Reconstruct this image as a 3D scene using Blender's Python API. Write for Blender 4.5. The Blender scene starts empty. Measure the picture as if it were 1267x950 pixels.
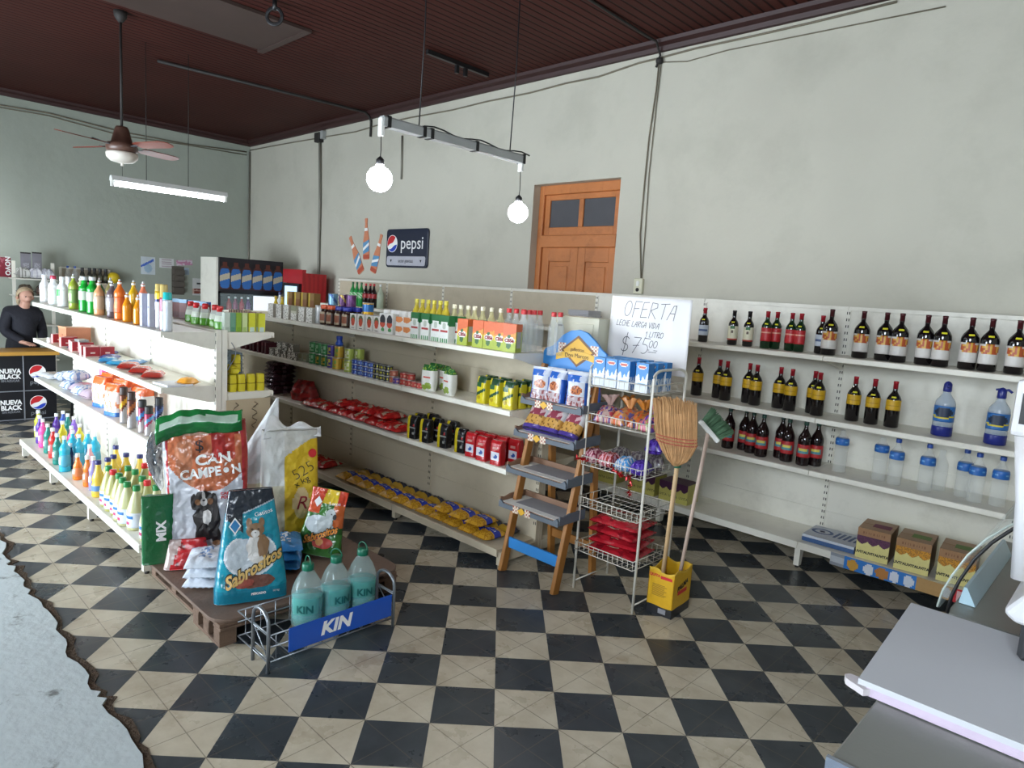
import bpy, bmesh, math, random, bisect
from mathutils import Vector, Matrix, noise
PI = math.pi
random.seed(7)
SC = bpy.context.scene
COL = SC.collection

WORLD_STRENGTH, EXPOSURE, BULB_W, TUBE_W, BULB_E, TUBE_E = 27.0, 0.0, 230.0, 25.0, 30.0, 20.0
# ------------------------------------------------------------------ camera
yaw, pitch, roll, FPX = 2.33504471e-02, 1.31512495e-01, 6.45570085e-02, 834.604573
T = 0.2828                                    # side of one checker square of the floor, metres
q2 = math.sqrt(.5)
M = Matrix(((q2, -q2, 0), (q2, q2, 0), (0, 0, 1)))
ca, sa, cb, sb, cc, sc_ = math.cos(yaw), math.sin(yaw), math.cos(pitch), math.sin(pitch), math.cos(roll), math.sin(roll)
Fv = Vector((cb*sa, cb*ca, -sb)); Rv = Vector((ca, -sa, 0)); Uv = Rv.cross(Fv)
Rv, Uv = Rv*cc+Uv*sc_, -Rv*sc_+Uv*cc
Rv, Uv, Fv = M @ Rv, M @ Uv, M @ Fv
C0 = (M @ Vector((-2.92398943e-01, -1.56657423e+01, 6.63763552e+00)))*T
CAM = Vector((0, 0, C0.z))
cam = bpy.data.cameras.new('camera'); cam_o = bpy.data.objects.new('camera', cam); COL.objects.link(cam_o)
cam.sensor_width = 36; cam.lens = FPX/1267*36; cam.clip_start = .02; cam.clip_end = 100
cam_o.matrix_world = Matrix.Translation(CAM) @ Matrix((Rv, Uv, -Fv)).transposed().to_4x4()
SC.camera = cam_o

def ray(x, y): return Fv + Rv*((x-633.5)/FPX) - Uv*((y-475)/FPX)
def onZ(x, y, z):
    d = ray(x, y); return CAM + d*((z-CAM.z)/d.z)
def onY(x, y, Y):
    d = ray(x, y); return CAM + d*(Y/d.y)
def onX(x, y, X):
    d = ray(x, y); return CAM + d*(X/d.x)
def Xat(px, Y, z):                            # where a column of the photo meets the line (any X, Y, z)
    k = (px-633.5)
    return -(Y*(FPX*Rv.y-k*Fv.y)+(z-CAM.z)*(FPX*Rv.z-k*Fv.z))/(FPX*Rv.x-k*Fv.x)
def Yat(px, X, z):
    k = (px-633.5)
    return -(X*(FPX*Rv.x-k*Fv.x)+(z-CAM.z)*(FPX*Rv.z-k*Fv.z))/(FPX*Rv.y-k*Fv.y)

# ------------------------------------------------------------------ colours and materials
def lin(c): return c/12.92 if c <= .04045 else ((c+.055)/1.055)**2.4
def hx(s, a=1.0):
    s = s.lstrip('#'); return tuple(lin(int(s[i:i+2], 16)/255) for i in (0, 2, 4))+(a,)
MATS = {}
def mat(name, color='#ffffff', rough=.5, metal=0, spec=.5, var=.12, scale=6, bump=0, bscale=60, alpha=1, trans=0, coat=0, emit=None, es=0, dirt=None, dirt_amt=.35, dscale=3):
    """A principled surface whose colour wanders a little with object-space noise."""
    if name in MATS: return MATS[name]
    m = bpy.data.materials.new(name); m.use_nodes = True
    nt = m.node_tree; b = nt.nodes['Principled BSDF']; L = nt.links.new
    b.inputs['Roughness'].default_value = rough; b.inputs['Metallic'].default_value = metal
    b.inputs['Specular IOR Level'].default_value = spec
    b.inputs['Alpha'].default_value = alpha; b.inputs['Transmission Weight'].default_value = trans
    b.inputs['Coat Weight'].default_value = coat
    c = hx(color) if isinstance(color, str) else color
    tc = nt.nodes.new('ShaderNodeTexCoord')
    nz = nt.nodes.new('ShaderNodeTexNoise'); nz.inputs['Scale'].default_value = scale; nz.inputs['Detail'].default_value = 5
    L(tc.outputs['Object'], nz.inputs['Vector'])
    mx = nt.nodes.new('ShaderNodeMix'); mx.data_type = 'RGBA'
    mx.inputs[6].default_value = tuple(min(1, v*(1+var)) for v in c[:3])+(1,)
    mx.inputs[7].default_value = tuple(v*(1-var) for v in c[:3])+(1,)
    L(nz.outputs['Fac'], mx.inputs[0])
    out = mx.outputs[2]
    if dirt:
        n2 = nt.nodes.new('ShaderNodeTexNoise'); n2.inputs['Scale'].default_value = dscale; n2.inputs['Detail'].default_value = 8; n2.inputs['Roughness'].default_value = .65
        L(tc.outputs['Object'], n2.inputs['Vector'])
        rp = nt.nodes.new('ShaderNodeValToRGB'); rp.color_ramp.elements[0].position = .5; rp.color_ramp.elements[1].position = .75
        rp.color_ramp.elements[1].color = (dirt_amt,)*3+(1,)
        L(n2.outputs['Fac'], rp.inputs[0])
        m2 = nt.nodes.new('ShaderNodeMix'); m2.data_type = 'RGBA'; m2.inputs[7].default_value = hx(dirt)
        L(rp.outputs[0], m2.inputs[0]); L(out, m2.inputs[6]); out = m2.outputs[2]
    L(out, b.inputs['Base Color'])
    if bump:
        n3 = nt.nodes.new('ShaderNodeTexNoise'); n3.inputs['Scale'].default_value = bscale; n3.inputs['Detail'].default_value = 4
        L(tc.outputs['Object'], n3.inputs['Vector'])
        bp = nt.nodes.new('ShaderNodeBump'); bp.inputs['Strength'].default_value = bump; bp.inputs['Distance'].default_value = .02
        L(n3.outputs['Fac'], bp.inputs['Height']); L(bp.outputs[0], b.inputs['Normal'])
    if emit:
        b.inputs['Emission Color'].default_value = hx(emit); b.inputs['Emission Strength'].default_value = es
    MATS[name] = m; return m
def printed(name, rough=.5, spec=.5, metal=0, alpha=1, bump=0, bscale=30, coat=0):
    """A printed surface: the print is a colour attribute, slightly mottled."""
    if name in MATS: return MATS[name]
    m = mat(name, '#ffffff', rough, metal, spec, 0, 40, bump, bscale, alpha, 0, coat)
    nt = m.node_tree; L = nt.links.new; b = nt.nodes['Principled BSDF']
    at = nt.nodes.new('ShaderNodeAttribute'); at.attribute_name = 'print'
    mx = [n for n in nt.nodes if n.type == 'MIX'][0]
    mm = nt.nodes.new('ShaderNodeMix'); mm.data_type = 'RGBA'; mm.blend_type = 'MULTIPLY'; mm.inputs[0].default_value = 1
    mx.inputs[6].default_value = (1, 1, 1, 1); mx.inputs[7].default_value = (.82, .82, .82, 1)
    L(mx.outputs[2], mm.inputs[6]); L(at.outputs['Color'], mm.inputs[7]); L(mm.outputs[2], b.inputs['Base Color'])
    return m
CARTON = printed('printed_carton', .45)
FILM = printed('printed_film', .22, .6, bump=.35, bscale=22)
LABEL = printed('printed_label', .4)
TIN = printed('printed_tin', .3, .5, .3)

# ------------------------------------------------------------------ mesh building
class MB:
    def __init__(s): s.v = []; s.f = []; s.m = []; s.c = []; s.sm = []; s.mi = 0; s.col = None; s.smooth = False
    def face(s, idx, col=None):
        s.f.append(tuple(idx)); s.m.append(s.mi); s.c.append(col or s.col or (1, 1, 1, 1)); s.sm.append(s.smooth)
    def box(s, x0, x1, y0, y1, z0, z1, tp=None):
        """tp: taper, the top face shrunk by (dx, dy) on each side"""
        b = len(s.v); dx, dy = tp or (0, 0)
        s.v += [(x0, y0, z0), (x1, y0, z0), (x1, y1, z0), (x0, y1, z0), (x0+dx, y0+dy, z1), (x1-dx, y0+dy, z1), (x1-dx, y1-dy, z1), (x0+dx, y1-dy, z1)]
        for q in ((3, 2, 1, 0), (4, 5, 6, 7), (0, 1, 5, 4), (1, 2, 6, 5), (2, 3, 7, 6), (3, 0, 4, 7)): s.face([b+i for i in q])
        return s
    def hexa(s, p):
        b = len(s.v); s.v += [tuple(q) for q in p]
        for q in ((3, 2, 1, 0), (4, 5, 6, 7), (0, 1, 5, 4), (1, 2, 6, 5), (2, 3, 7, 6), (3, 0, 4, 7)): s.face([b+i for i in q])
        return s
    def bar(s, a, b_, w, h, up=(0, 0, 1)):
        """a rectangular bar from a to b, w across, h along 'up'"""
        a, b_ = Vector(a), Vector(b_); d = (b_-a).normalized(); u = Vector(up); x = d.cross(u)
        if x.length < 1e-5: x = d.cross(Vector((0, 1, 0)))
        x.normalize(); u = x.cross(d).normalized(); x *= w/2; u *= h/2
        return s.hexa([a-x-u, a+x-u, a+x+u, a-x+u, b_-x-u, b_+x-u, b_+x+u, b_-x+u])
    def tube(s, pts, r, n=8, closed=False, rads=None):
        pts = [Vector(p) for p in pts]; N = len(pts); rings = []
        ref = Vector((.13, .31, .94)); sm = s.smooth; s.smooth = True
        for i, p in enumerate(pts):
            a = pts[(i-1) % N] if (i or closed) else p; c = pts[(i+1) % N] if (i < N-1 or closed) else p
            d = (c-a).normalized(); x = d.cross(ref)
            if x.length < 1e-4: x = d.cross(Vector((1, 0, 0)))
            x.normalize(); y = d.cross(x); rr = rads[i] if rads else r; b = len(s.v)
            for k in range(n):
                t = 2*PI*k/n; s.v.append(tuple(p+x*(rr*math.cos(t))+y*(rr*math.sin(t))))
            rings.append(b)
        for i in range(N if closed else N-1):
            a, b = rings[i], rings[(i+1) % N]
            for k in range(n): s.face((a+k, a+(k+1) % n, b+(k+1) % n, b+k))
        if not closed:
            s.face([rings[0]+k for k in reversed(range(n))]); s.face([rings[-1]+k for k in range(n)])
        s.smooth = sm; return s
    def lathe(s, prof, n=20, cx=0, cy=0, z=0, colf=None, a0=0, a1=2*PI, sx=1, sy=1):
        sm = s.smooth; s.smooth = True; full = abs(a1-a0-2*PI) < 1e-6; cols = n if full else n+1; rows = []
        for r, h in prof:
            b = len(s.v); rows.append(b)
            for k in range(cols):
                t = a0+(a1-a0)*k/n; s.v.append((cx+sx*r*math.cos(t), cy+sy*r*math.sin(t), z+h))
        for i in range(len(prof)-1):
            for k in range(n):
                k2 = (k+1) % cols; q = (rows[i]+k, rows[i]+k2, rows[i+1]+k2, rows[i+1]+k)
                s.face(q, colf((k+.5)/n, (prof[i][1]+prof[i+1][1])/2) if colf else None)
        if full and prof[0][0] > 1e-4: s.face([rows[0]+k for k in reversed(range(cols))], colf(.5, prof[0][1]) if colf else None)
        if full and prof[-1][0] > 1e-4: s.face([rows[-1]+k for k in range(cols)], colf(.5, prof[-1][1]) if colf else None)
        s.smooth = sm; return s
    def prism(s, poly, axis, a, b):
        """poly of 2-D points swept along an axis ('x': poly is (y,z); 'y': (x,z); 'z': (x,y)) from a to b"""
        f = {'x': lambda p, t: (t, p[0], p[1]), 'y': lambda p, t: (p[0], t, p[1]), 'z': lambda p, t: (p[0], p[1], t)}[axis]
        n = len(poly); o = len(s.v); s.v += [f(p, a) for p in poly]+[f(p, b) for p in poly]
        s.face(list(range(o, o+n))); s.face(list(range(o+2*n-1, o+n-1, -1)))
        for i in range(n): s.face((o+i, o+(i+1) % n, o+n+(i+1) % n, o+n+i))
        return s
    def grid(s, fn, nu, nv, colf=None, wrap=False):
        b = len(s.v); cu = nu if wrap else nu+1
        for j in range(nv+1):
            for i in range(cu): s.v.append(tuple(fn(i/nu, j/nv)))
        for j in range(nv):
            for i in range(nu):
                i2 = (i+1) % cu
                s.face((b+j*cu+i, b+j*cu+i2, b+(j+1)*cu+i2, b+(j+1)*cu+i), colf((i+.5)/nu, (j+.5)/nv) if colf else None)
        return s
    def build(s, name, mats, parent=None, bevel=0, seg=1, loc=None, rz=0, fix=True):
        me = bpy.data.meshes.new(name); me.from_pydata(s.v, [], s.f)
        for m_ in (mats if isinstance(mats, (list, tuple)) else [mats]): me.materials.append(m_)
        me.polygons.foreach_set('material_index', s.m); me.polygons.foreach_set('use_smooth', s.sm)
        at = me.color_attributes.new('print', 'FLOAT_COLOR', 'CORNER'); buf = []
        for p, c in zip(me.polygons, s.c): buf += list(c)*p.loop_total
        at.data.foreach_set('color', buf)
        if fix or bevel:
            bm = bmesh.new(); bm.from_mesh(me)
            if fix: bmesh.ops.recalc_face_normals(bm, faces=bm.faces)
            if bevel:
                e = [e for e in bm.edges if len(e.link_faces) == 2 and e.calc_face_angle(0) > .6]
                bmesh.ops.bevel(bm, geom=e, offset=bevel, segments=seg, affect='EDGES', profile=.6, clamp_overlap=True)
            bm.to_mesh(me); bm.free()
        me.update()
        o = bpy.data.objects.new(name, me); COL.objects.link(o)
        if parent is not None: o.parent = parent
        if loc is not None: o.location = loc
        if rz: o.rotation_euler.z = rz
        return o
def empty(name, loc=(0, 0, 0), rz=0):
    o = bpy.data.objects.new(name, None); COL.objects.link(o); o.location = loc; o.rotation_euler.z = rz; o.empty_display_size = .05; return o
def tag(o, label, cat, group=None, kind=None):
    if label: o['label'] = label
    if cat: o['category'] = cat
    if group: o['group'] = group
    if kind: o['kind'] = kind
    return o
def struct(o): o['kind'] = 'structure'; return o
KIDS = {}
def kids(o):
    return [c for c in o.children]
def copy_tree(o, parent=None):
    c = o.copy(); COL.objects.link(c)
    if parent is not None: c.parent = parent
    for ch in o.children: copy_tree(ch, c)
    return c
PROTO = {}
def put(key, builder, loc, rz=0, label=None, cat=None, group=None, rot=None, scale=None):
    """build a product once, then copy it with its parts"""
    if key in PROTO: o = copy_tree(PROTO[key])
    else: o = builder(); PROTO[key] = o
    o.location = loc; o.rotation_euler = rot if rot else (0, 0, rz)
    if scale: o.scale = scale if isinstance(scale, tuple) else (scale,)*3
    elif key in PROTO: o.scale = (1, 1, 1)
    for k in ('label', 'category', 'group'):
        if k in o: del o[k]
    return tag(o, label, cat, group)
ORD = 'zeroth first second third fourth fifth sixth seventh eighth ninth tenth eleventh twelfth thirteenth fourteenth fifteenth sixteenth seventeenth eighteenth nineteenth twentieth'.split()
def orl(i, n):
    """ordinal from the left in a row of n"""
    if n == 1: return 'lone'
    return 'leftmost' if i == 0 else 'rightmost' if i == n-1 else ORD[i+1]+'-from-left'

# lettering: glyph outlines as real, thin geometry
def glyphs(txt, size, shear=0, font=None, spacing=1, bold=0):
    cu = bpy.data.curves.new('lettering', 'FONT'); cu.body = txt; cu.size = size; cu.align_x = 'CENTER'; cu.align_y = 'CENTER'
    cu.shear = shear; cu.space_character = spacing; cu.offset = bold; cu.resolution_u = 3
    o = bpy.data.objects.new('lettering', cu); COL.objects.link(o)
    dg = bpy.context.evaluated_depsgraph_get(); me = bpy.data.meshes.new_from_object(o.evaluated_get(dg))
    v = [tuple(p.co) for p in me.vertices]; f = [tuple(p.vertices) for p in me.polygons]
    bpy.data.objects.remove(o); bpy.data.curves.remove(cu); bpy.data.meshes.remove(me); return v, f
def letter(parent, txt, size, mapf, m, name='lettering', shear=0, spacing=1, bold=0, sxy=(1, 1)):
    """mapf takes flat (x, y) of the lettering to a point on the thing"""
    v, f = glyphs(txt, size, shear, None, spacing, bold); b = MB()
    b.v = [tuple(mapf(p[0]*sxy[0], p[1]*sxy[1])) for p in v]
    for q in f: b.face(q)
    return b.build(name, m, parent, fix=False)
def flatY(x, y, z): return lambda a, b: (x+a, y, z+b)          # on a face that looks towards -Y
def flatX(x, y, z): return lambda a, b: (x, y+a, z+b)          # on a face that looks towards +X
def wrap_at(r, ang, z): return lambda a, b: (r*math.cos(ang+a/r), r*math.sin(ang+a/r), z+b)

INK = mat('black_ink', '#1c1c20', .6); WHITEINK = mat('white_ink', '#f2f2f0', .5); REDINK = mat('red_ink', '#c3262c', .5)
BLUEINK = mat('blue_ink', '#2343b8', .5); GREENINK = mat('green_ink', '#1f7a3a', .5); YELINK = mat('yellow_ink', '#f0c020', .5); GOLDINK = mat('tan_ink', '#d9b46a', .5)
# ------------------------------------------------------------------ the room
WY, WX, CZ, FY, RX = 5.62, -12.2, 4.28, -2.3, 3.2
def floor_mat():
    m = bpy.data.materials.new('checker_tiles'); m.use_nodes = True; nt = m.node_tree; L = nt.links.new; b = nt.nodes['Principled BSDF']
    N = nt.nodes.new
    geo = N('ShaderNodeNewGeometry')
    def dot(vec, c):
        d = N('ShaderNodeVectorMath'); d.operation = 'DOT_PRODUCT'; L(geo.outputs['Position'], d.inputs[0]); d.inputs[1].default_value = vec
        a = N('ShaderNodeMath'); a.operation = 'ADD'; L(d.outputs['Value'], a.inputs[0]); a.inputs[1].default_value = c; return a.outputs[0]
    Mi = M.transposed(); c = Mi @ C0
    tx = dot((Mi[0][0]/T, Mi[0][1]/T, 0), c.x/T+200); ty = dot((Mi[1][0]/T, Mi[1][1]/T, 0), c.y/T+200)
    cm = N('ShaderNodeCombineXYZ'); L(tx, cm.inputs[0]); L(ty, cm.inputs[1]); cm.inputs[2].default_value = .5
    ck = N('ShaderNodeTexChecker'); ck.inputs['Scale'].default_value = 1; L(cm.outputs[0], ck.inputs['Vector'])
    def noise_(s, det=6, rough=.6):
        n = N('ShaderNodeTexNoise'); n.inputs['Scale'].default_value = s; n.inputs['Detail'].default_value = det; n.inputs['Roughness'].default_value = rough
        L(geo.outputs['Position'], n.inputs['Vector']); return n.outputs['Fac']
    def ramp(inp, p0, p1, c0=(0, 0, 0, 1), c1=(1, 1, 1, 1)):
        r = N('ShaderNodeValToRGB'); r.color_ramp.elements[0].position = p0; r.color_ramp.elements[1].position = p1
        r.color_ramp.elements[0].color = c0; r.color_ramp.elements[1].color = c1; L(inp, r.inputs[0]); return r.outputs[0]
    def mix(f, a, b_, mode='MIX'):
        x = N('ShaderNodeMix'); x.data_type = 'RGBA'; x.blend_type = mode
        if isinstance(f, float): x.inputs[0].default_value = f
        else: L(f, x.inputs[0])
        for i, v in ((6, a), (7, b_)):
            if isinstance(v, tuple): x.inputs[i].default_value = v
            else: L(v, x.inputs[i])
        return x.outputs[2]
    light = mix(ramp(noise_(5), .35, .7), hx('#c6bda9'), hx('#aea38d'))
    light = mix(ramp(noise_(1.7, 8, .7), .52, .72, (0, 0, 0, 1), (.75, .75, .75, 1)), light, hx('#94836c'))
    dark = mix(ramp(noise_(7), .35, .7), hx('#3d4348'), hx('#2f353a'))
    dark = mix(ramp(noise_(2.3, 3, .45), .55, .75, (0, 0, 0, 1), (.5, .5, .5, 1)), dark, hx('#5c5e5d'))
    # which cells are dark: the checker's two inputs
    L(ck.outputs['Fac'], (col := N('ShaderNodeMix')).inputs[0]); col.data_type = 'RGBA'
    L(light, col.inputs[6]); L(dark, col.inputs[7])
    # the joints run square to the walls, through the corners and the middles of the squares
    def joint(axis):
        v = (1, 0, 0) if axis == 0 else (0, 1, 0); s = T*q2
        d = dot(v, (C0.x if axis == 0 else C0.y)+100*s)
        w = N('ShaderNodeMath'); w.operation = 'PINGPONG'; L(d, w.inputs[0]); w.inputs[1].default_value = s/2
        lt = N('ShaderNodeMath'); lt.operation = 'LESS_THAN'; L(w.outputs[0], lt.inputs[0]); lt.inputs[1].default_value = .0022; return lt.outputs[0]
    jj = N('ShaderNodeMath'); jj.operation = 'MAXIMUM'; L(joint(0), jj.inputs[0]); L(joint(1), jj.inputs[1])
    jf = N('ShaderNodeMath'); jf.operation = 'MULTIPLY'; L(jj.outputs[0], jf.inputs[0]); L(ramp(noise_(3), .3, .7, (.45,)*3+(1,), (.85,)*3+(1,)), jf.inputs[1])
    out = mix(jf.outputs[0], col.outputs[2], hx('#5f574c'))
    L(out, b.inputs['Base Color'])
    L(ramp(noise_(4), .3, .8, (.22,)*3+(1,), (.42,)*3+(1,)), b.inputs['Roughness'])
    b.inputs['Specular IOR Level'].default_value = .4
    bp = N('ShaderNodeBump'); bp.inputs['Strength'].default_value = .08; L(noise_(2.2, 3), bp.inputs['Height']); L(bp.outputs[0], b.inputs['Normal'])
    return m
struct(MB().box(WX-.3, RX+.3, FY-.3, WY+.3, -.1, 0).build('floor', floor_mat()))
# painted concrete strip with a broken edge along the tiles
strip = MB(); random.seed(3); edge = []
x = WX
while x < RX:
    edge.append((x, .80+.05*noise.noise(Vector((x*2.1, 0, 0)))+random.uniform(-.018, .018))); x += random.uniform(.03, .09)
edge.append((RX, .8))
strip.prism([(WX, FY), (RX, FY)]+edge[::-1], 'z', .0005, .014)
conc = mat('painted_concrete', '#b9c2c4', .5, var=.08, scale=9, bump=.2, bscale=25, dirt='#33302c', dirt_amt=.75, dscale=5)
nt = conc.node_tree
r_ = [n for n in nt.nodes if n.type == 'VALTORGB'][0]; r_.color_ramp.elements[0].position = .60; r_.color_ramp.elements[1].position = .68
struct(strip.build('floor_concrete', conc))
grime = MB(); prof = []
random.seed(5)
grime.prism([(a, b-.03) for a, b in edge]+[(a, b+.018+random.uniform(0, .03)) for a, b in edge][::-1], 'z', .0003, .005)
struct(grime.build('floor_seam', mat('crumbled_mortar', '#4a3a2b', .95, var=.5, scale=30, bump=.8, bscale=70)))

WALL = mat('lime_washed_wall', '#c1beb0', .85, var=.06, scale=2.2, bump=.25, bscale=9, dirt='#8f8f80', dirt_amt=.28, dscale=1.4)
# wall_back with the door recess
DX0, DX1, DZ = -5.22, -4.06, 3.09
DR = .16
b = MB()
for x0, x1, z0, z1 in ((WX-.3, DX0-.0, 0, CZ+.1), (DX1, RX+.3, 0, CZ+.1), (DX0, DX1, DZ, CZ+.1)): b.box(x0, x1, WY, WY+.3, z0, z1)
struct(b.build('wall_back', WALL))
struct(MB().box(WX-.3, WX, FY-.3, WY, 0, CZ+.1).build('wall_left', mat('green_grey_wall', '#a3a99d', .85, var=.06, scale=2.2, bump=.25, bscale=9, dirt='#85887c', dirt_amt=.25, dscale=1.4)))  # greener paint; the dimmer light at this end is put into its colour too
struct(MB().box(RX, RX+.3, FY-.3, WY, 0, CZ+.1).build('wall_right', WALL))
# wall_front, behind the camera: three unseen openings, guessed and sized for their daylight
OPEN = [(-8.5, -7.0, 0, 2.25), (-6.3, -4.6, 0, 2.25), (-.9, 1.6, 2.0, 3.6)]
b = MB(); xs = [WX-.3]+[v for o in OPEN for v in o[:2]]+[RX+.3]
for i in range(0, len(xs), 2): b.box(xs[i], xs[i+1], FY-.3, FY, 0, CZ+.1)
for x0, x1, z0, z1 in OPEN:
    b.box(x0, x1, FY-.3, FY, z1, CZ+.1)
    if z0 > 0: b.box(x0, x1, FY-.3, FY, 0, z0)
struct(b.build('wall_front', WALL))
# ceiling: narrow varnished boards
def ceil_mat():
    m = mat('varnished_boards', '#43201b', .65, var=.3, scale=1.3, spec=.12)
    nt = m.node_tree; L = nt.links.new; N = nt.nodes.new; b = nt.nodes['Principled BSDF']
    geo = N('ShaderNodeNewGeometry'); sp = N('ShaderNodeSeparateXYZ'); L(geo.outputs['Position'], sp.inputs[0])
    w = N('ShaderNodeMath'); w.operation = 'PINGPONG'; w.inputs[1].default_value = .045; L(sp.outputs['X'], w.inputs[0])
    r = N('ShaderNodeValToRGB'); r.color_ramp.elements[0].position = .004; r.color_ramp.elements[1].position = .014; r.color_ramp.elements[0].color = (.18, .18, .18, 1)
    L(w.outputs[0], r.inputs[0])
    mx = N('ShaderNodeMix'); mx.data_type = 'RGBA'; mx.blend_type = 'MULTIPLY'; mx.inputs[0].default_value = 1
    src = b.inputs['Base Color'].links[0].from_socket
    L(src, mx.inputs[6]); L(r.outputs[0], mx.inputs[7]); L(mx.outputs[2], b.inputs['Base Color'])
    bp = N('ShaderNodeBump'); bp.inputs['Strength'].default_value = .5; bp.inputs['Distance'].default_value = .01; L(r.outputs[0], bp.inputs['Height']); L(bp.outputs[0], b.inputs['Normal'])
    return m
struct(MB().box(WX-.3, RX+.3, FY-.3, WY+.3, CZ, CZ+.1).build('ceiling', ceil_mat()))
VARN = mat('dark_red_varnish', '#341a19', .55, var=.25, scale=4)
for nm, poly, ax, a, c_ in (('trim_1', [(WY, CZ), (WY, CZ-.09), (WY-.03, CZ-.085), (WY-.045, CZ-.05), (WY-.09, CZ-.03), (WY-.1, CZ)], 'x', WX, RX),
                            ('trim_2', [(WX, CZ), (WX, CZ-.09), (WX+.03, CZ-.085), (WX+.045, CZ-.05), (WX+.09, CZ-.03), (WX+.1, CZ)], 'y', FY, WY)):
    struct(MB().prism(poly, ax, a, c_).build(nm, VARN))
# grey hatch in the ceiling
p1, p2 = onZ(375, 36, CZ), onZ(445, 4, CZ)
hb = MB(); hb.box(p1.x-.9, p1.x, p1.y-1.5, p1.y, CZ-.02, CZ-.002)
hb.box(p1.x-.96, p1.x+.06, p1.y, p1.y+.06, CZ-.03, CZ-.001); hb.box(p1.x, p1.x+.06, p1.y-1.5, p1.y, CZ-.03, CZ-.001)
struct(hb.build('trim_3', mat('grey_hatch_boards', '#43332e', .6, var=.2, scale=3)))

# ------------------------------------------------------------------ the door in the back wall
d = empty('door_1', (0, 0, 0)); struct(d)
WOOD = mat('orange_varnished_wood', '#bb7440', .45, var=.22, scale=3.5, bump=.15, bscale=30, dirt='#7a451f', dirt_amt=.5, dscale=6)
DY = WY+.13
fr = MB(); fw = .07
fr.box(DX0, DX0+fw, DY-.03, DY+.1, 0, DZ); fr.box(DX1-fw, DX1, DY-.03, DY+.1, 0, DZ); fr.box(DX0+fw, DX1-fw, DY-.03, DY+.1, DZ-.1, DZ)
zt = 2.44
fr.box(DX0+fw, DX1-fw, DY-.045, DY+.1, zt-.02, zt+.11)
fr.build('door_frame', WOOD, d, bevel=.006)
tr = MB(); z0, z1 = zt+.11, DZ-.1; a0, a1 = DX0+fw, DX1-fw
tr.box(a0, a0+.07, DY, DY+.05, z0, z1); tr.box(a1-.07, a1, DY, DY+.05, z0, z1); mid = (a0+a1)/2
tr.box(mid-.03, mid+.03, DY, DY+.05, z0+.09, z1-.06); tr.box(a0+.07, a1-.07, DY, DY+.05, z0, z0+.09); tr.box(a0+.07, a1-.07, DY, DY+.05, z1-.06, z1)
trf = tr.build('transom_sash', WOOD, d, bevel=.004)
g = MB(); g.box(a0+.07, a1-.07, DY+.02, DY+.025, z0+.09, z1-.06)
g.build('transom_pane', mat('dusty_dark_glass', '#4a4a4e', .6, spec=.5, var=.15), trf)
for s in (0, 1):
    l0, l1 = (a0, mid-.002) if s == 0 else (mid+.002, a1)
    lf = MB(); lf.box(l0, l0+.1, DY, DY+.045, .01, zt-.02); lf.box(l1-.1, l1, DY, DY+.045, .01, zt-.02)
    for za, zb in ((.01, .2), (.95, 1.1), (zt-.17, zt-.02)): lf.box(l0+.1, l1-.1, DY, DY+.045, za, zb)
    for za, zb in ((.2, .95), (1.1, zt-.17)):
        lf.box(l0+.1, l1-.1, DY+.018, DY+.03, za, zb); lf.box(l0+.14, l1-.14, DY+.006, DY+.02, za+.05, zb-.05, )
    lf.build('door_leaf', WOOD, d, bevel=.004)
rb = MB(); rb.box(DX0-.1, DX1+.1, DY+.1, DY+.17, 0, DZ+.05); struct(rb.build('wall_behind_door', mat('dark_room_beyond', '#26241f', .9)))

# ------------------------------------------------------------------ daylight through the guessed openings
w = bpy.data.worlds.new('world'); SC.world = w; w.use_nodes = True
bg = w.node_tree.nodes['Background']; bg.inputs['Color'].default_value = (.80, .90, 1.0, 1); bg.inputs['Strength'].default_value = WORLD_STRENGTH
for x0, x1, z0, z1 in OPEN:
    l = bpy.data.lights.new('daylight_portal', 'AREA'); l.shape = 'RECTANGLE'; l.size = x1-x0; l.size_y = z1-z0; l.cycles.is_portal = True
    o = bpy.data.objects.new('daylight_portal', l); COL.objects.link(o); o.location = ((x0+x1)/2, FY-.15, (z0+z1)/2); o.rotation_euler = (PI/2, 0, 0)
SC.view_settings.view_transform = 'Standard'; SC.view_settings.look = 'None'; SC.view_settings.exposure = EXPOSURE; SC.view_settings.gamma = 1
SC.view_settings.use_curve_mapping = False
SC.cycles.use_denoising = True
try: SC.cycles.denoiser = 'OPENIMAGEDENOISE'
except Exception: pass
SC.cycles.max_bounces = 8; SC.cycles.diffuse_bounces = 5; SC.cycles.glossy_bounces = 3; SC.cycles.transparent_max_bounces = 12; SC.cycles.transmission_bounces = 4
SC.cycles.caustics_reflective = False; SC.cycles.caustics_refractive = False; SC.cycles.sample_clamp_indirect = 6
# ------------------------------------------------------------------ lamps, fan, cables
STEEL = mat('grey_enamel', '#a9acab', .4, .2); BLACK = mat('black_plastic', '#18181a', .45); WHITEP = mat('white_plastic', '#e4e4df', .4)
DULL = mat('dull_dark_metal', '#2c2927', .7, .1); GALV = mat('galvanised_steel', '#8b9197', .35, .7)
BULB = mat('lit_bulb', '#ffffff', .3, emit='#f4f8ff', es=BULB_E); TUBE = mat('lit_tube', '#ffffff', .3, emit='#f2f8ff', es=TUBE_E)
XF, ZF = -3.45, 2.83
ya, yb = onX(472, 155, XF).y, onX(645, 198, XF).y
t = empty('lamp_bar', (XF, (ya+yb)/2, ZF)); tag(t, 'grey tube-light batten hung on wires, re-used to carry two bare bulbs', 'light fixture')
L_ = yb-ya
b = MB(); b.prism([(-.03, -.028), (.03, -.028), (.03, .02), (.02, .03), (-.02, .03), (-.03, .02)], 'y', -L_/2, L_/2); b.build('batten', STEEL, t)
for s in (-1, 1):
    b = MB(); b.box(-.02, .02, s*L_/2-.012, s*L_/2+.012, -.085, .02); b.build('lamp_holder', WHITEP, t, bevel=.003)
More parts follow.
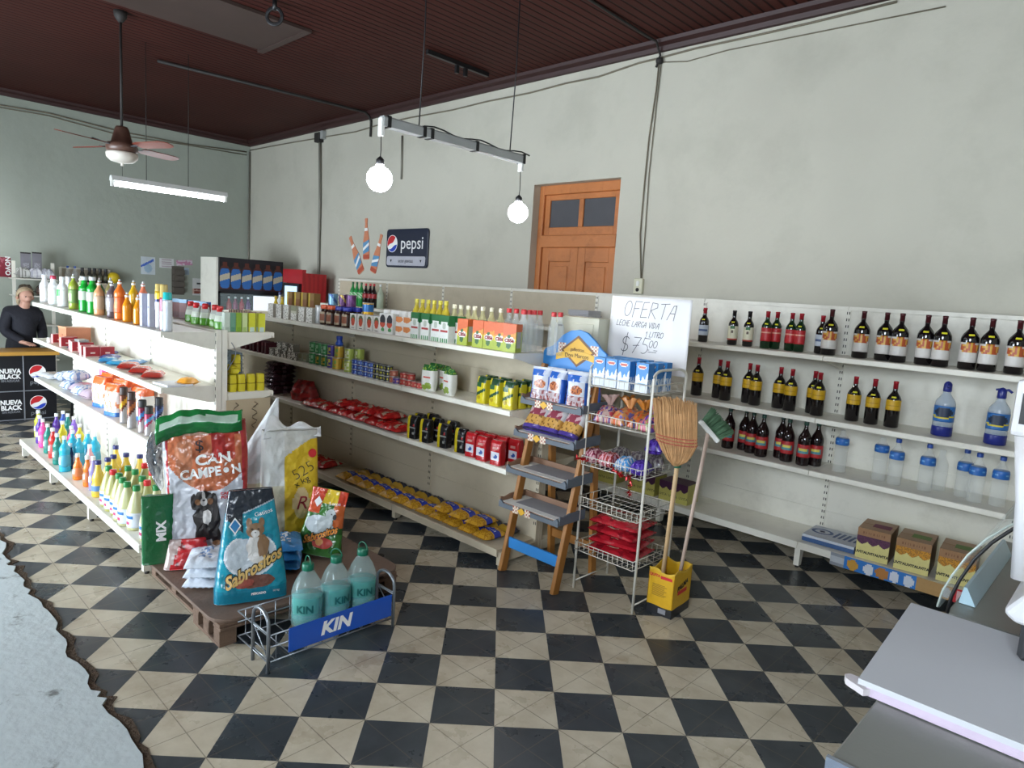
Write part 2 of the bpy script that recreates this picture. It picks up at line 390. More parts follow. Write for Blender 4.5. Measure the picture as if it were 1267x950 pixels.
for yy in (-.47, -.25, -.2, .12, .5):
    b = MB(); b.box(-.033, .033, yy*L_-.012, yy*L_+.012, -.031, .033); b.build('tape_band', BLACK, t)
b = MB(); b.tube([(0.02, L_*(-.25+.8*k/12), .034+.012*math.sin(k*1.3)) for k in range(13)], .005, 6); b.build('lead', BLACK, t)
for k, yy in enumerate((-.27, .40)):
    b = MB(); b.tube([(0, yy*L_, .03), (.004, yy*L_+.01, .6), (0, yy*L_, CZ-ZF)], .0045, 5); b.build('hanging_wire', BLACK, t)
for yy, px, py, s, lab in ((-L_/2, 473, 222, 1, 'larger glowing round bulb hanging at the near end of the batten'), (L_/2, 641, 263, .96, 'glowing round bulb hanging at the batten end near the door')):
    c = onX(px, py, XF)
    o = empty('light_bulb', (XF, ya if s == 1 else yb, c.z)); tag(o, lab, 'light bulb', 'bare bulbs under the batten')
    r = .075*s
    b = MB(); b.lathe([(0, -r)]+[(r*math.sin(a), -r*math.cos(a)) for a in [PI*k/14 for k in range(1, 12)]]+[(.028, r*.9), (.022, r*1.1)], 24); b.build('globe', BULB, o)
    b = MB(); b.lathe([(.022, r*1.1), (.024, r*1.12), (.024, r*1.45), (.014, r*1.6), (.006, r*1.7), (0, r*1.7)], 16); b.build('socket', BLACK, o)
    b = MB(); b.tube([(0, 0, r*1.65), (.005, 0, r*2.2), (0, 0, ZF-.08-c.z)], .003, 5); b.build('flex', DULL, o)
    lt = bpy.data.lights.new('bulb_light', 'POINT'); lt.energy = BULB_W; lt.color = (1, .97, .91); lt.shadow_soft_size = r*1.02
    lo = bpy.data.objects.new('bulb_light', lt); COL.objects.link(lo); lo.location = o.location
# fluorescent tube light
XT = -8.2; p, q = onX(137, 226, XT), onX(280, 241, XT); zt_ = (p.z+q.z)/2; LT = q.y-p.y
t = empty('tube_light', (XT, (p.y+q.y)/2, zt_)); tag(t, 'lit fluorescent tube light hanging on thin wires below the fan', 'light fixture')
b = MB(); b.prism([(-.05, .0), (.05, 0), (.03, .05), (-.03, .05)], 'y', -LT/2, LT/2); b.build('reflector', mat('white_enamel', '#d9dbd8', .35), t)
b = MB(); b.tube([(0, -LT/2+.03, -.035), (0, LT/2-.03, -.035)], .019, 12); b.build('tube', TUBE, t)
for s in (-1, 1): b = MB(); b.box(-.022, .022, s*(LT/2-.015)-.014, s*(LT/2-.015)+.014, -.06, .01); b.build('end_cap', WHITEP, t)
for px_ in (181, 233): b = MB(); yw = Yat(px_, XT, zt_+.3)-(p.y+q.y)/2; b.tube([(0, yw, .05), (0, yw, CZ-zt_)], .004, 5); b.build('hanging_wire', DULL, t)
lt = bpy.data.lights.new('tube_light_light', 'AREA'); lt.shape = 'RECTANGLE'; lt.size = .06; lt.size_y = LT*.95; lt.energy = TUBE_W; lt.color = (.93, .98, 1)
lo = bpy.data.objects.new('tube_light_light', lt); COL.objects.link(lo); lo.location = (XT, (p.y+q.y)/2, zt_-.062)
# a third lit bulb just past the picture's left edge, over the counter
o = empty('light_bulb', (-11.6, 1.62, 2.28)); tag(o, 'glowing bulb by the far wall above the counter', 'light bulb')
b = MB(); b.lathe([(0, -.07)]+[(.07*math.sin(a), -.07*math.cos(a)) for a in [PI*k/12 for k in range(1, 10)]]+[(.02, .08)], 16); b.build('globe', BULB, o)
b = MB(); b.lathe([(.022, .08), (.022, .13), (0, .14)], 12); b.build('socket', BLACK, o)
b = MB(); b.tube([(0, 0, .13), (0, 0, 2)], .003, 5); b.build('flex', DULL, o)
lt = bpy.data.lights.new('bulb_light', 'POINT'); lt.energy = BULB_W*.5; lt.color = (.93, .97, 1); lt.shadow_soft_size = .072
lo = bpy.data.objects.new('bulb_light', lt); COL.objects.link(lo); lo.location = o.location
# ceiling fan
f = onZ(149, 14, CZ); fz = onX(150, 182, f.x).z
t = empty('ceiling_fan', (f.x, f.y, fz)); tag(t, 'ceiling fan with wooden blades on a long rod, white lower housing', 'fan')
b = MB(); b.lathe([(.0, CZ-fz), (.06, CZ-fz), (.055, CZ-fz-.05), (.02, CZ-fz-.1), (.012, CZ-fz-.1), (0, CZ-fz-.1)], 16); b.build('ceiling_cup', DULL, t)
b = MB(); b.tube([(0, 0, .15), (0, 0, CZ-fz-.08)], .012, 10); b.build('rod', DULL, t)
b = MB(); b.lathe([(.0, .19), (.05, .19), (.06, .17), (.095, .04), (.13, .03), (.14, .0), (.135, -.04), (.115, -.05), (0, -.05)], 28); b.build('motor_housing', mat('brown_enamel', '#5c4238', .35), t)
b = MB(); b.lathe([(0, -.05), (.13, -.05), (.14, -.065), (.135, -.1), (.1, -.135), (.03, -.15), (.012, -.155), (.012, -.175), (0, -.175)], 28); b.build('lower_housing', mat('cream_enamel', '#d6cfc4', .35), t)
b = MB(); b.tube([(0, 0, -.17), (.004, 0, -.27)], .002, 5); b.build('pull_cord', DULL, t)
BL = mat('brown_wood_blade', '#7a3b2c', .4, var=.3)
for k in range(4):
    a = math.radians(22+90*k); dx, dy = math.cos(a), math.sin(a); nx, ny = -dy, dx
    def P(r, w, z): return (dx*r+nx*w, dy*r+ny*w, z)
    b = MB(); prof = [(.2, .05), (.26, .065), (.55, .07), (.62, .05), (.64, .02)]
    for zz in (0, .006):
        pass
    top = [P(r, w_, .015-.2*w_) for r, w_ in prof]+[P(r, -w_, .015+.2*w_) for r, w_ in prof[::-1]]
    n = len(top); o0 = len(b.v); b.v += top+[(x, y, z-.007) for x, y, z in top]
    b.face(range(n)); b.face(range(2*n-1, n-1, -1))
    for i in range(n): b.face((i, (i+1) % n, n+(i+1) % n, n+i))
    bl = b.build('blade', BL, t)
    b = MB(); b.bar(P(.11, 0, 0), P(.3, 0, .022), .035, .006); b.build('blade_arm', GALV, bl)
# hook with a coil of cable
h = onZ(340, 0, CZ); hz = onY(340, 20, h.y).z
t = empty('ceiling_hook', (h.x, h.y, hz)); tag(t, 'black coil of cable hanging on a short rod from the ceiling boards', 'hook')
b = MB(); b.tube([(0, 0, .05), (0, 0, CZ-hz)], .02, 8); b.build('rod', BLACK, t)
b = MB()
for k in range(3): b.tube([((.062+.006*k)*math.cos(a)*.75-(.062+.006*k)*math.sin(a)*0, (.062+.006*k)*math.cos(a)*.66, (.062+.006*k)*math.sin(a)) for a in [2*PI*i/20 for i in range(20)]], .011, 6, True)
b.build('coil', BLACK, t)
# ceiling conduits
def cable(name, pts, r, m, label, cat='cable', n=6):
    b = MB(); b.tube(pts, r, n); o = b.build(name, m); return tag(o, label, cat)
a, c_ = onZ(195, 76, CZ-.03), onZ(440, 136, CZ-.03)
xm = (a.x+c_.x)/2
cable('ceiling_conduit', [(a.x, a.y, CZ-.025), (c_.x, WY-.13, CZ-.025), (c_.x, WY-.06, CZ-.06), (c_.x, WY-.02, CZ-.12), (c_.x, WY-.02, CZ-.33)], .018, DULL, 'dark conduit crossing the ceiling boards and bending down the wall', 'conduit')
a, c_ = onZ(525, 65, CZ-.03), onZ(607, 92, CZ-.03)
t = empty('ceiling_rail', ((a.x+c_.x)/2, (a.y+c_.y)/2, CZ)); tag(t, 'short dark rail with two hooks fixed under the ceiling boards', 'rail')
b = MB(); b.bar((0, a.y-(a.y+c_.y)/2, -.03), (0, c_.y-(a.y+c_.y)/2, -.03), .04, .04); b.build('bar', BLACK, t)
for yy in (-.02, .1): b = MB(); b.box(-.015, .015, yy-.02, yy+.02, -.13, -.05); b.build('hook', BLACK, t)
a = onZ(745, 0, CZ)
cx_ = onY(820, 46, WY-.03).x
cable('ceiling_cable', [(cx_+.05, 3.6, CZ-.012), (cx_, 4.57, CZ-.012), (cx_-.02, 5.4, CZ-.02), (cx_, WY-.13, CZ-.03), (cx_-.01, WY-.03, CZ-.12), (cx_-.05, WY-.02, CZ-.22)], .011, DULL, 'dark cord crossing the ceiling boards down to the wall junction above the door side')
# cable along the back wall, sagging between clips
def wallpts(pxs): return [(onY(x, y, WY-.012).x, WY-.012, onY(x, y, WY-.012).z) for x, y in pxs]
run = [(309, 186), (340, 180), (398, 170), (440, 163), (470, 154), (505, 146), (560, 136), (600, 126), (655, 115), (700, 103), (740, 95), (790, 78), (815, 72), (860, 60), (930, 45), (1000, 29), (1110, 2)]
cable('wall_cable', wallpts(run), .009, mat('dusty_cable', '#77705f', .7), 'dusty grey cable clipped along the top of the back wall')
run2 = [(815, 77), (850, 76), (900, 62), (1000, 42), (1170, 8)]
cable('wall_cable', wallpts(run2), .005, mat('dusty_cable', '#77705f', .7), 'thin second cable sloping up the back wall right of the junction')
run3 = [(816, 72), (812, 110), (803, 170), (797, 230), (792, 290), (793, 345)]
cable('switch_cable', wallpts(run3), .007, mat('dusty_cable', '#77705f', .7), 'left one of two thin cables dropping to the wall switch')
run3 = [(819, 72), (812, 130), (803, 215), (798, 290), (794, 345)]
cable('switch_cable', wallpts(run3), .005, mat('dusty_cable', '#77705f', .7), 'right one of two thin cables dropping to the wall switch')
p = onY(816, 75, WY-.03)
b = MB(); b.lathe([(0, -.03), (.03, -.025), (.035, 0), (.03, .02), (0, .03)], 10); o = b.build('cable_junction', DULL, loc=(p.x, WY-.03, p.z)); tag(o, 'taped cable joint high on the back wall', 'cable joint')
p = onY(790, 354, WY-.02)
t = empty('wall_switch', (p.x, WY, p.z)); tag(t, 'cream switch and socket plate on the back wall above the wine shelves', 'wall switch')
b = MB(); b.box(-.05, .05, -.035, 0, -.075, .075); b.build('plate', mat('cream_plastic', '#cfcdb4', .4), t, bevel=.006)
b = MB(); b.box(-.016, .016, -.043, -.034, .0, .05); b.build('toggle', WHITEP, t, bevel=.002)
b = MB(); b.lathe([(0, 0), (.018, 0), (.018, .006), (0, .006)], 14); bo = b.build('outlet', DULL, t); bo.rotation_euler = (PI/2, 0, 0); bo.location = (0, -.0345, -.035)
run4 = [(397, 170), (397, 250), (395, 338)]
pp = wallpts(run4); cable('wall_pipe', [(a_[0], WY-.03, a_[2]) for a_ in pp]+[(pp[-1][0], WY-.03, 1.0)], .022, mat('grey_pipe', '#86847a', .5, .2), 'grey pipe running down the back wall left of the bottle cut-outs', 'pipe')
p = pp[0]
t = empty('junction_box', (p[0], WY, p[2]-.02)); tag(t, 'dark junction box on the back wall at the top of the pipe', 'junction box')
b = MB(); b.box(-.07, .07, -.09, 0, -.06, .08); b.build('case', DULL, t, bevel=.008)
b = MB(); b.box(.07, .14, -.07, 0, -.02, .1); b.build('cover', STEEL, t, bevel=.006)
run5 = [(498, 168), (497, 222)]
pp = wallpts(run5); cable('wall_pipe', [(a_[0], WY-.02, a_[2]) for a_ in pp], .012, mat('grey_pipe', '#86847a', .5, .2), 'short thin pipe on the back wall behind the near bulb', 'pipe')
# far wall cable
fw_ = [(0, 130), (60, 140), (150, 163), (230, 178), (305, 188)]
cable('wall_cable', [(WX+.012, onX(x, y, WX+.012).y, onX(x, y, WX+.012).z) for x, y in fw_], .011, mat('dusty_cable', '#77705f', .7), 'upper of two dusty grey cables along the top of the far wall')
cable('wall_cable', [(WX+.014, onX(x, y+3+2*math.sin(x*.05), WX+.014).y, onX(x, y+3+2*math.sin(x*.05), WX+.014).z) for x, y in fw_], .008, mat('dusty_cable', '#77705f', .7), 'lower sagging one of two cables along the top of the far wall')
cable('wall_pipe', [(WX+.03, WY-.03, 4.1), (WX+.03, WY-.03, 0)], .016, mat('grey_pipe', '#86847a', .5, .2), 'thin pipe down the corner of the far wall and back wall', 'pipe')

# ------------------------------------------------------------------ signs on the back wall
p, q = onY(481, 284, WY), onY(530, 332, WY)
sw, sh = q.x-p.x, p.z-q.z; cx_, cz_ = (p.x+q.x)/2, (p.z+q.z)/2-.0
t = empty('wall_sign', (cx_, WY, cz_)); tag(t, 'dark blue soft drink sign with round emblem on the back wall', 'sign')
NAVY = mat('navy_print', '#1b2238', .35)
def rrect(w, h, r, n=4):
    o = []
    for sx, sz, a0 in ((1, 1, 0), (-1, 1, 90), (-1, -1, 180), (1, -1, 270)):
        for k in range(n+1):
            a = math.radians(a0+90*k/n); o.append((sx*(w/2-r)+r*math.cos(a), sz*(h/2-r)+r*math.sin(a)))
    return o
b = MB(); b.prism(rrect(sw, sh, .045), 'y', -.03, 0); b.build('board', NAVY, t, bevel=.006)
b = MB(); b.prism([(x-.005*(z < 0), z-sh*.33) for x, z in rrect(sw*.93, sh*.24, .03)], 'y', -.034, -.029); b.build('strip', mat('pale_grey_print', '#b9bac4', .4), t)
def globe_mark(parent, cx, cz, r, y=0, axis='y', flat=.035):
    """round emblem: red cap, white wave, blue base, each its own thin piece"""
    def pt(a, b_, dy):
        return (cx+a, y-dy, cz+b_) if axis == 'y' else (y+dy, cx+a, cz+b_)
    def piece(name, poly, m, dy):
        b = MB(); n = len(poly); b.v = [pt(a*r, c*r, dy) for a, c in poly]+[pt(a*r, c*r, 0) for a, c in poly]
        b.face(range(n)); b.face(range(2*n-1, n-1, -1))
        for i in range(n): b.face((i, (i+1) % n, n+(i+1) % n, n+i))
        return b.build(name, m, parent)
    ci = [(math.cos(2*PI*k/40), math.sin(2*PI*k/40)) for k in range(40)]
    o = piece('emblem', ci, WHITEINK, .002)
    up = lambda x: .32*math.sin(x*1.9+.3)+.25*x+.06
    dn = lambda x: .22*math.sin(x*2.1-.2)+.38*x-.3
    red = [(x, min(up(x), math.sqrt(max(0, .88-x*x)))) for x in [-.9+1.5*k/14 for k in range(15)] if x*x < .85]
    red = [(.93*math.cos(a), .93*math.sin(a)) for a in [math.radians(50+150*k/16) for k in range(17)]]
    lo = red[-1]; hi = red[0]
    red += [(lo[0]+(hi[0]-lo[0])*k/10, lo[1]+(hi[1]-lo[1])*k/10-.16*math.sin(PI*k/10)+.12*math.sin(2*PI*k/10)) for k in range(1, 10)]
    piece('emblem_red', red, REDINK, .0035)
    bl = [(.93*math.cos(a), .93*math.sin(a)) for a in [math.radians(222+130*k/16) for k in range(17)]]
    lo = bl[-1]; hi = bl[0]
    bl += [(lo[0]+(hi[0]-lo[0])*k/10, lo[1]+(hi[1]-lo[1])*k/10-.05*math.sin(PI*k/10)+.1*math.sin(2*PI*k/10)) for k in range(1, 10)]
    piece('emblem_blue', bl, BLUEINK, .0035)
globe_mark(t, -sw*.345, sh*.12, sh*.225, -.031)
letter(t, 'pepsi', sh*.46, flatY(sw*.135, -.032, sh*.12), WHITEINK, bold=.001, sxy=(1.02, 1))
letter(t, 'sector gaseosas', sh*.135, flatY(0, -.036, -sh*.33), INK, sxy=(.75, 1))
for s in (-1, 1):
    b = MB(); b.prism([(s*sw*.36-.02, -sh*.3), (s*sw*.36+.02, -sh*.3), (s*sw*.36, -sh*.37)], 'y', -.036, -.033); b.build('arrow', INK, t)
BT = [(r*1.42, z) for r, z in ((0, .0), (.05, .0), (.065, .02), (.065, .3), (.058, .36), (.045, .43), (.034, .5), (.032, .54), (.026, .56), (.022, .64), (.026, .7), (.024, .72), (0, .72))]
def cutout():
    t = empty('bottle_sign'); H = 1
    def sl(name, z0, z1, m, y=-.012, slope=0, wid=1):
        pr = [(r, z) for r, z in BT if z0 <= z <= z1]
        def rad(z):
            for (r0, a), (r1, c) in zip(BT, BT[1:]):
                if a <= z <= c and c > a: return r0+(r1-r0)*(z-a)/(c-a)
            return .02
        zs = sorted({z0, z1} | {z for r, z in pr}); poly = [(wid*rad(z), z+slope*rad(z)) for z in zs]+[(-wid*rad(z), z-slope*rad(z)) for z in zs[::-1]]
        b = MB(); b.prism(poly, 'y', y, 0 if y == -.012 else -.011); return b.build(name, m, t)
    b = MB(); b.prism([(r, z) for r, z in BT[1:-1]]+[(-r, z) for r, z in BT[1:-1][::-1]], 'y', -.012, 0); b.build('card', printed('printed_carton'), t)
    for f_, c in ((t.children[0].data, hx('#d98a66')),):
        f_.color_attributes['print'].data.foreach_set('color', list(c)*len(f_.color_attributes['print'].data))
    sl('label_panel', .12, .32, mat('light_blue_print', '#5d93bd', .5), -.014, .25)
    sl('label_stripe', .2, .25, WHITEINK, -.016, .5)
    sl('neck_band', .5, .55, WHITEINK, -.014)
    sl('foot_band', .015, .085, mat('brick_red_print', '#b8543f', .5), -.014)
    return t
for px0, py0, px1, py1, lab in ((447, 337, 433, 293, 'flat orange bottle cut-out tilting left on the back wall'), (453, 321, 453, 270, 'flat orange bottle cut-out standing upright between two tilted ones'), (461, 337, 472, 290, 'flat orange bottle cut-out tilting right beside the dark blue sign')):
    a, c_ = onY(px0, py0, WY-.01), onY(px1, py1, WY-.01); v = c_-a; s = v.length/.72
    put('cutout', cutout, (a.x, WY-.001, a.z), label=lab, cat='wall decoration', group='bottle cut-outs on the back wall', rot=(0, math.atan2(v.x, v.z), 0), scale=s)
# ------------------------------------------------------------------ gondola shelving
CREAM = mat('cream_shelf_enamel', '#bdb29c', .45, var=.05, scale=3, dirt='#8d836d', dirt_amt=.3, dscale=4)
WHITE = mat('white_shelf_enamel', '#e2dfd3', .4, var=.05, scale=3, dirt='#9c9789', dirt_amt=.3, dscale=5)
SLOT = mat('dark_slot', '#34322e', .8)
def upright(root, x, y0, y1, z1, sides, m):
    b = MB(); b.box(x-.017, x+.017, y0, y1, 0.02, z1); b.mi = 1; z = .24
    while z < z1-.03:
        for s in sides:
            yy = y0 if s < 0 else y1
            for dx in (-.008, .008): b.box(x+dx-.0032, x+dx+.0032, yy-.0012, yy+.0012, z, z+.02)
        z += .05
    return b.build('upright', [m, SLOT], root)
def shelf(root, xa, xb, yback, yfront, z, m, rail=.035, thick=.02, bracket=.11):
    s = 1 if yfront > yback else -1
    b = MB(); b.box(xa+.002, xb-.002, min(yback, yfront), max(yback, yfront), z-thick, z)
    for x in (xa+.004, xb-.004):
        b.prism([(yback, z-thick), (yback, z-bracket), (yback+s*.03, z-bracket), (yfront-s*.005, z-thick-.014), (yfront-s*.005, z-thick)], 'x', x-.002, x+.002)
    o = b.build('shelf', m, root)
    b = MB(); b.prism([(yfront, z+.002), (yfront+s*.012, z-.002), (yfront+s*.012, z-rail), (yfront, z-rail)], 'x', xa+.003, xb-.003)
    b.build('price_rail', m, o); return o
def base_shelf(root, xa, xb, yback, yfront, z, m):
    s = 1 if yfront > yback else -1
    b = MB(); b.box(xa+.002, xb-.002, min(yback, yfront), max(yback, yfront), z-.02, z)
    o = b.build('base_shelf', m, root)
    b = MB(); b.prism([(yfront, z+.003), (yfront+s*.01, z), (yfront+s*.01, z-.05), (yfront, z-.05)], 'x', xa+.003, xb-.003); b.build('price_rail', m, o)
def foot(root, x, y0, y1, z, m):
    yf, yb_ = (y0, y1)
    s = 1 if yb_ > yf else -1
    b = MB(); b.prism([(yf, z-.02), (yf, 0.02), (yf+s*.05, 0.02), (yf+s*.07, z-.09), (yb_, z-.09), (yb_, z-.02)], 'x', x-.02, x+.02)
    o = b.build('foot', m, root)
    b = MB(); b.lathe([(0, 0), (.014, 0), (.014, .012), (.008, .014), (.008, .022), (0, .022)], 10, x, yf+s*.025); b.build('levelling_screw', DULL, o)
def back_panel(root, xa, xb, y0, y1, z0, z1, m, h=.235):
    b = MB(); z = z0; b.box(xa+.017, xb-.017, y0+.006, y1-.006, z0, z1)
    while z < z1-.03: b.box(xa+.017, xb-.017, y0, y1, z+.0025, min(z+h, z1)-.0025); z += h
    b.build('back_panel', m, root)
def top_rail(root, xa, xb, y0, y1, z, m):
    b = MB(); b.box(xa+.003, xb-.003, y0, y1, z-.025, z+.004); b.build('top_rail', m, root)
# front double-sided gondola
LX = [-7.80, -6.71, -5.57, -4.38]; LC = 1.837
LG = empty('gondola_shelving', (0, 0, 0)); tag(LG, 'white double-sided shelf unit of cleaning products, nearest the concrete strip', 'shelving')
LZ = [.19, .79, 1.17, 1.515]
for x in LX:
    upright(LG, x, LC-.036, LC-.002, 1.53, (-1,), WHITE); upright(LG, x, LC+.002, LC+.036, 1.53, (1,), WHITE)
    foot(LG, x, 1.36, LC-.03, .19, WHITE); foot(LG, x, 2.31, LC+.03, .19, WHITE)
for xa, xb in zip(LX, LX[1:]):
    back_panel(LG, xa, xb, LC-.03, LC-.004, .1, 1.5, WHITE, .35); back_panel(LG, xa, xb, LC+.004, LC+.03, .1, 1.5, CREAM, .35)
    base_shelf(LG, xa, xb, LC-.03, 1.35, .19, WHITE); base_shelf(LG, xa, xb, LC+.03, 2.32, .19, WHITE)
    for z in LZ[1:]:
        shelf(LG, xa, xb, LC-.036, 1.485, z, WHITE); shelf(LG, xa, xb, LC+.036, 2.19, z if z != 1.17 else 1.115, WHITE)
# middle double-sided gondola
MX = [-7.86, -6.68, -5.50, -4.30, -3.085]; MC = 3.60
MZ = [.135, .695, 1.10, 1.49]
MG = empty('gondola_shelving', (0, 0, 0)); tag(MG, 'cream double-sided shelf unit of groceries in the middle of the shop', 'shelving')
for x in MX:
    upright(MG, x, MC-.036, MC-.002, 1.5, (-1,), CREAM); upright(MG, x, MC+.002, MC+.036, 1.5, (1,), CREAM)
    foot(MG, x, 3.21, MC-.03, .135, CREAM); foot(MG, x, 3.99, MC+.03, .135, CREAM)
for xa, xb in zip(MX, MX[1:]):
    back_panel(MG, xa, xb, MC-.03, MC-.004, .1, 1.47, CREAM, .24); back_panel(MG, xa, xb, MC+.004, MC+.03, .1, 1.47, CREAM, .24)
    base_shelf(MG, xa, xb, MC-.03, 3.2, .135, CREAM); base_shelf(MG, xa, xb, MC+.03, 4.0, .135, CREAM)
    for z in MZ[1:]:
        shelf(MG, xa, xb, MC-.036, 3.245, z, WHITE); shelf(MG, xa, xb, MC+.036, 3.955, z, CREAM)
# wall gondola
GX = [-8.86, -7.66, -6.48, -5.30, -4.11, -2.93, -1.74, -.55]; GY = 5.47
GZ = [.205, .74, 1.13, 1.585]
WG = empty('gondola_shelving', (0, 0, 0)); tag(WG, 'long one-sided cream shelf unit with drinks against the back wall', 'shelving')
for x in GX:
    upright(WG, x, GY-.02, GY+.03, 1.945, (-1,), WHITE); foot(WG, x, 5.0, GY, .205, WHITE)
for i, (xa, xb) in enumerate(zip(GX, GX[1:])):
    back_panel(WG, xa, xb, GY-.012, GY+.02, .12, 1.92, WHITE if i > 3 else CREAM, .24); top_rail(WG, xa, xb, GY-.03, GY+.03, 1.945, WHITE)
    base_shelf(WG, xa, xb, GY-.02, 4.99, .205, WHITE)
    for z in GZ[1:]: shelf(WG, xa, xb, GY-.02, 5.04, z, WHITE)
# ------------------------------------------------------------------ kinds of goods
def C(s): return hx(s)
def plastic(name, col, rough=.25, alpha=1.0, **k): return mat(name, col, rough, 0, .5, .08, 12, alpha=alpha, **k)
CLEAR = plastic('clear_plastic', '#dfe6e6', .12, .2); CLEARCAP = plastic('frosted_plastic', '#e9edf0', .3, .85)
SEALBAG = plastic('clear_film', '#e6e6ea', .1, .22)
def bottle(name, r, h, body, cap=None, label=None, lz=(.2, .55), shoulder=.06, neck=.013, neck_h=.03, cap_h=.03, cap_r=None, waist=0, ribs=0, nozzle=0, prof=None, sx=1, sy=1, liquid=None, n=20, seal=None):
    """body with cap and wrap-round label; lz as shares of the height; front is -Y"""
    if prof is None:
        hb = h-neck_h-shoulder; prof = [(0, .004), (r*.55, .003), (r*.9, 0), (r, .008)]
        if waist or ribs:
            k = 10 if not ribs else ribs*2
            for i in range(k+1):
                z = .012+(hb-.012)*i/k; rr = r
                if waist: rr -= waist*math.exp(-((z/h-.5)/.08)**2)
                if ribs and i % 2 and not (lz[0] < z/h < lz[1]): rr -= .0022
                prof.append((rr, z))
        else: prof.append((r, hb))
        for i in range(1, 6):
            t = i/5; prof.append((neck+(r-neck)*(.5+.5*math.cos(PI*t)), hb+shoulder*t))
        prof += [(neck, h-.002), (neck*.8, h), (0, h)]
    b = MB(); b.lathe(prof, n, sx=sx, sy=sy); o = b.build(name, body)
    def rad(z):
        for (r0, a), (r1, c) in zip(prof, prof[1:]):
            if a <= z <= c and c > a: return r0+(r1-r0)*(z-a)/(c-a)
        return r
    if liquid:
        m_, lv = liquid; b = MB(); pr = [(0, .006)]+[(max(.002, q-.003), z) for q, z in prof if .006 < z < lv and q > .004]+[(rad(lv)-.003, lv), (0, lv)]
        b.lathe(pr, n, sx=sx, sy=sy); b.build('liquid', m_, o)
    if label is not None:
        z0, z1 = lz[0]*h, lz[1]*h; k = 10 if callable(label) else 3; b = MB()
        zs = [z0+(z1-z0)*i/k for i in range(k+1)]
        pr = [(rad(z)+.0009, z) for z in zs]
        if callable(label): b.lathe([(a, z) for a, z in pr], 28, colf=lambda u, z: label(u-.75 if u > .25 else u+.25, (z-z0)/(z1-z0)), sx=sx, sy=sy); b.build('label', LABEL, o, fix=False)
        else: b.lathe(pr, n, sx=sx, sy=sy); b.build('label', label, o, fix=False)
    if cap is not None:
        cr = cap_r or neck+.003; b = MB(); z = h-cap_h*.55
        b.lathe([(cr*.98, z), (cr, z+.002), (cr, z+cap_h*.8), (cr*.93, z+cap_h), (0, z+cap_h)] if not nozzle else [(cr, z), (cr, z+cap_h*.35), (cr*.55, z+cap_h*.5), (cr*.5, z+cap_h*.95), (0, z+cap_h)], 16)
        b.build('cap', cap, o)
    if seal:
        m_, z0 = seal; b = MB(); b.lathe([(rad(z0)+.0008, z0)]+[(q+.0008, z) for q, z in prof if z > z0+.003 and q > .003]+[(0, h+.001)], 16); b.build('capsule', m_, o)
    return o
def carton(name, w, d, h, front, side=None, top=None, nx=12, nz=16, m=None, gable=0):
    side = side or (lambda s, t: front(0, 0)); top = top or side(0, 1)
    b = MB()
    b.grid(lambda u, v: (-w/2+w*u, -d/2, h*v), nx, nz, lambda u, v: front(u-.5, v))
    b.grid(lambda u, v: (w/2, -d/2+d*u, h*v), max(4, nx//2), nz, lambda u, v: side(u-.5, v))
    b.grid(lambda u, v: (w/2-w*u, d/2, h*v), 1, 1, lambda u, v: front(0, 0))
    b.grid(lambda u, v: (-w/2, d/2-d*u, h*v), max(4, nx//2), nz, lambda u, v: side(u-.5, v))
    b.grid(lambda u, v: (-w/2+w*u, -d/2+d*v, 0), 1, 1, lambda u, v: front(0, 0))
    if gable:
        o = len(b.v); b.v += [(-w/2, -d/2, h), (w/2, -d/2, h), (w/2, d/2, h), (-w/2, d/2, h), (-w/2, 0, h+gable), (w/2, 0, h+gable)]
        for q in ((0, 1, 5, 4), (2, 3, 4, 5), (1, 2, 5), (3, 0, 4)): b.face([o+i for i in q], top)
        b.box(-w/2, w/2, -.002, .002, h+gable-.004, h+gable+.014)
        for i in range(-6, 0): b.c[i] = top
    else: b.grid(lambda u, v: (-w/2+w*u, -d/2+d*v, h), 2, 2, lambda u, v: top)
    bm_ = b.build(name, m or CARTON); return bm_
def sgnp(x, e): return math.copysign(abs(x)**e, x)
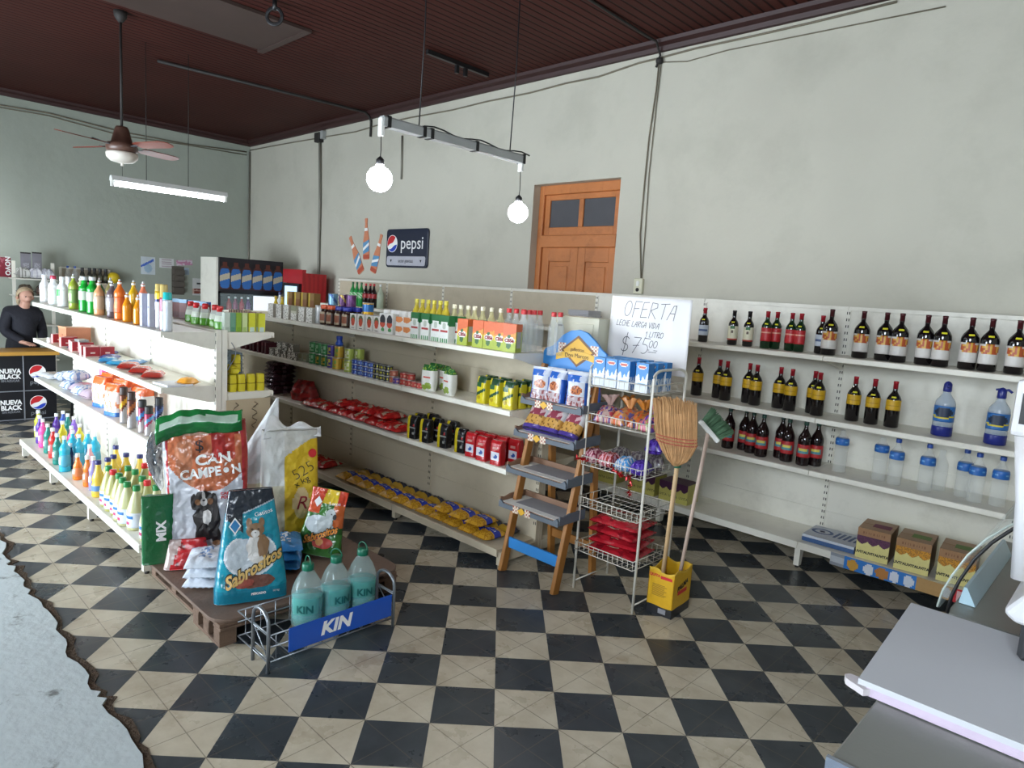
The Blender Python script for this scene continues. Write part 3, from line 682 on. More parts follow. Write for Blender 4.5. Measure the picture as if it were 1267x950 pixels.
class Sack:
    """a soft upright bag: an oval section that changes on the way up; front is -Y"""
    def __init__(s, w, d, h, wp=None, dp=None, ex=4, wr=.005, seed=0, lean=0):
        s.w, s.d, s.h, s.ex, s.wr, s.seed = w, d, h, ex, wr, seed; s.lean = lean
        s.wp = wp or (lambda v: 1); s.dp = dp or (lambda v: max(.03, 1-v**3))
        N = 1440; acc = [0.0]; pv = None                # walk the section at even steps
        for i in range(N+1):
            a = 2*PI*i/N-PI/2; q = (w/2*sgnp(math.cos(a), 2/ex), d/2*sgnp(math.sin(a), 2/ex))
            if pv: acc.append(acc[-1]+math.hypot(q[0]-pv[0], q[1]-pv[1]))
            pv = q
        s.acc = acc; s.N = N
    def ang(s, u):
        u = u % 1.0; tgt = u*s.acc[-1]; i = min(s.N-1, max(0, bisect.bisect_right(s.acc, tgt)-1)); L_ = s.acc[i+1]-s.acc[i]
        return 2*PI*(i+((tgt-s.acc[i])/L_ if L_ > 1e-12 else 0))/s.N-PI/2
    def off(s, x, z, f):
        q = Vector((x*9/max(.2, s.w)*s.w*1.0, s.seed*3.1+f*7, z*9*.8)); return s.wr*(noise.noise(q)+.6*noise.noise(q*2.3)+.35*noise.noise(q*5.1))
    def P(s, u, v):
        a = s.ang(u); c, sn = math.cos(a), math.sin(a)
        x = s.wp(v)*s.w/2*sgnp(c, 2/s.ex); y = s.dp(v)*s.d/2*sgnp(sn, 2/s.ex); f = 1 if sn > 0 else 0
        o = s.off(x, v*s.h, f); k = min(1, v*8)*min(1, abs(sn)*2)
        return Vector((x, y+(o if sn > 0 else -o)*k+s.lean*v, s.h*v))
    def front(s, x, z):
        v = min(1, max(0, z/s.h)); hw = s.wp(v)*s.w/2; q = max(0, 1-min(1, abs(x/hw))**s.ex)**(1/s.ex)
        return Vector((x, -s.dp(v)*s.d/2*q-s.off(x, z, 0)*min(1, v*8)*1.0-.003+s.lean*v, z))
    def build(s, name, colf, m, nu=56, nv=48, parent=None):
        b = MB(); b.smooth = True
        def cf(u, v):
            p = s.P(u, v); a = s.ang(u)
            return colf(p.x/s.w, v, 'b' if math.sin(a) > 0 and abs(p.x/(s.wp(v)*s.w/2)) < .93 else ('g' if abs(p.x/(s.wp(v)*s.w/2)) > .96 else 'f'))
        b.grid(s.P, nu, nv, cf, wrap=True)
        n = nu; b.face([k for k in range(n)], colf(0, 0, 'b')); top = nv*n; b.face([top+k for k in reversed(range(n))], colf(0, 1, 'b'))
        return b.build(name, m, parent, fix=False)
    def mapf(s, cx, cz, rot=0):
        c_, s_ = math.cos(rot), math.sin(rot)
        return lambda a, b: s.front(cx+a*c_-b*s_, cz+a*s_+b*c_)
def pillow(name, l, w, h, colf, m, nu=16, nv=12, wr=.004, seed=0, seal=True, p=3.2, parent=None):
    """a soft flat bag lying on the shelf: l along Y, w along X"""
    b = MB(); b.smooth = True
    def hz(u, v):
        a, c = 2*u-1, 2*v-1; return h*max(0, (1-abs(a)**p))**.5*max(0, (1-abs(c)**p))**.5
    def top(u, v):
        z = hz(u, v); return (w*(u-.5), l*(v-.5), .36*h+z*.64+(wr*noise.noise(Vector((u*4, v*5, seed*3.3)))+wr*.6*noise.noise(Vector((u*11, v*12, seed*3.3))))*min(1, z/h*1.5))
    def bot(u, v): return (w*(u-.5), l*(v-.5), .36*h-hz(u, v)*.36)
    b.grid(top, nu, nv, colf); b.grid(bot, nu, nv, colf)
    if seal:
        for s in (-1, 1): b.grid(lambda u, v: (w*(u-.5)*.98, s*(l/2+.014*v), .36*h+.003*math.sin(u*40)*v), nu, 1, lambda u, v: colf(u, 0 if s < 0 else 1))
    return b.build(name, m, parent, fix=False)
def tin(name, r, h, colf, n=20, lid='#c8c8c4', nz=10):
    b = MB(); b.lathe([(r, h*i/nz) for i in range(nz+1)], 24, colf=lambda u, z: colf(u-.75 if u > .25 else u+.25, z/h)); o = b.build(name, TIN, fix=False)
    b = MB(); b.lathe([(0, -.0005), (r*1.03, 0), (r*1.03, .003), (r, .004)], 20); b.build('bottom_rim', mat('tin_metal', '#c4c4c0', .3, .8), o)
    b = MB(); b.lathe([(r, h-.004), (r*1.03, h-.003), (r*1.03, h+.001), (r*.95, h+.001), (r*.94, h-.001), (0, h-.001)], 20)
    b.build('top_rim', mat('tin_metal', '#c4c4c0', .3, .8), o); return o
def row(key, builder, items, z, label, cat, group, rz=0, what=None):
    """items: (pixel column, Y) on a shelf of height z"""
    n = len(items)
    for i, it in enumerate(items):
        px, Y = it[:2]; zz = z+(it[2] if len(it) > 2 else 0)
        put(key, builder, (Xat(px, Y, zz), Y, zz), rz+random.uniform(-.06, .06), label.format(o=orl(i, n)), cat, group)

# ------------------------------------------------------------------ front gondola, window side: top shelf
z = LZ[3]+.001
P_ = plastic
def one(name, builder, px, Y, z, label, cat, group=None, rz=0):
    return put(name+label, builder, (Xat(px, Y, z), Y, z), rz, label, cat, group)
G1 = 'cleaning bottles on the top shelf'
def det(body, cap=CLEARCAP, lab=None, h=.265, r=.037, lz=(.18, .6), **k): return lambda: bottle('cleaner_bottle', r, h, body, cap, lab, lz, .06, .012, .025, .035, .014, nozzle=1, **k)
def bleach(body, cap, lab=None, h=.25, r=.042, lz=(.15, .6), **k): return lambda: bottle('bleach_bottle', r, h, body, cap, lab, lz, .05, .02, .035, .03, .024, **k)
WH = P_('white_bottle_plastic', '#eceff0', .35)
def lab2(base, mark, lo=.25, hi=.7, wid=.16):
    return lambda u, v: C(mark) if lo < v < hi and abs(u) < wid else C(base)
one('w', bleach(WH, WH, lab2('#f3f3f1', '#d8b6a0')), 55, 1.58, z, 'white bleach bottle with white cap, at the far end of the top shelf', 'bottle', G1)
one('w', bleach(WH, P_('crimson_cap', '#c23550'), lab2('#f5f5f3', '#bfe0a8')), 66.5, 1.56, z, 'white bleach bottle with crimson cap on the top shelf', 'bottle', G1)
one('w', bleach(WH, WH, lab2('#f4f5f2', '#49b05a', .5, 1)), 78, 1.56, z, 'white bleach bottle with pale green label beside the crimson-capped one', 'bottle', G1)
one('w', bleach(WH, WH, lab2('#cfe3cc', '#49b05a', .3, .9, .3)), 85, 1.66, z, 'white bottle with wide green label behind the white bleach bottles', 'bottle', G1)
one('w', det(P_('olive_green_liquid', '#8f9e3a', .15), WH, lab2('#6f8f4a', '#c9d2a0'), h=.28), 91.5, 1.56, z, 'olive green cleaner bottle between white and bright green bottles', 'bottle', G1)
one('w', det(P_('pale_green_liquid', '#b4c79a', .15), WH, None), 100.5, 1.64, z, 'pale green bottle half hidden behind the bright green ones', 'bottle', G1)
GRN = P_('bright_green_liquid', '#1f9a35', .12)
one('w', bleach(GRN, CLEARCAP, lab2('#b8c7b4', '#d6ddd2', .1, .9), h=.27, lz=(.35, .62), ribs=5), 105, 1.56, z, 'left one of two bright green ribbed bottles with grey label band', 'bottle', G1)
one('w', bleach(GRN, CLEARCAP, lab2('#b8c7b4', '#d6ddd2', .1, .9), h=.275, lz=(.35, .62), ribs=5), 115, 1.55, z, 'right one of two bright green ribbed bottles with grey label band', 'bottle', G1)
one('w', det(P_('dark_green_liquid', '#3f7f46', .15), P_('pale_pink_cap', '#dccac9')), 123.5, 1.66, z, 'dark green bottle with pale pink cap behind the bright green ones', 'bottle', G1)
one('w', bottle and det(P_('peach_liquid', '#d59a6e', .15), WH, lab2('#c9a787', '#e3c6ab'), h=.25), 127, 1.57, z, 'slim peach coloured bottle left of the brown cleaner bottles', 'bottle', G1)
one('w', det(P_('khaki_liquid', '#7d7448', .15), CLEARCAP, lab2('#908a80', '#a8a6a4'), h=.275), 133, 1.60, z, 'khaki brown cleaner bottle with clear nozzle cap', 'bottle', G1)
one('w', det(P_('grey_brown_liquid', '#63565a', .15), CLEARCAP, lab2('#9a9296', '#b3b0b4'), h=.255), 139, 1.56, z, 'dusky mauve bottle left of the large orange one', 'bottle', G1)
one('w', det(P_('orange_liquid', '#e8752f', .15), WH, lab2('#e0692c', '#ea8d52'), h=.275, waist=.004), 148.5, 1.55, z, 'large orange cleaner bottle with white nozzle cap', 'bottle', G1)
AMB = P_('amber_liquid', '#d98a1c', .12)
one('w', det(AMB, WH, None, h=.19, r=.03), 157.5, 1.54, z, 'small amber bottle right of the large orange one', 'bottle', G1)
one('w', det(P_('mustard_liquid', '#c9a01e', .15), WH, None, h=.275, r=.032), 166.5, 1.60, z, 'tall mustard yellow bottle between two small amber ones', 'bottle', G1)
one('w', det(AMB, WH, None, h=.185, r=.03), 171, 1.53, z, 'small amber bottle beside the lilac white cartons', 'bottle', G1)
one('w', det(P_('salmon_liquid', '#df7f60', .15), WH, None, h=.27, r=.034), 176.5, 1.64, z, 'salmon pink bottle behind the small amber bottle', 'bottle', G1)
def lilac(s, t): return C('#6d6a86') if (abs(s) < .2 and .55 < t < .62) or (abs(s) < .3 and .3 < t < .34) else C('#c3c6d8')
for px, Y, lab in ((180, 1.53, 'lilac white upright carton beside the amber bottle'), (188, 1.56, 'lilac white upright carton next to the gold-capped aerosols')):
    one('w', lambda: carton('cleaner_carton', .045, .05, .215, lilac, lambda s, t: C('#b6b9cc')), px, Y, z, lab, 'carton', 'lilac cartons on the top shelf')
def aerosol(capc, bodyf, h=.26, r=.024, cap=.06, name='aerosol_can'):
    def f():
        b = MB(); nz = 14; hb = h-cap
        b.lathe([(r, hb*i/nz) for i in range(nz+1)], 24, colf=lambda u, zz: bodyf(u-.75 if u > .25 else u+.25, zz/hb)); o = b.build(name, TIN, fix=False)
        b = MB(); b.lathe([(r*1.02, hb), (r*1.02, hb+.004), (r*.92, hb+.008), (r*.92, h-.006), (r*.8, h), (0, h)], 20); b.build('cap', capc, o); return o
    return f
one('w', aerosol(P_('gold_cap', '#c9b16a', .3), lambda u, v: C('#2c3560') if .72 < v < .8 else C('#e9c32e') if v > .8 else C('#4f3a5c') if abs(u) < .05 and v < .5 else C('#e6e6ea'), h=.285, cap=.045), 197, 1.55, z, 'white and yellow aerosol can with gold cap', 'aerosol can', 'aerosols on the top shelf')
one('w', aerosol(P_('gold_cap', '#c9b16a', .3), lambda u, v: C('#c64a62') if (v > .55 and abs(u) < .12) or abs(u-.02) < .03 else C('#efeff1'), h=.285, cap=.08), 203, 1.53, z, 'white and pink aerosol can with tall gold cap', 'aerosol can', 'aerosols on the top shelf')
one('w', aerosol(P_('turquoise_cap', '#1fb5b4', .3), lambda u, v: C('#8ea7bf') if abs(u) < .03 else C('#dfe6ee'), h=.24, cap=.045, r=.027), 212, 1.525, z, 'white aerosol can with turquoise cap at the near end of the top shelf', 'aerosol can', 'aerosols on the top shelf')
# top shelf, aisle side
z = LZ[3]+.001
def greenpouch():
    s = Sack(.075, .06, .13, lambda v: 1-.35*max(0, v-.45)**1.2*1.6, lambda v: max(.12, 1-v**2.2), ex=3, wr=.003, seed=2)
    o = s.build('soap_pouch', lambda s_, t, side: C('#57a81f') if t < .38 else C('#d9e3d2') if t < .72 else C('#b9c0b8'), FILM, 28, 20)
    b = MB(); b.lathe([(0, .118), (.022, .118), (.022, .15), (.016, .156), (0, .156)], 14); b.build('cap', P_('red_cap', '#c5282d'), o); return o
for i, (px, Y) in enumerate(((236, 2.02), (243, 1.96), (254, 1.98), (266, 1.99), (272, 1.94))):
    put('greenpouch', greenpouch, (Xat(px, Y, z), Y, z), random.uniform(-.2, .2)+.6, f'{orl(i, 5)} green and clear soap pouch with red cap on the top shelf', 'soap pouch', 'soap pouches on the top shelf')
def gbox(base, dots, w=.035, d=.045, h=.125):
    return lambda: carton('soap_box', w, d, h, lambda s, t: C(dots) if t < .25 and abs(s) < .35 else C(base), lambda s, t: C(dots) if t < .24 and abs(s) < .3 else C(base))
for px, base, dots, lab in ((281, '#c9d6c8', '#aebfae', 'silvery green soap box beside the red-capped pouches'), (286, '#6f9f86', '#548a70', 'teal green soap box on the near end of the top shelf'), (294, '#8fb038', '#7ba02c', 'olive lime soap box next to the teal one'), (302, '#c8d89a', '#9fb86a', 'pale lime soap box with sparkling print'), (311, '#d3d43a', '#b9cfd0', 'left one of two yellow soap boxes at the shelf corner'), (323, '#d6d640', '#b9cfd0', 'right one of two yellow soap boxes at the shelf corner')):
    Y = Yat(px, -4.43, z)
    put('gb'+str(px), gbox(base, dots, .045 if px > 305 else .035), (-4.44, Y, z), PI/2*.98, lab, 'soap box', 'soap boxes at the near end of the top shelf')
def redpack():
    o = carton('coffee_carton', .07, .05, .15, lambda s, t: C('#8fb7d8') if t > .8 else C('#6b2a26') if t > .3 else C('#5a2422'), lambda s, t: C('#2f5fa8') if t > .85 else C('#6b2a26')); return o
for i, (px, Y) in enumerate(((220, 2.12), (229, 2.13), (240, 2.14), (247, 2.14), (253, 2.15))):
    put('redpack', redpack, (Xat(px, Y, z), Y, z), .5, f'{orl(i, 5)} maroon and blue carton behind the soap pouches', 'carton', 'maroon cartons on the top shelf')
def pegbundle():
    o = carton('peg_box', .05, .03, .125, lambda s, t: C('#3a2420') if int((s+.5)*8) % 2 else C('#c7a488'), lambda s, t: C('#33211d'), C('#5d2f29')); return o
for i, px in enumerate((288, 294, 300, 306, 312, 318)):
    Y = 2.155; x = Xat(px, Y, z)
    put('peg', pegbundle, (x, Y, z), .75, f'{orl(i, 6)} dark box with beige stripes behind the yellow soap boxes', 'box', 'striped boxes behind the soap')
# second shelf (window side)
z = LZ[2]+.001
def cardbox():
    o = carton('cardboard_box', .17, .2, .16, lambda s, t: C('#c07f5e') if not (abs(s) < .12 and .5 < t < .62) else C('#8d5a40'), lambda s, t: C('#b06f50'), C('#c99475'))
    b = MB(); b.box(-.09, .09, -.103, -.1, .15, .166); b.build('flap', mat('kraft_card', '#c08a68', .7), o); return o
put('cardbox', cardbox, (Xat(92, 1.66, z), 1.66, z), .12, 'brown cardboard box standing behind the red tea boxes', 'box')
def teabox(): return carton('tea_box', .06, .1, .085, lambda s, t: C('#d9a9a6') if abs(s) < .4 else C('#a3252f'), lambda s, t: C('#9a1f2a') if t > .1 and not (.4 < t < .5 and abs(s) < .2) else C('#d9c4ba'), C('#c98f90'))  # pale front: daylight glare put into the red carton's colour
for i, (px, Y, dz) in enumerate(((72, 1.56, 0), (77, 1.6, 0), (82, 1.55, 0), (88, 1.59, 0), (94, 1.56, 0), (98, 1.54, 0), (106, 1.58, 0), (111, 1.56, 0), (116, 1.54, 0), (124, 1.6, 0), (129, 1.62, 0))):
    X = Xat(px, Y, z)
    put('teabox', teabox, (X, Y, z), .05, f'{orl(i, 11)} red and white tea box on the second shelf', 'tea box', 'red tea boxes on the second shelf')
put('steelbox', lambda: carton('grey_box', .12, .07, .02, lambda s, t: C('#8b8a88')), (Xat(101, 1.56, z+.09), 1.56, z+.087), .05, 'flat grey box lying on top of the red tea boxes', 'box')
put('whitebox', lambda: carton('white_box', .06, .06, .045, lambda s, t: C('#eceae6')), (Xat(66, 1.53, z), 1.53, z), .1, 'small white box at the far end of the tea boxes', 'box')
def flatpack(name, l, w, h, base, mark, seed=0):
    return lambda: pillow(name, l, w, h, lambda u, v: C(mark) if .3 < v < .7 and .15 < u < .85 else C(base), FILM, 14, 12, seed=seed)
for i, (px, Y, base, mark, lab) in enumerate(((96, 1.6, '#3b3572', '#6b62a8', 'purple packet lying behind the nearest red tea boxes'), (107, 1.54, '#3a3a7a', '#b9b2c4', 'purple packet lying at the shelf edge below the tea boxes'), (125, 1.64, '#413c80', '#5c549c', 'left one of two dark purple packets side by side'), (136, 1.63, '#37417f', '#5a66ab', 'right one of two dark purple packets side by side'), (130, 1.54, '#3f8fc4', '#bfe0ee', 'bright blue packet at the edge of the second shelf'), (146, 1.58, '#3a9bc9', '#d8ecf2', 'second bright blue packet left of the red packs'), (158, 1.66, '#4f7fb0', '#c8d6de', 'grey blue packet lying against the back panel'))):
    put('fp%d' % px, flatpack('flat_packet', .14, .11, .035, base, mark, i), (Xat(px, Y, z), Y, z), .9+.2*math.sin(i*2), lab, 'packet', 'packets lying on the second shelf')
for i, (px, Y) in enumerate(((150, 1.545), (170, 1.55), (186, 1.58))):
    put('redflat', flatpack('pasta_packet', .2, .13, .045, '#b02a22', '#cf5a42', 9), (Xat(px, Y, z), Y, z), 1.15, f'{orl(i, 3)} red packet lying near the end of the second shelf', 'packet', 'red packets on the second shelf')
put('leaflet', lambda: carton('paper_stack', .2, .16, .012, lambda s, t: C('#e6e8ee'), None, C('#dfe3ec')), (Xat(214, 1.58, z), 1.58, z), .1, 'thin stack of white papers at the near end of the second shelf', 'papers')
put('sponge', lambda: pillow('sponge_pack', .1, .09, .05, lambda u, v: C('#eba43a'), FILM, 10, 8), (Xat(241, 1.66, z), 1.66, z), .3, 'small orange sponge pack on the second shelf near the upright', 'sponge')
# third shelf (window side)
z = LZ[1]+.001
for i, (px, Y) in enumerate(((58, 1.6), (72, 1.62))):
    put('napk', flatpack('napkin_packet', .2, .18, .05, '#d8dae0', '#b9aaa4', 3), (Xat(px, Y, z), Y, z), .1, ('far' if i == 0 else 'near')+' white napkin packet at the far end of the third shelf', 'packet', 'napkin packets on the third shelf')
def multipack():
    o = pillow('bottle_multipack', .17, .16, .09, lambda u, v: C('#d3d8e2') if noise.noise(Vector((u*9, v*9, 2))) > -.12 else C('#7a94c8'), FILM, 22, 18, wr=.008); return o
for i, (px, Y, dz) in enumerate(((80, 1.66, 0), (88, 1.57, 0), (100, 1.57, 0), (91, 1.57, .095))):
    put('multi', multipack, (Xat(px, Y, z), Y, z+dz), .1*i, f'{"far|left|right|topmost".split("|")[i]} blue and white shrink-wrapped multipack on the third shelf', 'multipack', 'shrink-wrapped multipacks on the third shelf')
for i, (px, Y) in enumerate(((112, 1.66), (118, 1.62))):
    put('pinkp', flatpack('tissue_packet', .18, .16, .09, '#b8a6b4', '#c98f98', 5), (Xat(px, Y, z), Y, z), .2, f'{"left|right".split("|")[i]} mauve tissue packet between the multipacks and orange packs', 'packet', 'mauve packets on the third shelf')
def diaper(seed):
    def f():
        s = Sack(.17, .11, .24, None, lambda v: max(.25, 1-.5*v**5), ex=5, wr=.008, seed=seed)
        o = s.build('diaper_pack', lambda a, t, side: C('#3f78c4') if t < .14 else C('#e8642a') if t > .78 else (C('#e88a5c') if (a*3+t*2) % 1 < .28 else C('#ebe6e2')), FILM, 36, 30); return o
    return f
for i, (px, Y, dz) in enumerate(((126, 1.58, 0), (139, 1.535, 0), (136, 1.68, 0), (151, 1.67, 0), (165, 1.66, 0), (178, 1.67, 0))):
    put('diaper%d' % i, diaper(i), (Xat(px, Y, z), Y, z+dz), .25, ('front left orange and white diaper pack with blue foot', 'front orange and white diaper pack beside the brown aerosols', 'rear orange diaper pack behind the front pair, far one', 'second rear orange diaper pack against the back panel', 'third rear orange diaper pack against the back panel', 'rearmost orange diaper pack nearest the upright')[i], 'diaper pack', 'orange diaper packs on the third shelf')
PINKB = P_('pink_bottle_plastic', '#d9588c', .3)
for i, px in enumerate((126, 136)):
    put('pinkb', lambda: bottle('shampoo_bottle', .03, .2, PINKB, P_('pale_pink_cap', '#dccac9'), None, shoulder=.05, neck=.014), (Xat(px, 1.755, z), 1.755, z+.085), 0, f'{"left|right".split("|")[i]} pink bottle top showing behind the orange diaper packs', 'bottle', 'pink bottles behind the diaper packs')
    put('pbox', lambda: carton('shampoo_carton', .09, .05, .085, lambda s, t: C('#d8a0b4')), (Xat(px, 1.755, z), 1.755, z), 0, f'{"left|right".split("|")[i]} pale pink carton under a pink bottle', 'carton', 'pink cartons behind the diaper packs')
def spray(base, hi): return lambda u, v: C(hi) if (v > .45+.9*abs(u) and v < .62+.9*abs(u)) else C('#b9b4b4') if v < .28+u*1.2 else C(base)
BRC = P_('dark_brown_cap', '#35221b', .35)
one('w', aerosol(BRC, spray('#6b3a22', '#d8a020'), h=.26, r=.028, cap=.055), 153.5, 1.52, z, 'left one of two brown and gold aerosol cans with dark caps', 'aerosol can', 'dark aerosols on the third shelf')
one('w', aerosol(BRC, spray('#5a3226', '#b5632a'), h=.255, r=.028, cap=.055), 163, 1.51, z, 'right one of two brown and gold aerosol cans with dark caps', 'aerosol can', 'dark aerosols on the third shelf')
one('w', aerosol(BLACK, spray('#7d1d3c', '#3f88c8'), h=.225, r=.027, cap=.05), 176.5, 1.525, z, 'crimson aerosol can with black cap right of the brown ones', 'aerosol can', 'dark aerosols on the third shelf')
one('w', aerosol(BLACK, spray('#a83252', '#5aa0d0'), h=.2, r=.028, cap=.05), 184.5, 1.53, z, 'pink red aerosol can with black cap nearest the upright', 'aerosol can', 'dark aerosols on the third shelf')
one('w', aerosol(BLACK, spray('#1c2340', '#3f5890'), h=.22, r=.028, cap=.055), 197, 1.66, z, 'navy aerosol can with black cap behind the green flap of the big sack', 'aerosol can', 'dark aerosols on the third shelf')
# bottom shelf (window side)
z = LZ[0]+.002
cols = {'lime': '#b8c43a', 'purple': '#54308f', 'pink': '#d84f96', 'teal': '#1f7a6c', 'red': '#c8302c', 'blue': '#2f4fa8', 'yellow': '#d8cc2e', 'violet': '#7a56b8', 'cyan': '#2fa3c0', 'navy': '#232a55', 'orange': '#e0762a', 'rose': '#d9a0a8', 'lilac': '#8d86c4'}
def softener(c, r=.034, h=.245):
    m = P_(c+'_softener', cols[c], .18)
    lt = lambda u, v: C('#e8e4ea') if (abs(u) < .12 and .25 < v < .8) else tuple(min(1, q*.8+.05) for q in C(cols[c])[:3])+(1,)
    return lambda: bottle('softener_bottle', r, h, m, CLEARCAP, lt, (.16, .5), .075, .014, .03, .03, .016, waist=.005)
G2 = 'coloured softener bottles on the bottom shelf'
soft = [(45, 538, 'lime'), (50, 548, 'purple'), (53.6, 553, 'pink'), (60, 560, 'teal'), (66, 566, 'red'), (70.5, 545, 'purple'), (78.6, 541, 'blue'), (84.4, 545, 'teal'), (78, 556, 'yellow'), (92, 549, 'violet'), (99, 560, 'yellow'), (89, 563, 'pink'), (71.5, 574, 'teal'), (80.6, 583, 'cyan'), (90.5, 574, 'cyan'), (97.3, 580, 'cyan'), (109.4, 574, 'cyan'), (118, 578, 'cyan')]
cnt = {}
for px, py, c in soft:
    p = onZ(px, py, z); cnt.setdefault(c, []).append((px, min(1.77, max(1.40, p.y)), p.x))
names = {'lime': 'lime', 'purple': 'purple', 'pink': 'pink', 'teal': 'dark teal', 'red': 'red', 'blue': 'blue', 'yellow': 'yellow', 'violet': 'violet', 'cyan': 'sky blue'}
for c, lst in cnt.items():
    for i, (px, Y, X) in enumerate(lst):
        # rows: the photo's base line is hidden for those at the back, so keep them apart by their column
        big = c == 'cyan'; n = len(lst)
        put('soft'+c, softener(c, .042 if big else .037, .285 if big else .255), (Xat(px, Y, z), Y, z), random.uniform(-.2, .2), (f'{orl(i, n)} {names[c]} softener bottle on the bottom shelf' if n > 1 else f'{names[c]} softener bottle on the bottom shelf'), 'bottle', G2)
one('w', softener('navy', .03, .2), 88.5, 1.46, z, 'small dark navy bottle beside the orange one on the bottom shelf', 'bottle', G2)
one('w', softener('orange', .036, .2), 96.5, 1.42, z, 'small orange bottle with clear cap at the bottom shelf edge', 'bottle', G2)
one('w', softener('orange', .032, .23), 108.5, 1.43, z, 'orange bottle with red and white label right of the small one', 'bottle', G2)
one('w', softener('rose', .034, .24), 111.5, 1.53, z, 'rose and white bottle behind the orange labelled one', 'bottle', G2)
one('w', softener('lilac', .033, .25), 116, 1.44, z, 'lilac bottle left of the yellow floor cleaner', 'bottle', G2)
YL = P_('yellow_cleaner_plastic', '#d3b23e', .25); DKB = P_('dark_blue_cap', '#2b2f6a', .35)
def jug_prof(r, h): return [(0, 0), (r*.9, 0), (r, .01), (r, h*.36), (r*.86, h*.42), (r*.98, h*.5), (r*.8, h*.62), (r*.45, h*.8), (.018, h*.88), (.018, h), (0, h)]
def floorcl(): return bottle('floor_cleaner_bottle', .042, .26, YL, DKB, lambda u, v: C('#5c86b8') if v > .35 else C('#d8b64a'), (.12, .34), prof=jug_prof(.045, .26), cap_r=.022)
for i, (px, Y) in enumerate(((122.8, 1.43), (133.6, 1.50), (143.8, 1.66), (144.5, 1.58), (153, 1.63), (173.5, 1.72))):
    put('floorcl', floorcl, (Xat(px, Y, z), Y, z), random.uniform(-.2, .2), f'{orl(i, 6)} yellow floor cleaner bottle with dark blue cap on the bottom shelf', 'bottle', 'yellow floor cleaner on the bottom shelf')
MILKY = P_('milky_green_plastic', '#b9b98a', .3); OLIV = P_('olive_plastic', '#a3a160', .3)
def cone_prof(r, h): return [(0, 0), (r*.92, 0), (r, .008), (r, h*.45), (r*.93, h*.52), (r*.6, h*.75), (.02, h*.9), (.019, h), (0, h)]
def bleachj(capm, body, r=.058, h=.275):
    lab = lambda u, v: C('#2c6fb0') if .55 < v < .8 and -.05 < u < .13 else C('#c0306a') if .2 < v < .42 and -.1 < u < .08 else C('#d8dfe6')
    return lambda: bottle('bleach_jug', r, h, body, capm, lab, (.07, .43), prof=cone_prof(r, h), cap_r=.023, cap_h=.035)
GC = P_('green_cap', '#1f7d3f', .35); RC = P_('red_cap', '#b52a2c', .35)
front = [(136.7, 608, 'g', OLIV), (143.8, 614, 'r', OLIV), (149.4, 620, 'g', OLIV), (155.2, 634, 'g', MILKY), (162.7, 645, 'g', MILKY), (169.6, 658, 'g', MILKY), (188, 667, 'g', MILKY)]
for i, (px, py, c, body) in enumerate(front):
    Y = 1.425+.01*(i % 2); put('bj'+c+body.name, bleachj(GC if c == 'g' else RC, body), (Xat(px, Y, z), Y, z), 0, f'{orl(i, 7)} jug of the front row of pale green bleach, bottom shelf', 'bleach jug', 'bleach jugs on the bottom shelf')
rear = [(159, 1.52, 'g', OLIV), (166.5, 1.54, 'g', OLIV), (171, 1.50, 'g', OLIV), (178.7, 1.50, 'r', OLIV), (178.7, 1.64, 'r', OLIV), (187.5, 1.62, 'r', OLIV), (191.5, 1.52, 'g', MILKY)]
for i, (px, Y, c, body) in enumerate(rear):
    put('bj'+c+body.name, bleachj(GC if c == 'g' else RC, body), (Xat(px, Y, z), Y, z), 0, f'{orl(i, 7)} jug of the rear rows of pale green bleach, bottom shelf', 'bleach jug', 'bleach jugs on the bottom shelf')
# near end, aisle side: yellow packs and a sheet of cardboard
z = 1.116
def yellowpack(): 
    s = Sack(.05, .06, .115, None, lambda v: max(.3, 1-.4*v**6), ex=5, wr=.003, seed=4)
    return s.build('flour_pack', lambda a, t, side: C('#8c7d1a') if .45 < t < .5 else C('#d8c92c'), FILM, 24, 20)
for i, px in enumerate((286.5, 297.5, 309.5, 321)):
    X = -4.425; put('yellowpack', yellowpack, (X, Yat(px, X, z), z), PI/2, f'{orl(i, 4)} yellow pack standing in the front row at the shelf end', 'pack', 'yellow packs at the shelf end')
put('yellowpack', yellowpack, (-4.39, Yat(286, -4.42, z)+.02, z+.1+.045), label='yellow pack lying across the front row of yellow packs', cat='pack', group='yellow packs at the shelf end', rot=(PI/2, 0, .0+PI/2))
put('yellowpack', yellowpack, (-4.50, Yat(288, -4.50, z), z+.0), PI/2, 'yellow pack standing behind the front row, lower half hidden', 'pack', 'yellow packs at the shelf end')
put('yellowpack', yellowpack, (-4.50, Yat(290, -4.50, z), z+.125), PI/2, 'yellow pack standing on another behind the front row', 'pack', 'yellow packs at the shelf end')
b = MB(); Y0, Y1 = Yat(279, -4.36, .8), Yat(334, -4.36, .8)
b.grid(lambda u, v: (-4.362+.008*math.sin(3*u+2*v), Y0+(Y1-Y0)*u, .2+.87*v), 8, 10)
o = b.build('cardboard_sheet', mat('kraft_sheet', '#b3a488', .8, var=.1)); md = o.modifiers.new('thick', 'SOLIDIFY'); md.thickness = .004
tag(o, 'brown cardboard sheet closing the near end below the yellow packs', 'cardboard sheet')
for yy in (.2, .62):
    b = MB(); b.tube([(-4.35, Y0+(Y1-Y0)*yy+.02*math.sin(k*1.7), 1.05-.016*k) for k in range(12)], .003, 5); b.build('scribble', mat('brown_string', '#5e5140', .8), o)
b = MB(); b.tube([(-4.36, LC+.06+.03*math.sin(k*.45), 1.45-.02*k) for k in range(10)], .003, 5); o = b.build('wire_loop', GALV); tag(o, 'loop of thin wire hanging from the near upright of the shelf unit', 'wire')
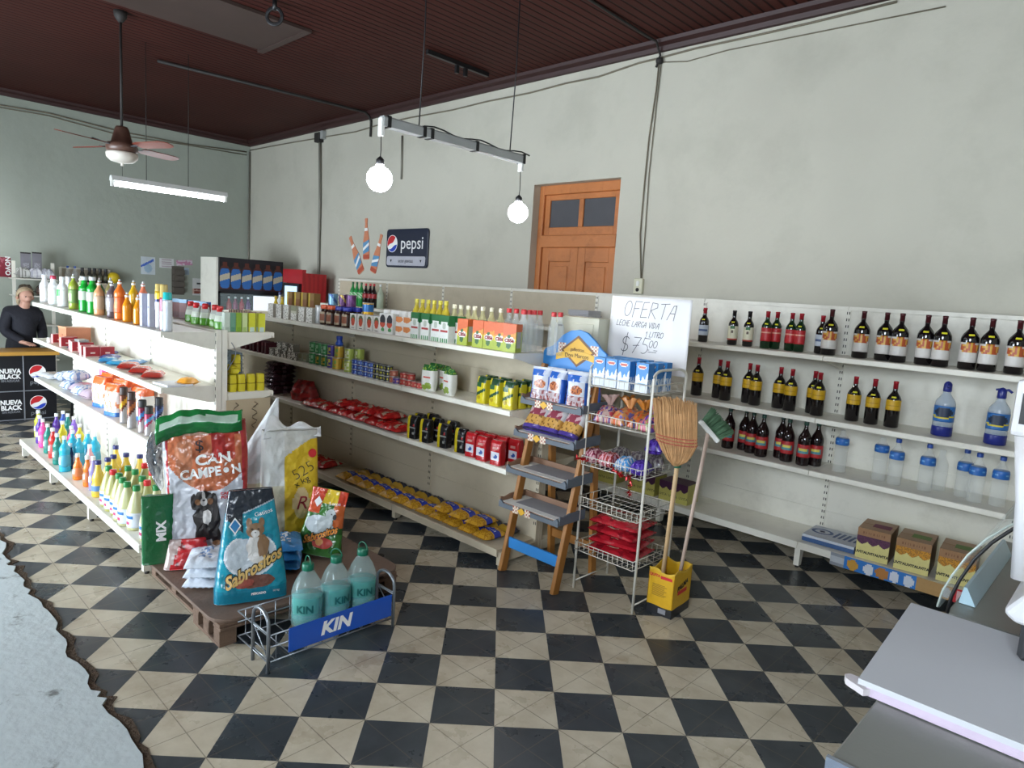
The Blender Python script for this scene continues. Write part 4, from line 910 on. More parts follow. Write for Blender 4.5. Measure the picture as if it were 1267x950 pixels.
# ------------------------------------------------------------------ middle gondola, front side: top shelf
z = MZ[3]+.001; YF, YM = 3.31, 3.40
def whitecan(seed, top='#e9e7df'):
    return lambda: carton('white_carton', .108, .06, .068, lambda s, t: C('#6f6a5e') if noise.noise(Vector((s*9, t*7, seed))) > .25 else C(top), lambda s, t: C('#b8b4a8'), C('#dcd8cc'), 14, 12)
white = [(338, 0, 1), (338, .07, 2), (348, 0, 3), (348, .07, 1), (357, 0, 2), (357, .07, 3), (366.5, 0, 1), (376, 0, 2), (376, .07, 3), (386, 0, 1), (386, .07, 2)]
for i, (px, dz, sd) in enumerate(white):
    put('wc%d' % sd, whitecan(sd), (Xat(px, YF, z), YF, z+dz), 0, f'small white printed carton, {"upper" if dz else "lower"} one, {orl([338, 348, 357, 366.5, 376, 386].index(px), 6)} stack on the top shelf', 'carton', 'small white cartons on the middle shelf unit')
put('wcg', lambda: carton('green_lid_carton', .108, .06, .068, lambda s, t: C('#8f9175') if t > .3 else C('#c9c6b4')), (Xat(366.5, YF, z), YF, z+.07), 0, 'grey green carton on a white one, fourth stack from the left', 'carton')
put('grcan', lambda: tin('grey_tin', .05, .17, lambda u, v: C('#a9aaa9') if v < .75 else C('#bdbcbb')), (Xat(396, 3.34, z), 3.34, z), 0, 'plain grey tin left of the coffee jars', 'tin')
def goldbox(): return carton('gold_box', .105, .07, .135, lambda s, t: C('#c9ad3a') if s < -.25 else C('#8a6a3a') if t > .5 else C('#7d5030'), lambda s, t: C('#8f6f3c'))
for i, px in enumerate((362, 371.5, 380, 389)):
    put('goldlow', lambda: carton('spare_carton', .105, .06, .137, lambda s, t: C('#b7a98f')), (Xat(px, 3.43, z), 3.43, z), 0, f'{orl(i, 4)} beige carton in the row behind the small white cartons', 'carton', 'beige cartons behind the white ones')
    put('goldbox', goldbox, (Xat(px, 3.43, z+.2), 3.43, z+.138), 0, f'{orl(i, 4)} gold and brown box above the small white cartons', 'box', 'gold boxes on the top shelf')
def yelpack(): return bottle('mustard_bottle', .025, .17, P_('mustard_plastic', '#c9b02a', .3), P_('mustard_cap', '#b8961c', .3), None, shoulder=.05)
for i, px in enumerate((341, 349)): put('yelp', yelpack, (Xat(px, 3.42, z), 3.42, z+.03), 0, f'{"left|right".split("|")[i]} mustard yellow bottle behind the white cartons', 'bottle', 'mustard bottles on the top shelf')
put('whitebtl', lambda: bottle('cream_bottle', .03, .24, WH, P_('dark_blue_cap', '#2b2f6a', .35), None), (Xat(346, 3.5, z), 3.5, z), 0, 'white bottle with blue neck behind the mustard bottles', 'bottle')
def coffee(capm): return lambda: bottle('coffee_jar', .048, .165, mat('dark_coffee_glass', '#33211a', .12), capm, lambda u, v: C('#8a4a2a') if abs(u) < .13 and .2 < v < .8 else C('#b5a489') if abs(u) < .16 else C('#3a261c'), (.1, .72), shoulder=.03, neck=.035, neck_h=.03, cap_h=.036, cap_r=.042)
OC = P_('orange_cap', '#d2552c', .35); BC = P_('royal_blue_cap', '#26329a', .35)
for i, px in enumerate((402, 410)): put('cofo', coffee(OC), (Xat(px, YF+.01, z), YF+.01, z), 0, f'{"left|right".split("|")[i]} coffee jar with orange lid on the top shelf', 'coffee jar', 'coffee jars on the top shelf')
for i, px in enumerate((420, 429.5)): put('cofb', coffee(BC), (Xat(px, YF+.01, z), YF+.01, z), 0, f'{"left|right".split("|")[i]} coffee jar with royal blue lid on the top shelf', 'coffee jar', 'coffee jars on the top shelf')
for i, px in enumerate((436, 443)): put('cofb', coffee(BC), (Xat(px, YF+.11, z), YF+.11, z), 0, f'{"left|right".split("|")[i]} blue-lidded jar hidden behind the tomato cartons', 'coffee jar', 'blue-lidded jars behind the tomato cartons')
def oval(s, t, cx, cy, a, b_): return ((s-cx)/a)**2+((t-cy)/b_)**2 < 1
def tomato(kind):
    def f(s, t):
        if kind == 0:
            if oval(s, t, 0, .48, .3, .26): return C('#c4492f')
            if oval(s, t, 0, .62, .36, .32): return C('#55603f')
            if .06 < t < .13 and abs(s) < .25: return C('#25231f')
            return C('#dedbd4')
        if oval(s, t, 0, .5, .42, .2) and t < .52: return C('#d0533a')
        if oval(s, t, 0, .66, .4, .26): return C('#2c2c34')
        if oval(s, t, .05, .2, .25, .1): return C('#4f9a5a')
        return C('#e4e2de')
    return lambda: carton('tomato_carton', .092, .06, .135 if kind == 0 else .168, f, lambda s, t: C('#d4d2cc'), C('#2f3d9a') if kind == 0 else None, 20, 26)
for i, px in enumerate((440, 449.5, 460, 469)): put('tom0', tomato(0), (Xat(px, YF, z), YF, z), 0, f'{orl(i, 4)} white tomato carton with dark and red oval', 'tomato carton', 'oval-print tomato cartons on the top shelf')
for i, px in enumerate((476.5, 485)): put('tom1', tomato(1), (Xat(px, YF-.005, z), YF-.005, z), 0, f'{"left|right".split("|")[i]} taller white carton with black and red round print', 'tomato carton', 'taller tomato cartons on the top shelf')
def orangec(): return carton('orange_carton', .1, .06, .075, lambda s, t: C('#e08a4e') if oval(s, t, -.1, .75, .5, .35) else C('#ece8e2'), lambda s, t: C('#d9d4cc'))
for i, (px, dz) in enumerate(((497.5, 0), (497.5, .077), (507, 0), (507, .077))): put('orc', orangec, (Xat(px, YF, z), YF, z+dz), 0, f'{"lower left|upper left|lower right|upper right".split("|")[i]} of four stacked white and orange cartons', 'carton', 'white and orange cartons on the top shelf')
def paperroll():
    b = MB(); b.lathe([(0, 0), (.03, 0), (.03, .19), (.02, .195), (0, .19)], 16); return b.build('paper_roll', mat('tissue_white', '#e9e9e6', .7))
for i, px in enumerate((478, 487, 492, 499, 508)): put('proll', paperroll, (Xat(px, 3.41, z), 3.41, z), 0, f'{orl(i, 5)} white paper roll behind the tomato cartons', 'paper roll', 'white paper rolls on the top shelf')
put('bluey', lambda: tin('mayonnaise_tin', .05, .13, lambda u, v: C('#d9a92e') if v < .45 or v > .92 else C('#2f6fb0')), (Xat(453.5, 3.46, z+.15), 3.46, z+.10), 0, 'blue and yellow tin rising above the tomato cartons', 'tin')
put('bluebase', lambda: carton('spare_carton', .1, .08, .099, lambda s, t: C('#b7a98f')), (Xat(453.5, 3.46, z), 3.46, z), 0, 'beige carton under the blue and yellow tin', 'carton')
for i, (px, c1, c2, lab) in enumerate(((412, '#7fb0cc', '#3d5f9a', 'pale blue tin above the blue-lidded jars'), (425, '#5a2c62', '#b59a4a', 'left purple tin above the blue-lidded jars'), (434.5, '#63356c', '#7a4a86', 'right purple tin above the blue-lidded jars'))):
    put('spt%d' % i, lambda: carton('spare_carton', .09, .07, .17, lambda s, t: C('#6d6478')), (Xat(px, 3.47, z), 3.47, z), 0, ('left', 'middle', 'right')[i]+' of three dim cartons under the blue and purple tins', 'carton', 'dim cartons under the tins')
    put('tp%d' % i, (lambda c1, c2: lambda: tin('cocoa_tin', .045, .115, lambda u, v: C(c2) if (u*3+v) % 1 < .3 else C(c1)))(c1, c2), (Xat(px, 3.47, z+.2), 3.47, z+.172), 0, lab, 'tin', 'tins above the jars')
def milk():
    def f(s, t):
        if t > .78: return C('#1f6a37')
        if oval(s, t, 0, .72, .36, .22) or (t < .66): 
            if .4 < t < .46 and abs(s) < .42: return C('#b23a3a')
            if t < .14 and (int((s+.5)*9) % 2): return C('#4f8f5a')
            if oval(s, t, 0, .62, .2, .13): return C('#b9c2b4')
            return C('#e9ebe6')
        return C('#1f6a37')
    return carton('milk_carton', .1, .065, .2, f, lambda s, t: C('#2a7541') if t > .6 else C('#dfe3dc'), C('#1f6a37'), 22, 26)
for i, px in enumerate((516, 529, 542, 555)): put('milk', milk, (Xat(px, YF-.005, z), YF-.005, z), 0, f'{orl(i, 4)} green-topped white milk carton on the top shelf', 'milk carton', 'green-topped milk cartons on the top shelf')
put('milk', milk, (Xat(564, YF+.03, z), YF+.03, z), 0, 'green-topped milk carton set back behind the orange yerba packs', 'milk carton')
def yerba():
    def f(s, t):
        if t > .62+.15*s: return C('#df6a34') if t > .55 else C('#e8d23a')
        if oval(s, t, -.05, .62, .14, .12): return C('#2f6a3c')
        if oval(s, t, 0, .42, .42, .13): return C('#f1efe8')
        if oval(s, t, -.05, .25, .2, .13): return C('#3d6a35')
        return C('#a9b83a') if t < .35 else C('#e4c83a') if t < .5 else C('#e89a3a')
    def g(s, t): return C('#b7b5ae') if abs(s) < .3 and .15 < t < .75 else (C('#df6a34') if t > .72 else C('#a4b23a'))
    o = carton('yerba_pack', .1, .085, .19, f, g, C('#d9622e'), 22, 26)
    letter(o, 'CBSé', .032, flatY(0, -.0445, .078), mat('dark_red_ink', '#8f1f2c', .5), bold=.0015); return o
for i, px in enumerate((576, 595, 609.5, 628.5)): put('yerba', yerba, (Xat(px, YF-.0, z), YF, z), .08, f'{orl(i, 4)} orange and lime yerba pack in the touching row', 'yerba pack', 'orange yerba packs on the top shelf')
put('yerba', yerba, (Xat(652, YF-.01, z), YF-.01, z), .25, 'orange and lime yerba pack standing alone at the shelf end', 'yerba pack', 'orange yerba packs on the top shelf')
OIL = plastic('oil_yellow', '#cdb93c', .1, .88); YC = P_('yellow_cap', '#d8cc4a', .35)
def oil(): return bottle('oil_bottle', .036, .29, OIL, YC, None, shoulder=.07, neck=.014, cap_h=.03, ribs=4)
oils = [514, 521, 528.5, 536, 543, 550]
for i, px in enumerate(oils): put('oil', oil, (Xat(px, 3.40, z), 3.40, z), 0, f'{orl(i, 6)} yellow oil bottle behind the green-topped milk cartons', 'oil bottle', 'oil bottles on the top shelf')
POIL = plastic('pale_oil', '#d2cc9a', .1, .55); WCAP = P_('cream_cap', '#e9e3c8', .35)
def poil(): return bottle('vinegar_bottle', .036, .27, POIL, WCAP, None, shoulder=.07, neck=.014, ribs=4)
for i, px in enumerate((559, 568, 577, 585, 595, 606, 617.5)): put('poil', poil, (Xat(px, 3.42, z), 3.42, z), 0, f'{orl(i, 7)} pale oil bottle with cream cap behind the yerba packs', 'oil bottle', 'pale oil bottles on the top shelf')
REDC = P_('bright_red_cap', '#cf2f33', .35)
def water1(): return bottle('water_bottle', .033, .275, CLEAR, REDC, None, shoulder=.07, neck=.015, ribs=6, cap_h=.03)
k = 0
for Y, pxs in ((3.43, (627, 638, 649, 660, 671, 682)), (3.51, (636, 647, 658, 669, 680, 690))):
    for i, px in enumerate(pxs): put('water1', water1, (Xat(px, Y, z), Y, z), 0, f'{orl(i, 6)} clear water bottle with red cap, {"front" if Y < 3.5 else "back"} row of the top shelf', 'water bottle', 'red-capped water bottles on the top shelf')
def creambox():
    t = carton('metal_box', .42, .25, .26, lambda s, t: C('#b9b7a0'), lambda s, t: C('#a9a792'), C('#c9c7b4'), m=mat('putty_enamel', '#c4c2ae', .45))
    b = MB(); b.box(-.17, .17, -.131, -.124, .03, .22); b.build('door', mat('putty_enamel', '#c4c2ae', .45), t, bevel=.004)
    b = MB(); b.box(-.14, -.1, -.134, -.13, .19, .2); b.build('nameplate', DULL, t); return t
for zz in (): pass
put('creambox', creambox, ((onY(690, 400, 3.72).x+onY(748, 402, 3.72).x)/2-.025, 3.81, z), 0, 'putty coloured metal box behind the blue wooden sign board', 'metal box')
# second shelf
z = MZ[2]+.001
def mag(): return carton('magenta_box', .03, .14, .12, lambda s, t: C('#4d1c2c') if t < .7 else C('#7c3140'), lambda s, t: C('#5b2030'))
for i, px in enumerate((306, 311, 316, 321, 326, 331, 336)):
    put('mag', mag, (Xat(px, 3.33, z), 3.33, z), .15*((i % 3)-1)+.1, f'{orl(i, 7)} dark magenta box standing on edge, second shelf', 'box', 'dark magenta boxes on the second shelf')
def wtin(sd): return lambda: carton('pea_carton', .096, .07, .075, lambda s, t: C('#e9e9e2') if noise.noise(Vector((s*6, t*5, sd*3.7))) > 0 else C('#4f4a42'), lambda s, t: C('#87847a'), C('#b9b6aa'), 14, 12)
for i, px in enumerate((339.5, 347, 354.5, 362, 369)): put('wt%d' % (i % 3), wtin(i % 3), (Xat(px, YF, z), YF, z), 0, f'{orl(i, 5)} white-lettered dark carton of the lower row, second shelf', 'carton', 'white-lettered cartons on the second shelf')
for i, px in enumerate((349, 356, 363.5)): put('wt%d' % (i % 3), wtin(i % 3), (Xat(px, YF+.01, z), YF+.01, z+.076), 0, f'{orl(i, 3)} white-lettered dark carton of the upper row, second shelf', 'carton', 'white-lettered cartons on the second shelf')
def olivebx(): return carton('olive_box', .06, .07, .08, lambda s, t: C('#7a7a5a') if t > .4 else C('#9aa08a'))
for i, px in enumerate((374, 381)): put('olv', olivebx, (Xat(px, YF+.02, z), YF+.02, z), 0, f'{"left|right".split("|")[i]} olive grey box between the dark cartons and the green tins', 'box', 'olive boxes on the second shelf')
def ptin(base, mark, r=.043, h=.105): return lambda: tin('vegetable_tin', r, h, lambda u, v: C(mark) if abs(u) < .14 and .2 < v < .8 and noise.noise(Vector((u*20, v*6, 1))) > -.1 else C(base))
tins = [('#3f8a52', '#9ec9a8', [(388, 0), (388, .107), (395.5, .107), (402.5, .107)], 'green and white tin'), ('#2f6a3a', '#c9a83a', [(396, 0), (403, 0)], 'dark green tin with gold print'),
        ('#4a3a8a', '#d8cc5a', [(410.5, 0), (410.5, .107)], 'violet and yellow tin'), ('#c9a23a', '#7fae5a', [(419, 0), (419, .107), (427, 0)], 'ochre yellow tin'), ('#a9b85a', '#e4e3c4', [(434, 0), (434, .107), (442, .107)], 'pale lime tin')]
pos = 'lower left|upper left|upper middle|upper right'.split('|')
for base, mark, lst, nm in tins:
    for i, (px, dz) in enumerate(lst):
        Y = YF+.015+(.05 if px in (442, 427) else 0); n = len(lst); same = [q for q in lst if q[1] == dz]; w_ = ('lower' if dz == 0 else 'upper')
        put('pt'+base, ptin(base, mark), (Xat(px, Y, z), Y, z+dz), random.uniform(-.3, .3), f'{nm} on the second shelf, {w_} row, {orl(same.index((px, dz)), len(same))} of its kind', 'tin', 'vegetable tins on the second shelf')
put('ptsup', ptin('#8a7a4a', '#a9a06a'), (Xat(442, YF+.065, z), YF+.065, z), 0, 'dull ochre tin under the right pale lime tin', 'tin', 'vegetable tins on the second shelf')
put('bluecap', lambda: bottle('blue_lid_jar', .035, .075, P_('blue_jar_plastic', '#2f55b0', .3), P_('blue_jar_lid', '#2a44a0', .3), None, shoulder=.02, neck=.025), (Xat(420, YF+.02, z+.25), YF+.02, z+.215), 0, 'small blue jar on top of the ochre tins', 'jar')
def stin(base, mark): return lambda: tin('fish_tin', .036, .042, lambda u, v: C(mark) if (v > .3 and v < .7 and (u*9) % 1 < .5) else C(base))
for ci, px in enumerate((440, 446.5, 453, 459.5)):
    for k in range(3): put('stb', stin('#26409a', '#8fb0dc'), (Xat(px, YF-.01, z), YF-.01, z+k*.044), ci, f'blue fish tin, {("bottom", "middle", "top")[k]} of the {orl(ci, 4)} blue stack', 'fish tin', 'fish tins on the second shelf')
for ci, px in enumerate((466.5, 474, 481)):
    for k in range(3): put('stn', stin('#232a44', '#c9c23a'), (Xat(px, YF-.01, z), YF-.01, z+k*.044), ci, f'navy and yellow fish tin, {("bottom", "middle", "top")[k]} of the {orl(ci, 3)} navy stack', 'fish tin', 'fish tins on the second shelf')
def rtin(base='#b8423a'): return lambda: tin('pate_tin', .036, .05, lambda u, v: C('#d8a08a') if .35 < v < .6 and (u*7) % 1 < .4 else C(base))
for px, k, lab in ((486, 0, 'lower'), (486, 1, 'upper')): put('rt2', rtin('#c0705a'), (Xat(px, YF-.01, z), YF-.01, z+k*.052), 0, f'{lab} pale red tin beside the navy fish tins', 'tin', 'red tins on the second shelf')
put('rtp', rtin('#5f4a92'), (Xat(491.5, YF-.015, z), YF-.015, z), 0, 'purple tin between the pale red and bright red tins', 'tin', 'red tins on the second shelf')
for px, k, lab in ((498, 0, 'lower left'), (500, 1, 'upper left'), (506, 0, 'lower middle'), (508, 1, 'upper middle'), (513.5, 0, 'lower right'), (519.5, 0, 'rightmost lower')): put('rt1', rtin(), (Xat(px, YF-.01, z), YF-.01, z+k*.052), 0, f'{lab} bright red tin on the second shelf', 'tin', 'red tins on the second shelf')
def riceb():
    s = Sack(.13, .075, .2, lambda v: 1-.08*abs(2*v-1), lambda v: max(.08, min(1, (1-v)*5)*min(1, .55+v*2)), ex=4, wr=.004, seed=6)
    def f(a, t, side):
        if t > .78: return C('#2f6a34') if noise.noise(Vector((a*14, t*9, 0))) > -.2 else C('#8fb04a')
        if oval(a, t, .1, .2, .26, .13) or oval(a, t, -.25, .13, .2, .1): return C('#8fa845')
        if .5 < t < .57 and abs(a) < .3: return C('#c9574a')
        return C('#e4e4dc')
    return s.build('rice_bag', f, FILM, 40, 34)
for i, (px, Y) in enumerate(((531, 3.30), (556, 3.30), (541, 3.42), (548, 3.40))): put('riceb', riceb, (Xat(px, Y, z), Y, z), .2*(-1)**i, ('left', 'right', 'rear left', 'rear right')[i]+' white and green rice bag on the second shelf', 'rice bag', 'white and green bags on the second shelf')
def yy():
    def f(s, t):
        if t > .78: return C('#24472f') if s > -.3 else C('#d6c62a')
        if abs(t-.42-.25*s) < .06: return C('#2a5238')
        if .6 < t < .78 and s < .1: return C('#2f5f3a')
        if oval(s, t, -.15, .22, .2, .07): return C('#b39a22')
        return C('#d9ca2c')
    s = Sack(.095, .07, .19, None, lambda v: max(.55, 1-.45*v**9), ex=6, wr=.003, seed=8)
    return s.build('yerba_pack', lambda a, t, side: f(a, t) if side == 'f' else C('#d6c82c') if t < .9 else C('#3a5a2c'), FILM, 44, 36)
for i, (px, Y, lab) in enumerate(((598, 3.30, 'left front'), (614, 3.30, 'middle front'), (634, 3.30, 'right front'), (607, 3.39, 'rear left'), (624, 3.40, 'rear middle'), (646, 3.39, 'rear right'), (652, 3.49, 'rearmost right'))):
    put('yy', yy, (Xat(px, Y, z), Y, z), random.uniform(-.1, .1), f'{lab} yellow and green yerba pack on the second shelf', 'yerba pack', 'yellow yerba packs on the second shelf')
# third shelf
z = MZ[1]+.001
def noodle(): return pillow('noodle_bag', .26, .2, .04, lambda u, v: C('#4a2a38') if (u*5+v*2) % 1 < .7 else C('#7d6676'), FILM, 14, 12, seed=3, seal=False, p=14)
for i in range(8): put('noodle', noodle, (Xat(346, 3.4, z)+.02*math.sin(i*2), 3.40+.01*math.cos(i), z+i*.042), .1*math.sin(i*3), f'dark maroon bag, {ORD[i+1]} from the bottom of the pile on the third shelf', 'bag', 'pile of dark maroon bags')
def bigred():
    s = Sack(.3, .2, .2, lambda v: 1-.3*v*v, lambda v: max(.05, 1-v**3), ex=2.6, wr=.03, seed=5); return s.build('red_bag', lambda a, t, side: C('#7e1418') if noise.noise(Vector((a*5, t*5, 2))) > .1 else C('#a81f22'), FILM, 40, 30)
put('bigred', bigred, (Xat(378, 3.42, z), 3.42, z), .3, 'crumpled dark red plastic bag standing on the third shelf', 'bag')
def redb(sd):
    return lambda: pillow('red_bag', .24, .165, .06, lambda u, v: C('#b8a08a') if noise.noise(Vector((u*4, v*4, sd*5.5))) > .38 else C('#a81a1c') if noise.noise(Vector((u*7, v*5, sd))) > -.1 else C('#c9302a'), FILM, 20, 18, wr=.014, seed=sd)
for i, (px, Y, dz) in enumerate(((392, 3.35, 0), (401, 3.36, 0), (413, 3.37, 0), (425, 3.36, 0), (437, 3.37, 0), (449, 3.36, 0), (461, 3.37, 0), (473, 3.36, 0), (485, 3.36, 0), (496, 3.36, 0), (430, 3.40, .064), (447, 3.40, .064), (466, 3.41, .064), (483, 3.41, .064))):
    low = 11
    put('redb%d' % (i % 4), redb(i % 4), (Xat(px, Y, z), Y, z+dz), .12*math.sin(i*2.3), (f'{orl(i, 10)} red bag of the lower layer on the third shelf' if i < 10 else f'{orl(i-10, 4)} red bag of the upper layer on the third shelf'), 'bag', 'red bags on the third shelf')
def blackyel():
    def f(a, t, side):
        if side == 'g' or a < -.12: return C('#cbb61f') if a < .3 else C('#1c1b1d')
        if abs(t-.5) < .03 and abs(a) < .45: return C('#8a8a86')
        if oval(a, t, .3, .62, .09, .05): return C('#b03a3a')
        if oval(a, t, .25, .25, .12, .06): return C('#8a8a84')
        return C('#17171a')
    s = Sack(.1, .075, .18, None, lambda v: max(.5, 1-.5*v**10), ex=6, wr=.003, seed=12); return s.build('coffee_pack', f, FILM, 44, 30)
for i, (px, Y) in enumerate(((512, 3.295), (527.5, 3.295), (549.5, 3.30), (571, 3.31), (520, 3.40), (541, 3.40), (534, 3.48), (560, 3.43))): put('blackyel', blackyel, (Xat(px, Y, z), Y, z), .1, (f'{orl(i, 4)} black and yellow coffee pack, front row of the third shelf' if i < 4 else f'{orl(i-4, 4)} black and yellow coffee pack, rear row of the third shelf'), 'coffee pack', 'black and yellow packs on the third shelf')
def redpk():
    def f(a, t, side):
        if side == 'f' and .2 < t < .55 and abs(a) < .34:
            return C('#2c4f9a') if oval(a, t, .02, .36, .2, .1) and t < .4+.5*a else C('#cfd3dc')
        if side == 'f' and .62 < t < .72 and abs(a) < .25: return C('#c98f86')
        return C('#b51d24')
    s = Sack(.095, .075, .175, None, lambda v: max(.5, 1-.5*v**10), ex=6, wr=.003, seed=13); return s.build('sugar_pack', f, FILM, 44, 30)
for i, (px, Y) in enumerate(((585, 3.30), (597, 3.28), (615, 3.28), (594, 3.38), (608, 3.38), (622, 3.40), (635, 3.42))): put('redpk', redpk, (Xat(px, Y, z), Y, z), .12, (f'{orl(i, 3)} red and blue pack, front row at the third shelf end' if i < 3 else f'{orl(i-3, 4)} red and blue pack, rear row at the third shelf end'), 'pack', 'red packs on the third shelf')
# bottom shelf: pasta bags
z = MZ[0]+.001
def pasta(dark):
    def f(u, v):
        if dark: return C('#23263c') if v > .35 else C('#b08a2a')
        if .40 < v < .72: return C('#23349a') if not (.5 < v < .58 and .2 < u < .8 and int(u*22) % 2) else C('#a9b3d8')
        return C('#c9982a') if noise.noise(Vector((u*16, v*14, 3))) > -.05 else C('#a8771c')
    return lambda: pillow('pasta_bag', .09 if dark else .2, .15, .06, f, FILM, 22, 22, wr=.007, seed=2+dark)
n = 12; xs = [-5.12+i*.166 for i in range(n)]
for i, x in enumerate(xs): put('pasta0', pasta(0), (x, 3.32, z), .05*math.sin(i*2.7), f'{orl(i, n)} yellow pasta bag with blue band in the front row, bottom shelf', 'pasta bag', 'pasta bags on the bottom shelf')
for i, x in enumerate(xs): put('pasta1', pasta(1), (x+.01, 3.497, z), .02*math.sin(i*1.9), f'{orl(i, n)} dark-wrapped pasta bag in the back row, bottom shelf', 'pasta bag', 'pasta bags on the bottom shelf')
for i, x in enumerate((-3.76, -3.58, -3.4)): put('pasta0', pasta(0), (x, 3.33, z+.067), .05*i-.05, f'{orl(i, 3)} yellow pasta bag lying on top of the front row', 'pasta bag', 'pasta bags on the bottom shelf')
for i, px in enumerate((391, 405)): put('redb1', redb(1), (Xat(px, 3.36, z), 3.36, z), .2, f'{"left|right".split("|")[i]} red bag at the far end of the bottom shelf', 'bag', 'red bags on the bottom shelf')
# ------------------------------------------------------------------ wall gondola: wine, soda, water
WGLASS = mat('dark_wine_glass', '#120e10', .06, spec=.6, coat=.3); GGLASS = mat('dark_green_glass', '#12301a', .06, spec=.6)
def wine_prof(r, h): return [(0, .004), (r*.8, 0), (r, .006), (r, h*.58), (r*.97, h*.62), (r*.8, h*.68), (r*.5, h*.74), (.0155, h*.78), (.0145, h*.95), (.016, h*.955), (.016, h), (0, h)]
def wine(label, capm, r=.039, h=.31, lz=(.2, .5), glass=None, extra=None):
    def f():
        o = bottle('wine_bottle', r, h, glass or WGLASS, None, label, lz, prof=wine_prof(r, h), seal=(capm, h*.84), n=28)
        b = MB(); b.lathe([(r*.93+.001, h*.645), (r*.83+.001, h*.68)], 10, a0=-PI/2-.35, a1=-PI/2+.35); b.build('price_sticker', mat('sticker_yellow', '#d6cf2a', .5), o, fix=False)
        return o
    return f
CRED = mat('red_foil', '#a51f2d', .35, .3); CBLK = mat('black_foil', '#1f1b1e', .35, .3); CMAR = mat('maroon_foil', '#4a1a20', .35, .3)
def lb_front(fn, wid=.24, back='#120e10'): return lambda u, v: fn(u/wid, v) if abs(u) < wid else C(back)
yellowlab = lb_front(lambda a, v: C('#d2a61e') if not (.35 < v < .55 and abs(a) < .5 and int(a*18) % 2) else C('#b58a16'), .3)
bigw = lb_front(lambda a, v: (C('#b5532a') if noise.noise(Vector((a*5, v*6, 1))) > -.1 else C('#d9a640')) if oval(a, v, 0, .72, .75, .24) else C('#5a5560') if (.2 < v < .24 or .3 < v < .33) and abs(a) < .6 else C('#d6d2cc'), .26)
cream = lb_front(lambda a, v: C('#b3382c') if v < .08 else C('#2c6a3a') if oval(a, v, 0, .92, .3, .14) else C('#5a4a3a') if oval(a, v, 0, .62, .2, .08) else C('#dcd8bc'), .26)
redl = lb_front(lambda a, v: C('#e0a08a') if (.62 < v < .7 or .3 < v < .34) and abs(a) < .6 else C('#bf2a30'), .3)
bluew = lb_front(lambda a, v: C('#4a5f8a') if .4 < v < .55 and abs(a) < .7 else C('#c3ccd8'), .24)
def wrow(key, b_, lst, z, lab, group, Y=5.2):
    for i, it in enumerate(lst):
        px, yy = it if isinstance(it, tuple) else (it, Y)
        put(key, b_, (Xat(px, yy, z), yy, z), random.uniform(-.12, .12)+.25, lab.format(o=orl(i, len(lst)), k=i), 'wine bottle', group)
z = GZ[3]+.001; GT = 'wine bottles on the top shelf'
wrow('wb', wine(bluew, CRED, h=.285), [(869, 5.2), (1013.5, 5.24)], z, '{o} of two wine bottles with small pale blue label and red cap', GT)
wrow('wcr', wine(cream, CBLK, h=.28, lz=(.15, .55)), [905, 924], z, '{o} of two wine bottles with cream label and black cap', GT)
wrow('wr', wine(redl, CRED, h=.29, lz=(.2, .56), glass=GGLASS), [(948, 5.2), (955.5, 5.24), (976, 5.22), (987, 5.2)], z, '{o} of four green wine bottles with red label', GT)
wrow('wbig', wine(bigw, CMAR, r=.052, h=.335, lz=(.14, .52)), [(1023.5, 5.19), (1062.5, 5.2), (1093, 5.2), (1107, 5.18), (1142.5, 5.2), (1159.5, 5.18), (1195, 5.2), (1219.5, 5.19), (1253, 5.2)], z, '{o} of nine large wine bottles with white and orange label', GT)
z = GZ[2]+.001
wrow('wy', wine(yellowlab, CRED, r=.046, h=.322, lz=(.38, .6)), [861, (887, 5.24), (896, 5.18), (923.5, 5.24), (932.5, 5.18), (961.5, 5.23), (975.5, 5.18), (1003.5, 5.24), (1009.5, 5.17), 1053, (1076.5, 5.19), (1101.5, 5.2)], z, '{o} of the yellow-labelled wine bottles on the second shelf', 'yellow-labelled wine bottles')
NAVYP = P_('navy_siphon_plastic', '#1f2a7a', .3)
def siphon(var):
    def f():
        r, h = .06, .325
        lab = lambda u, v: (C('#20304a') if oval(u, v, -.02, .6, .16, .3) else C('#d8c83a') if abs(v-.22-abs(u+.05)*.8) < .06 and abs(u) < .2 else C('#2f6fb5')) if abs(u) < .3 else C('#2a64aa')
        o = bottle('soda_siphon', r, h, plastic('pale_blue_plastic', '#b9c8d6', .12, .5), None, lab, (.3, .62), shoulder=.08, neck=.022, neck_h=.03)
        b = MB(); b.lathe([(0, 0), (r*.9, -.0), (r*1.02, .006), (r*1.02, .06), (r*1.0, .066)], 24); b.build('base_cup', NAVYP, o)
        b = MB(); b.lathe([(.024, h-.03), (.026, h-.025), (.024, h+.02), (.014, h+.035), (0, h+.04)], 16); hd = b.build('siphon_head', NAVYP, o)
        b = MB(); b.tube([(0, 0, h+.02), (.03, -.01, h+.028), (.05, -.015, h+.012)] if var else [(0, 0, h+.02), (.0, -.03, h+.02), (.0, -.04, h-.0)], .008, 8)
        if var: b.tube([(0, 0, h+.03), (-.035, .0, h+.022)], .007, 8)
        b.build('spout', NAVYP, o); return o
    return f
put('siphon0', siphon(0), (Xat(1164, 5.2, z), 5.2, z), .25, 'blue soda siphon with closed spout, left of the pair', 'soda siphon', 'soda siphons on the second shelf')
put('siphon1', siphon(1), (Xat(1230, 5.2, z), 5.2, z), .25, 'blue soda siphon with spread lever, near the right shelf end', 'soda siphon', 'soda siphons on the second shelf')
z = GZ[1]+.001
COLA = mat('dark_cola', '#1a0d0e', .08, spec=.6); DGC = P_('dark_green_cap', '#22463a', .35)
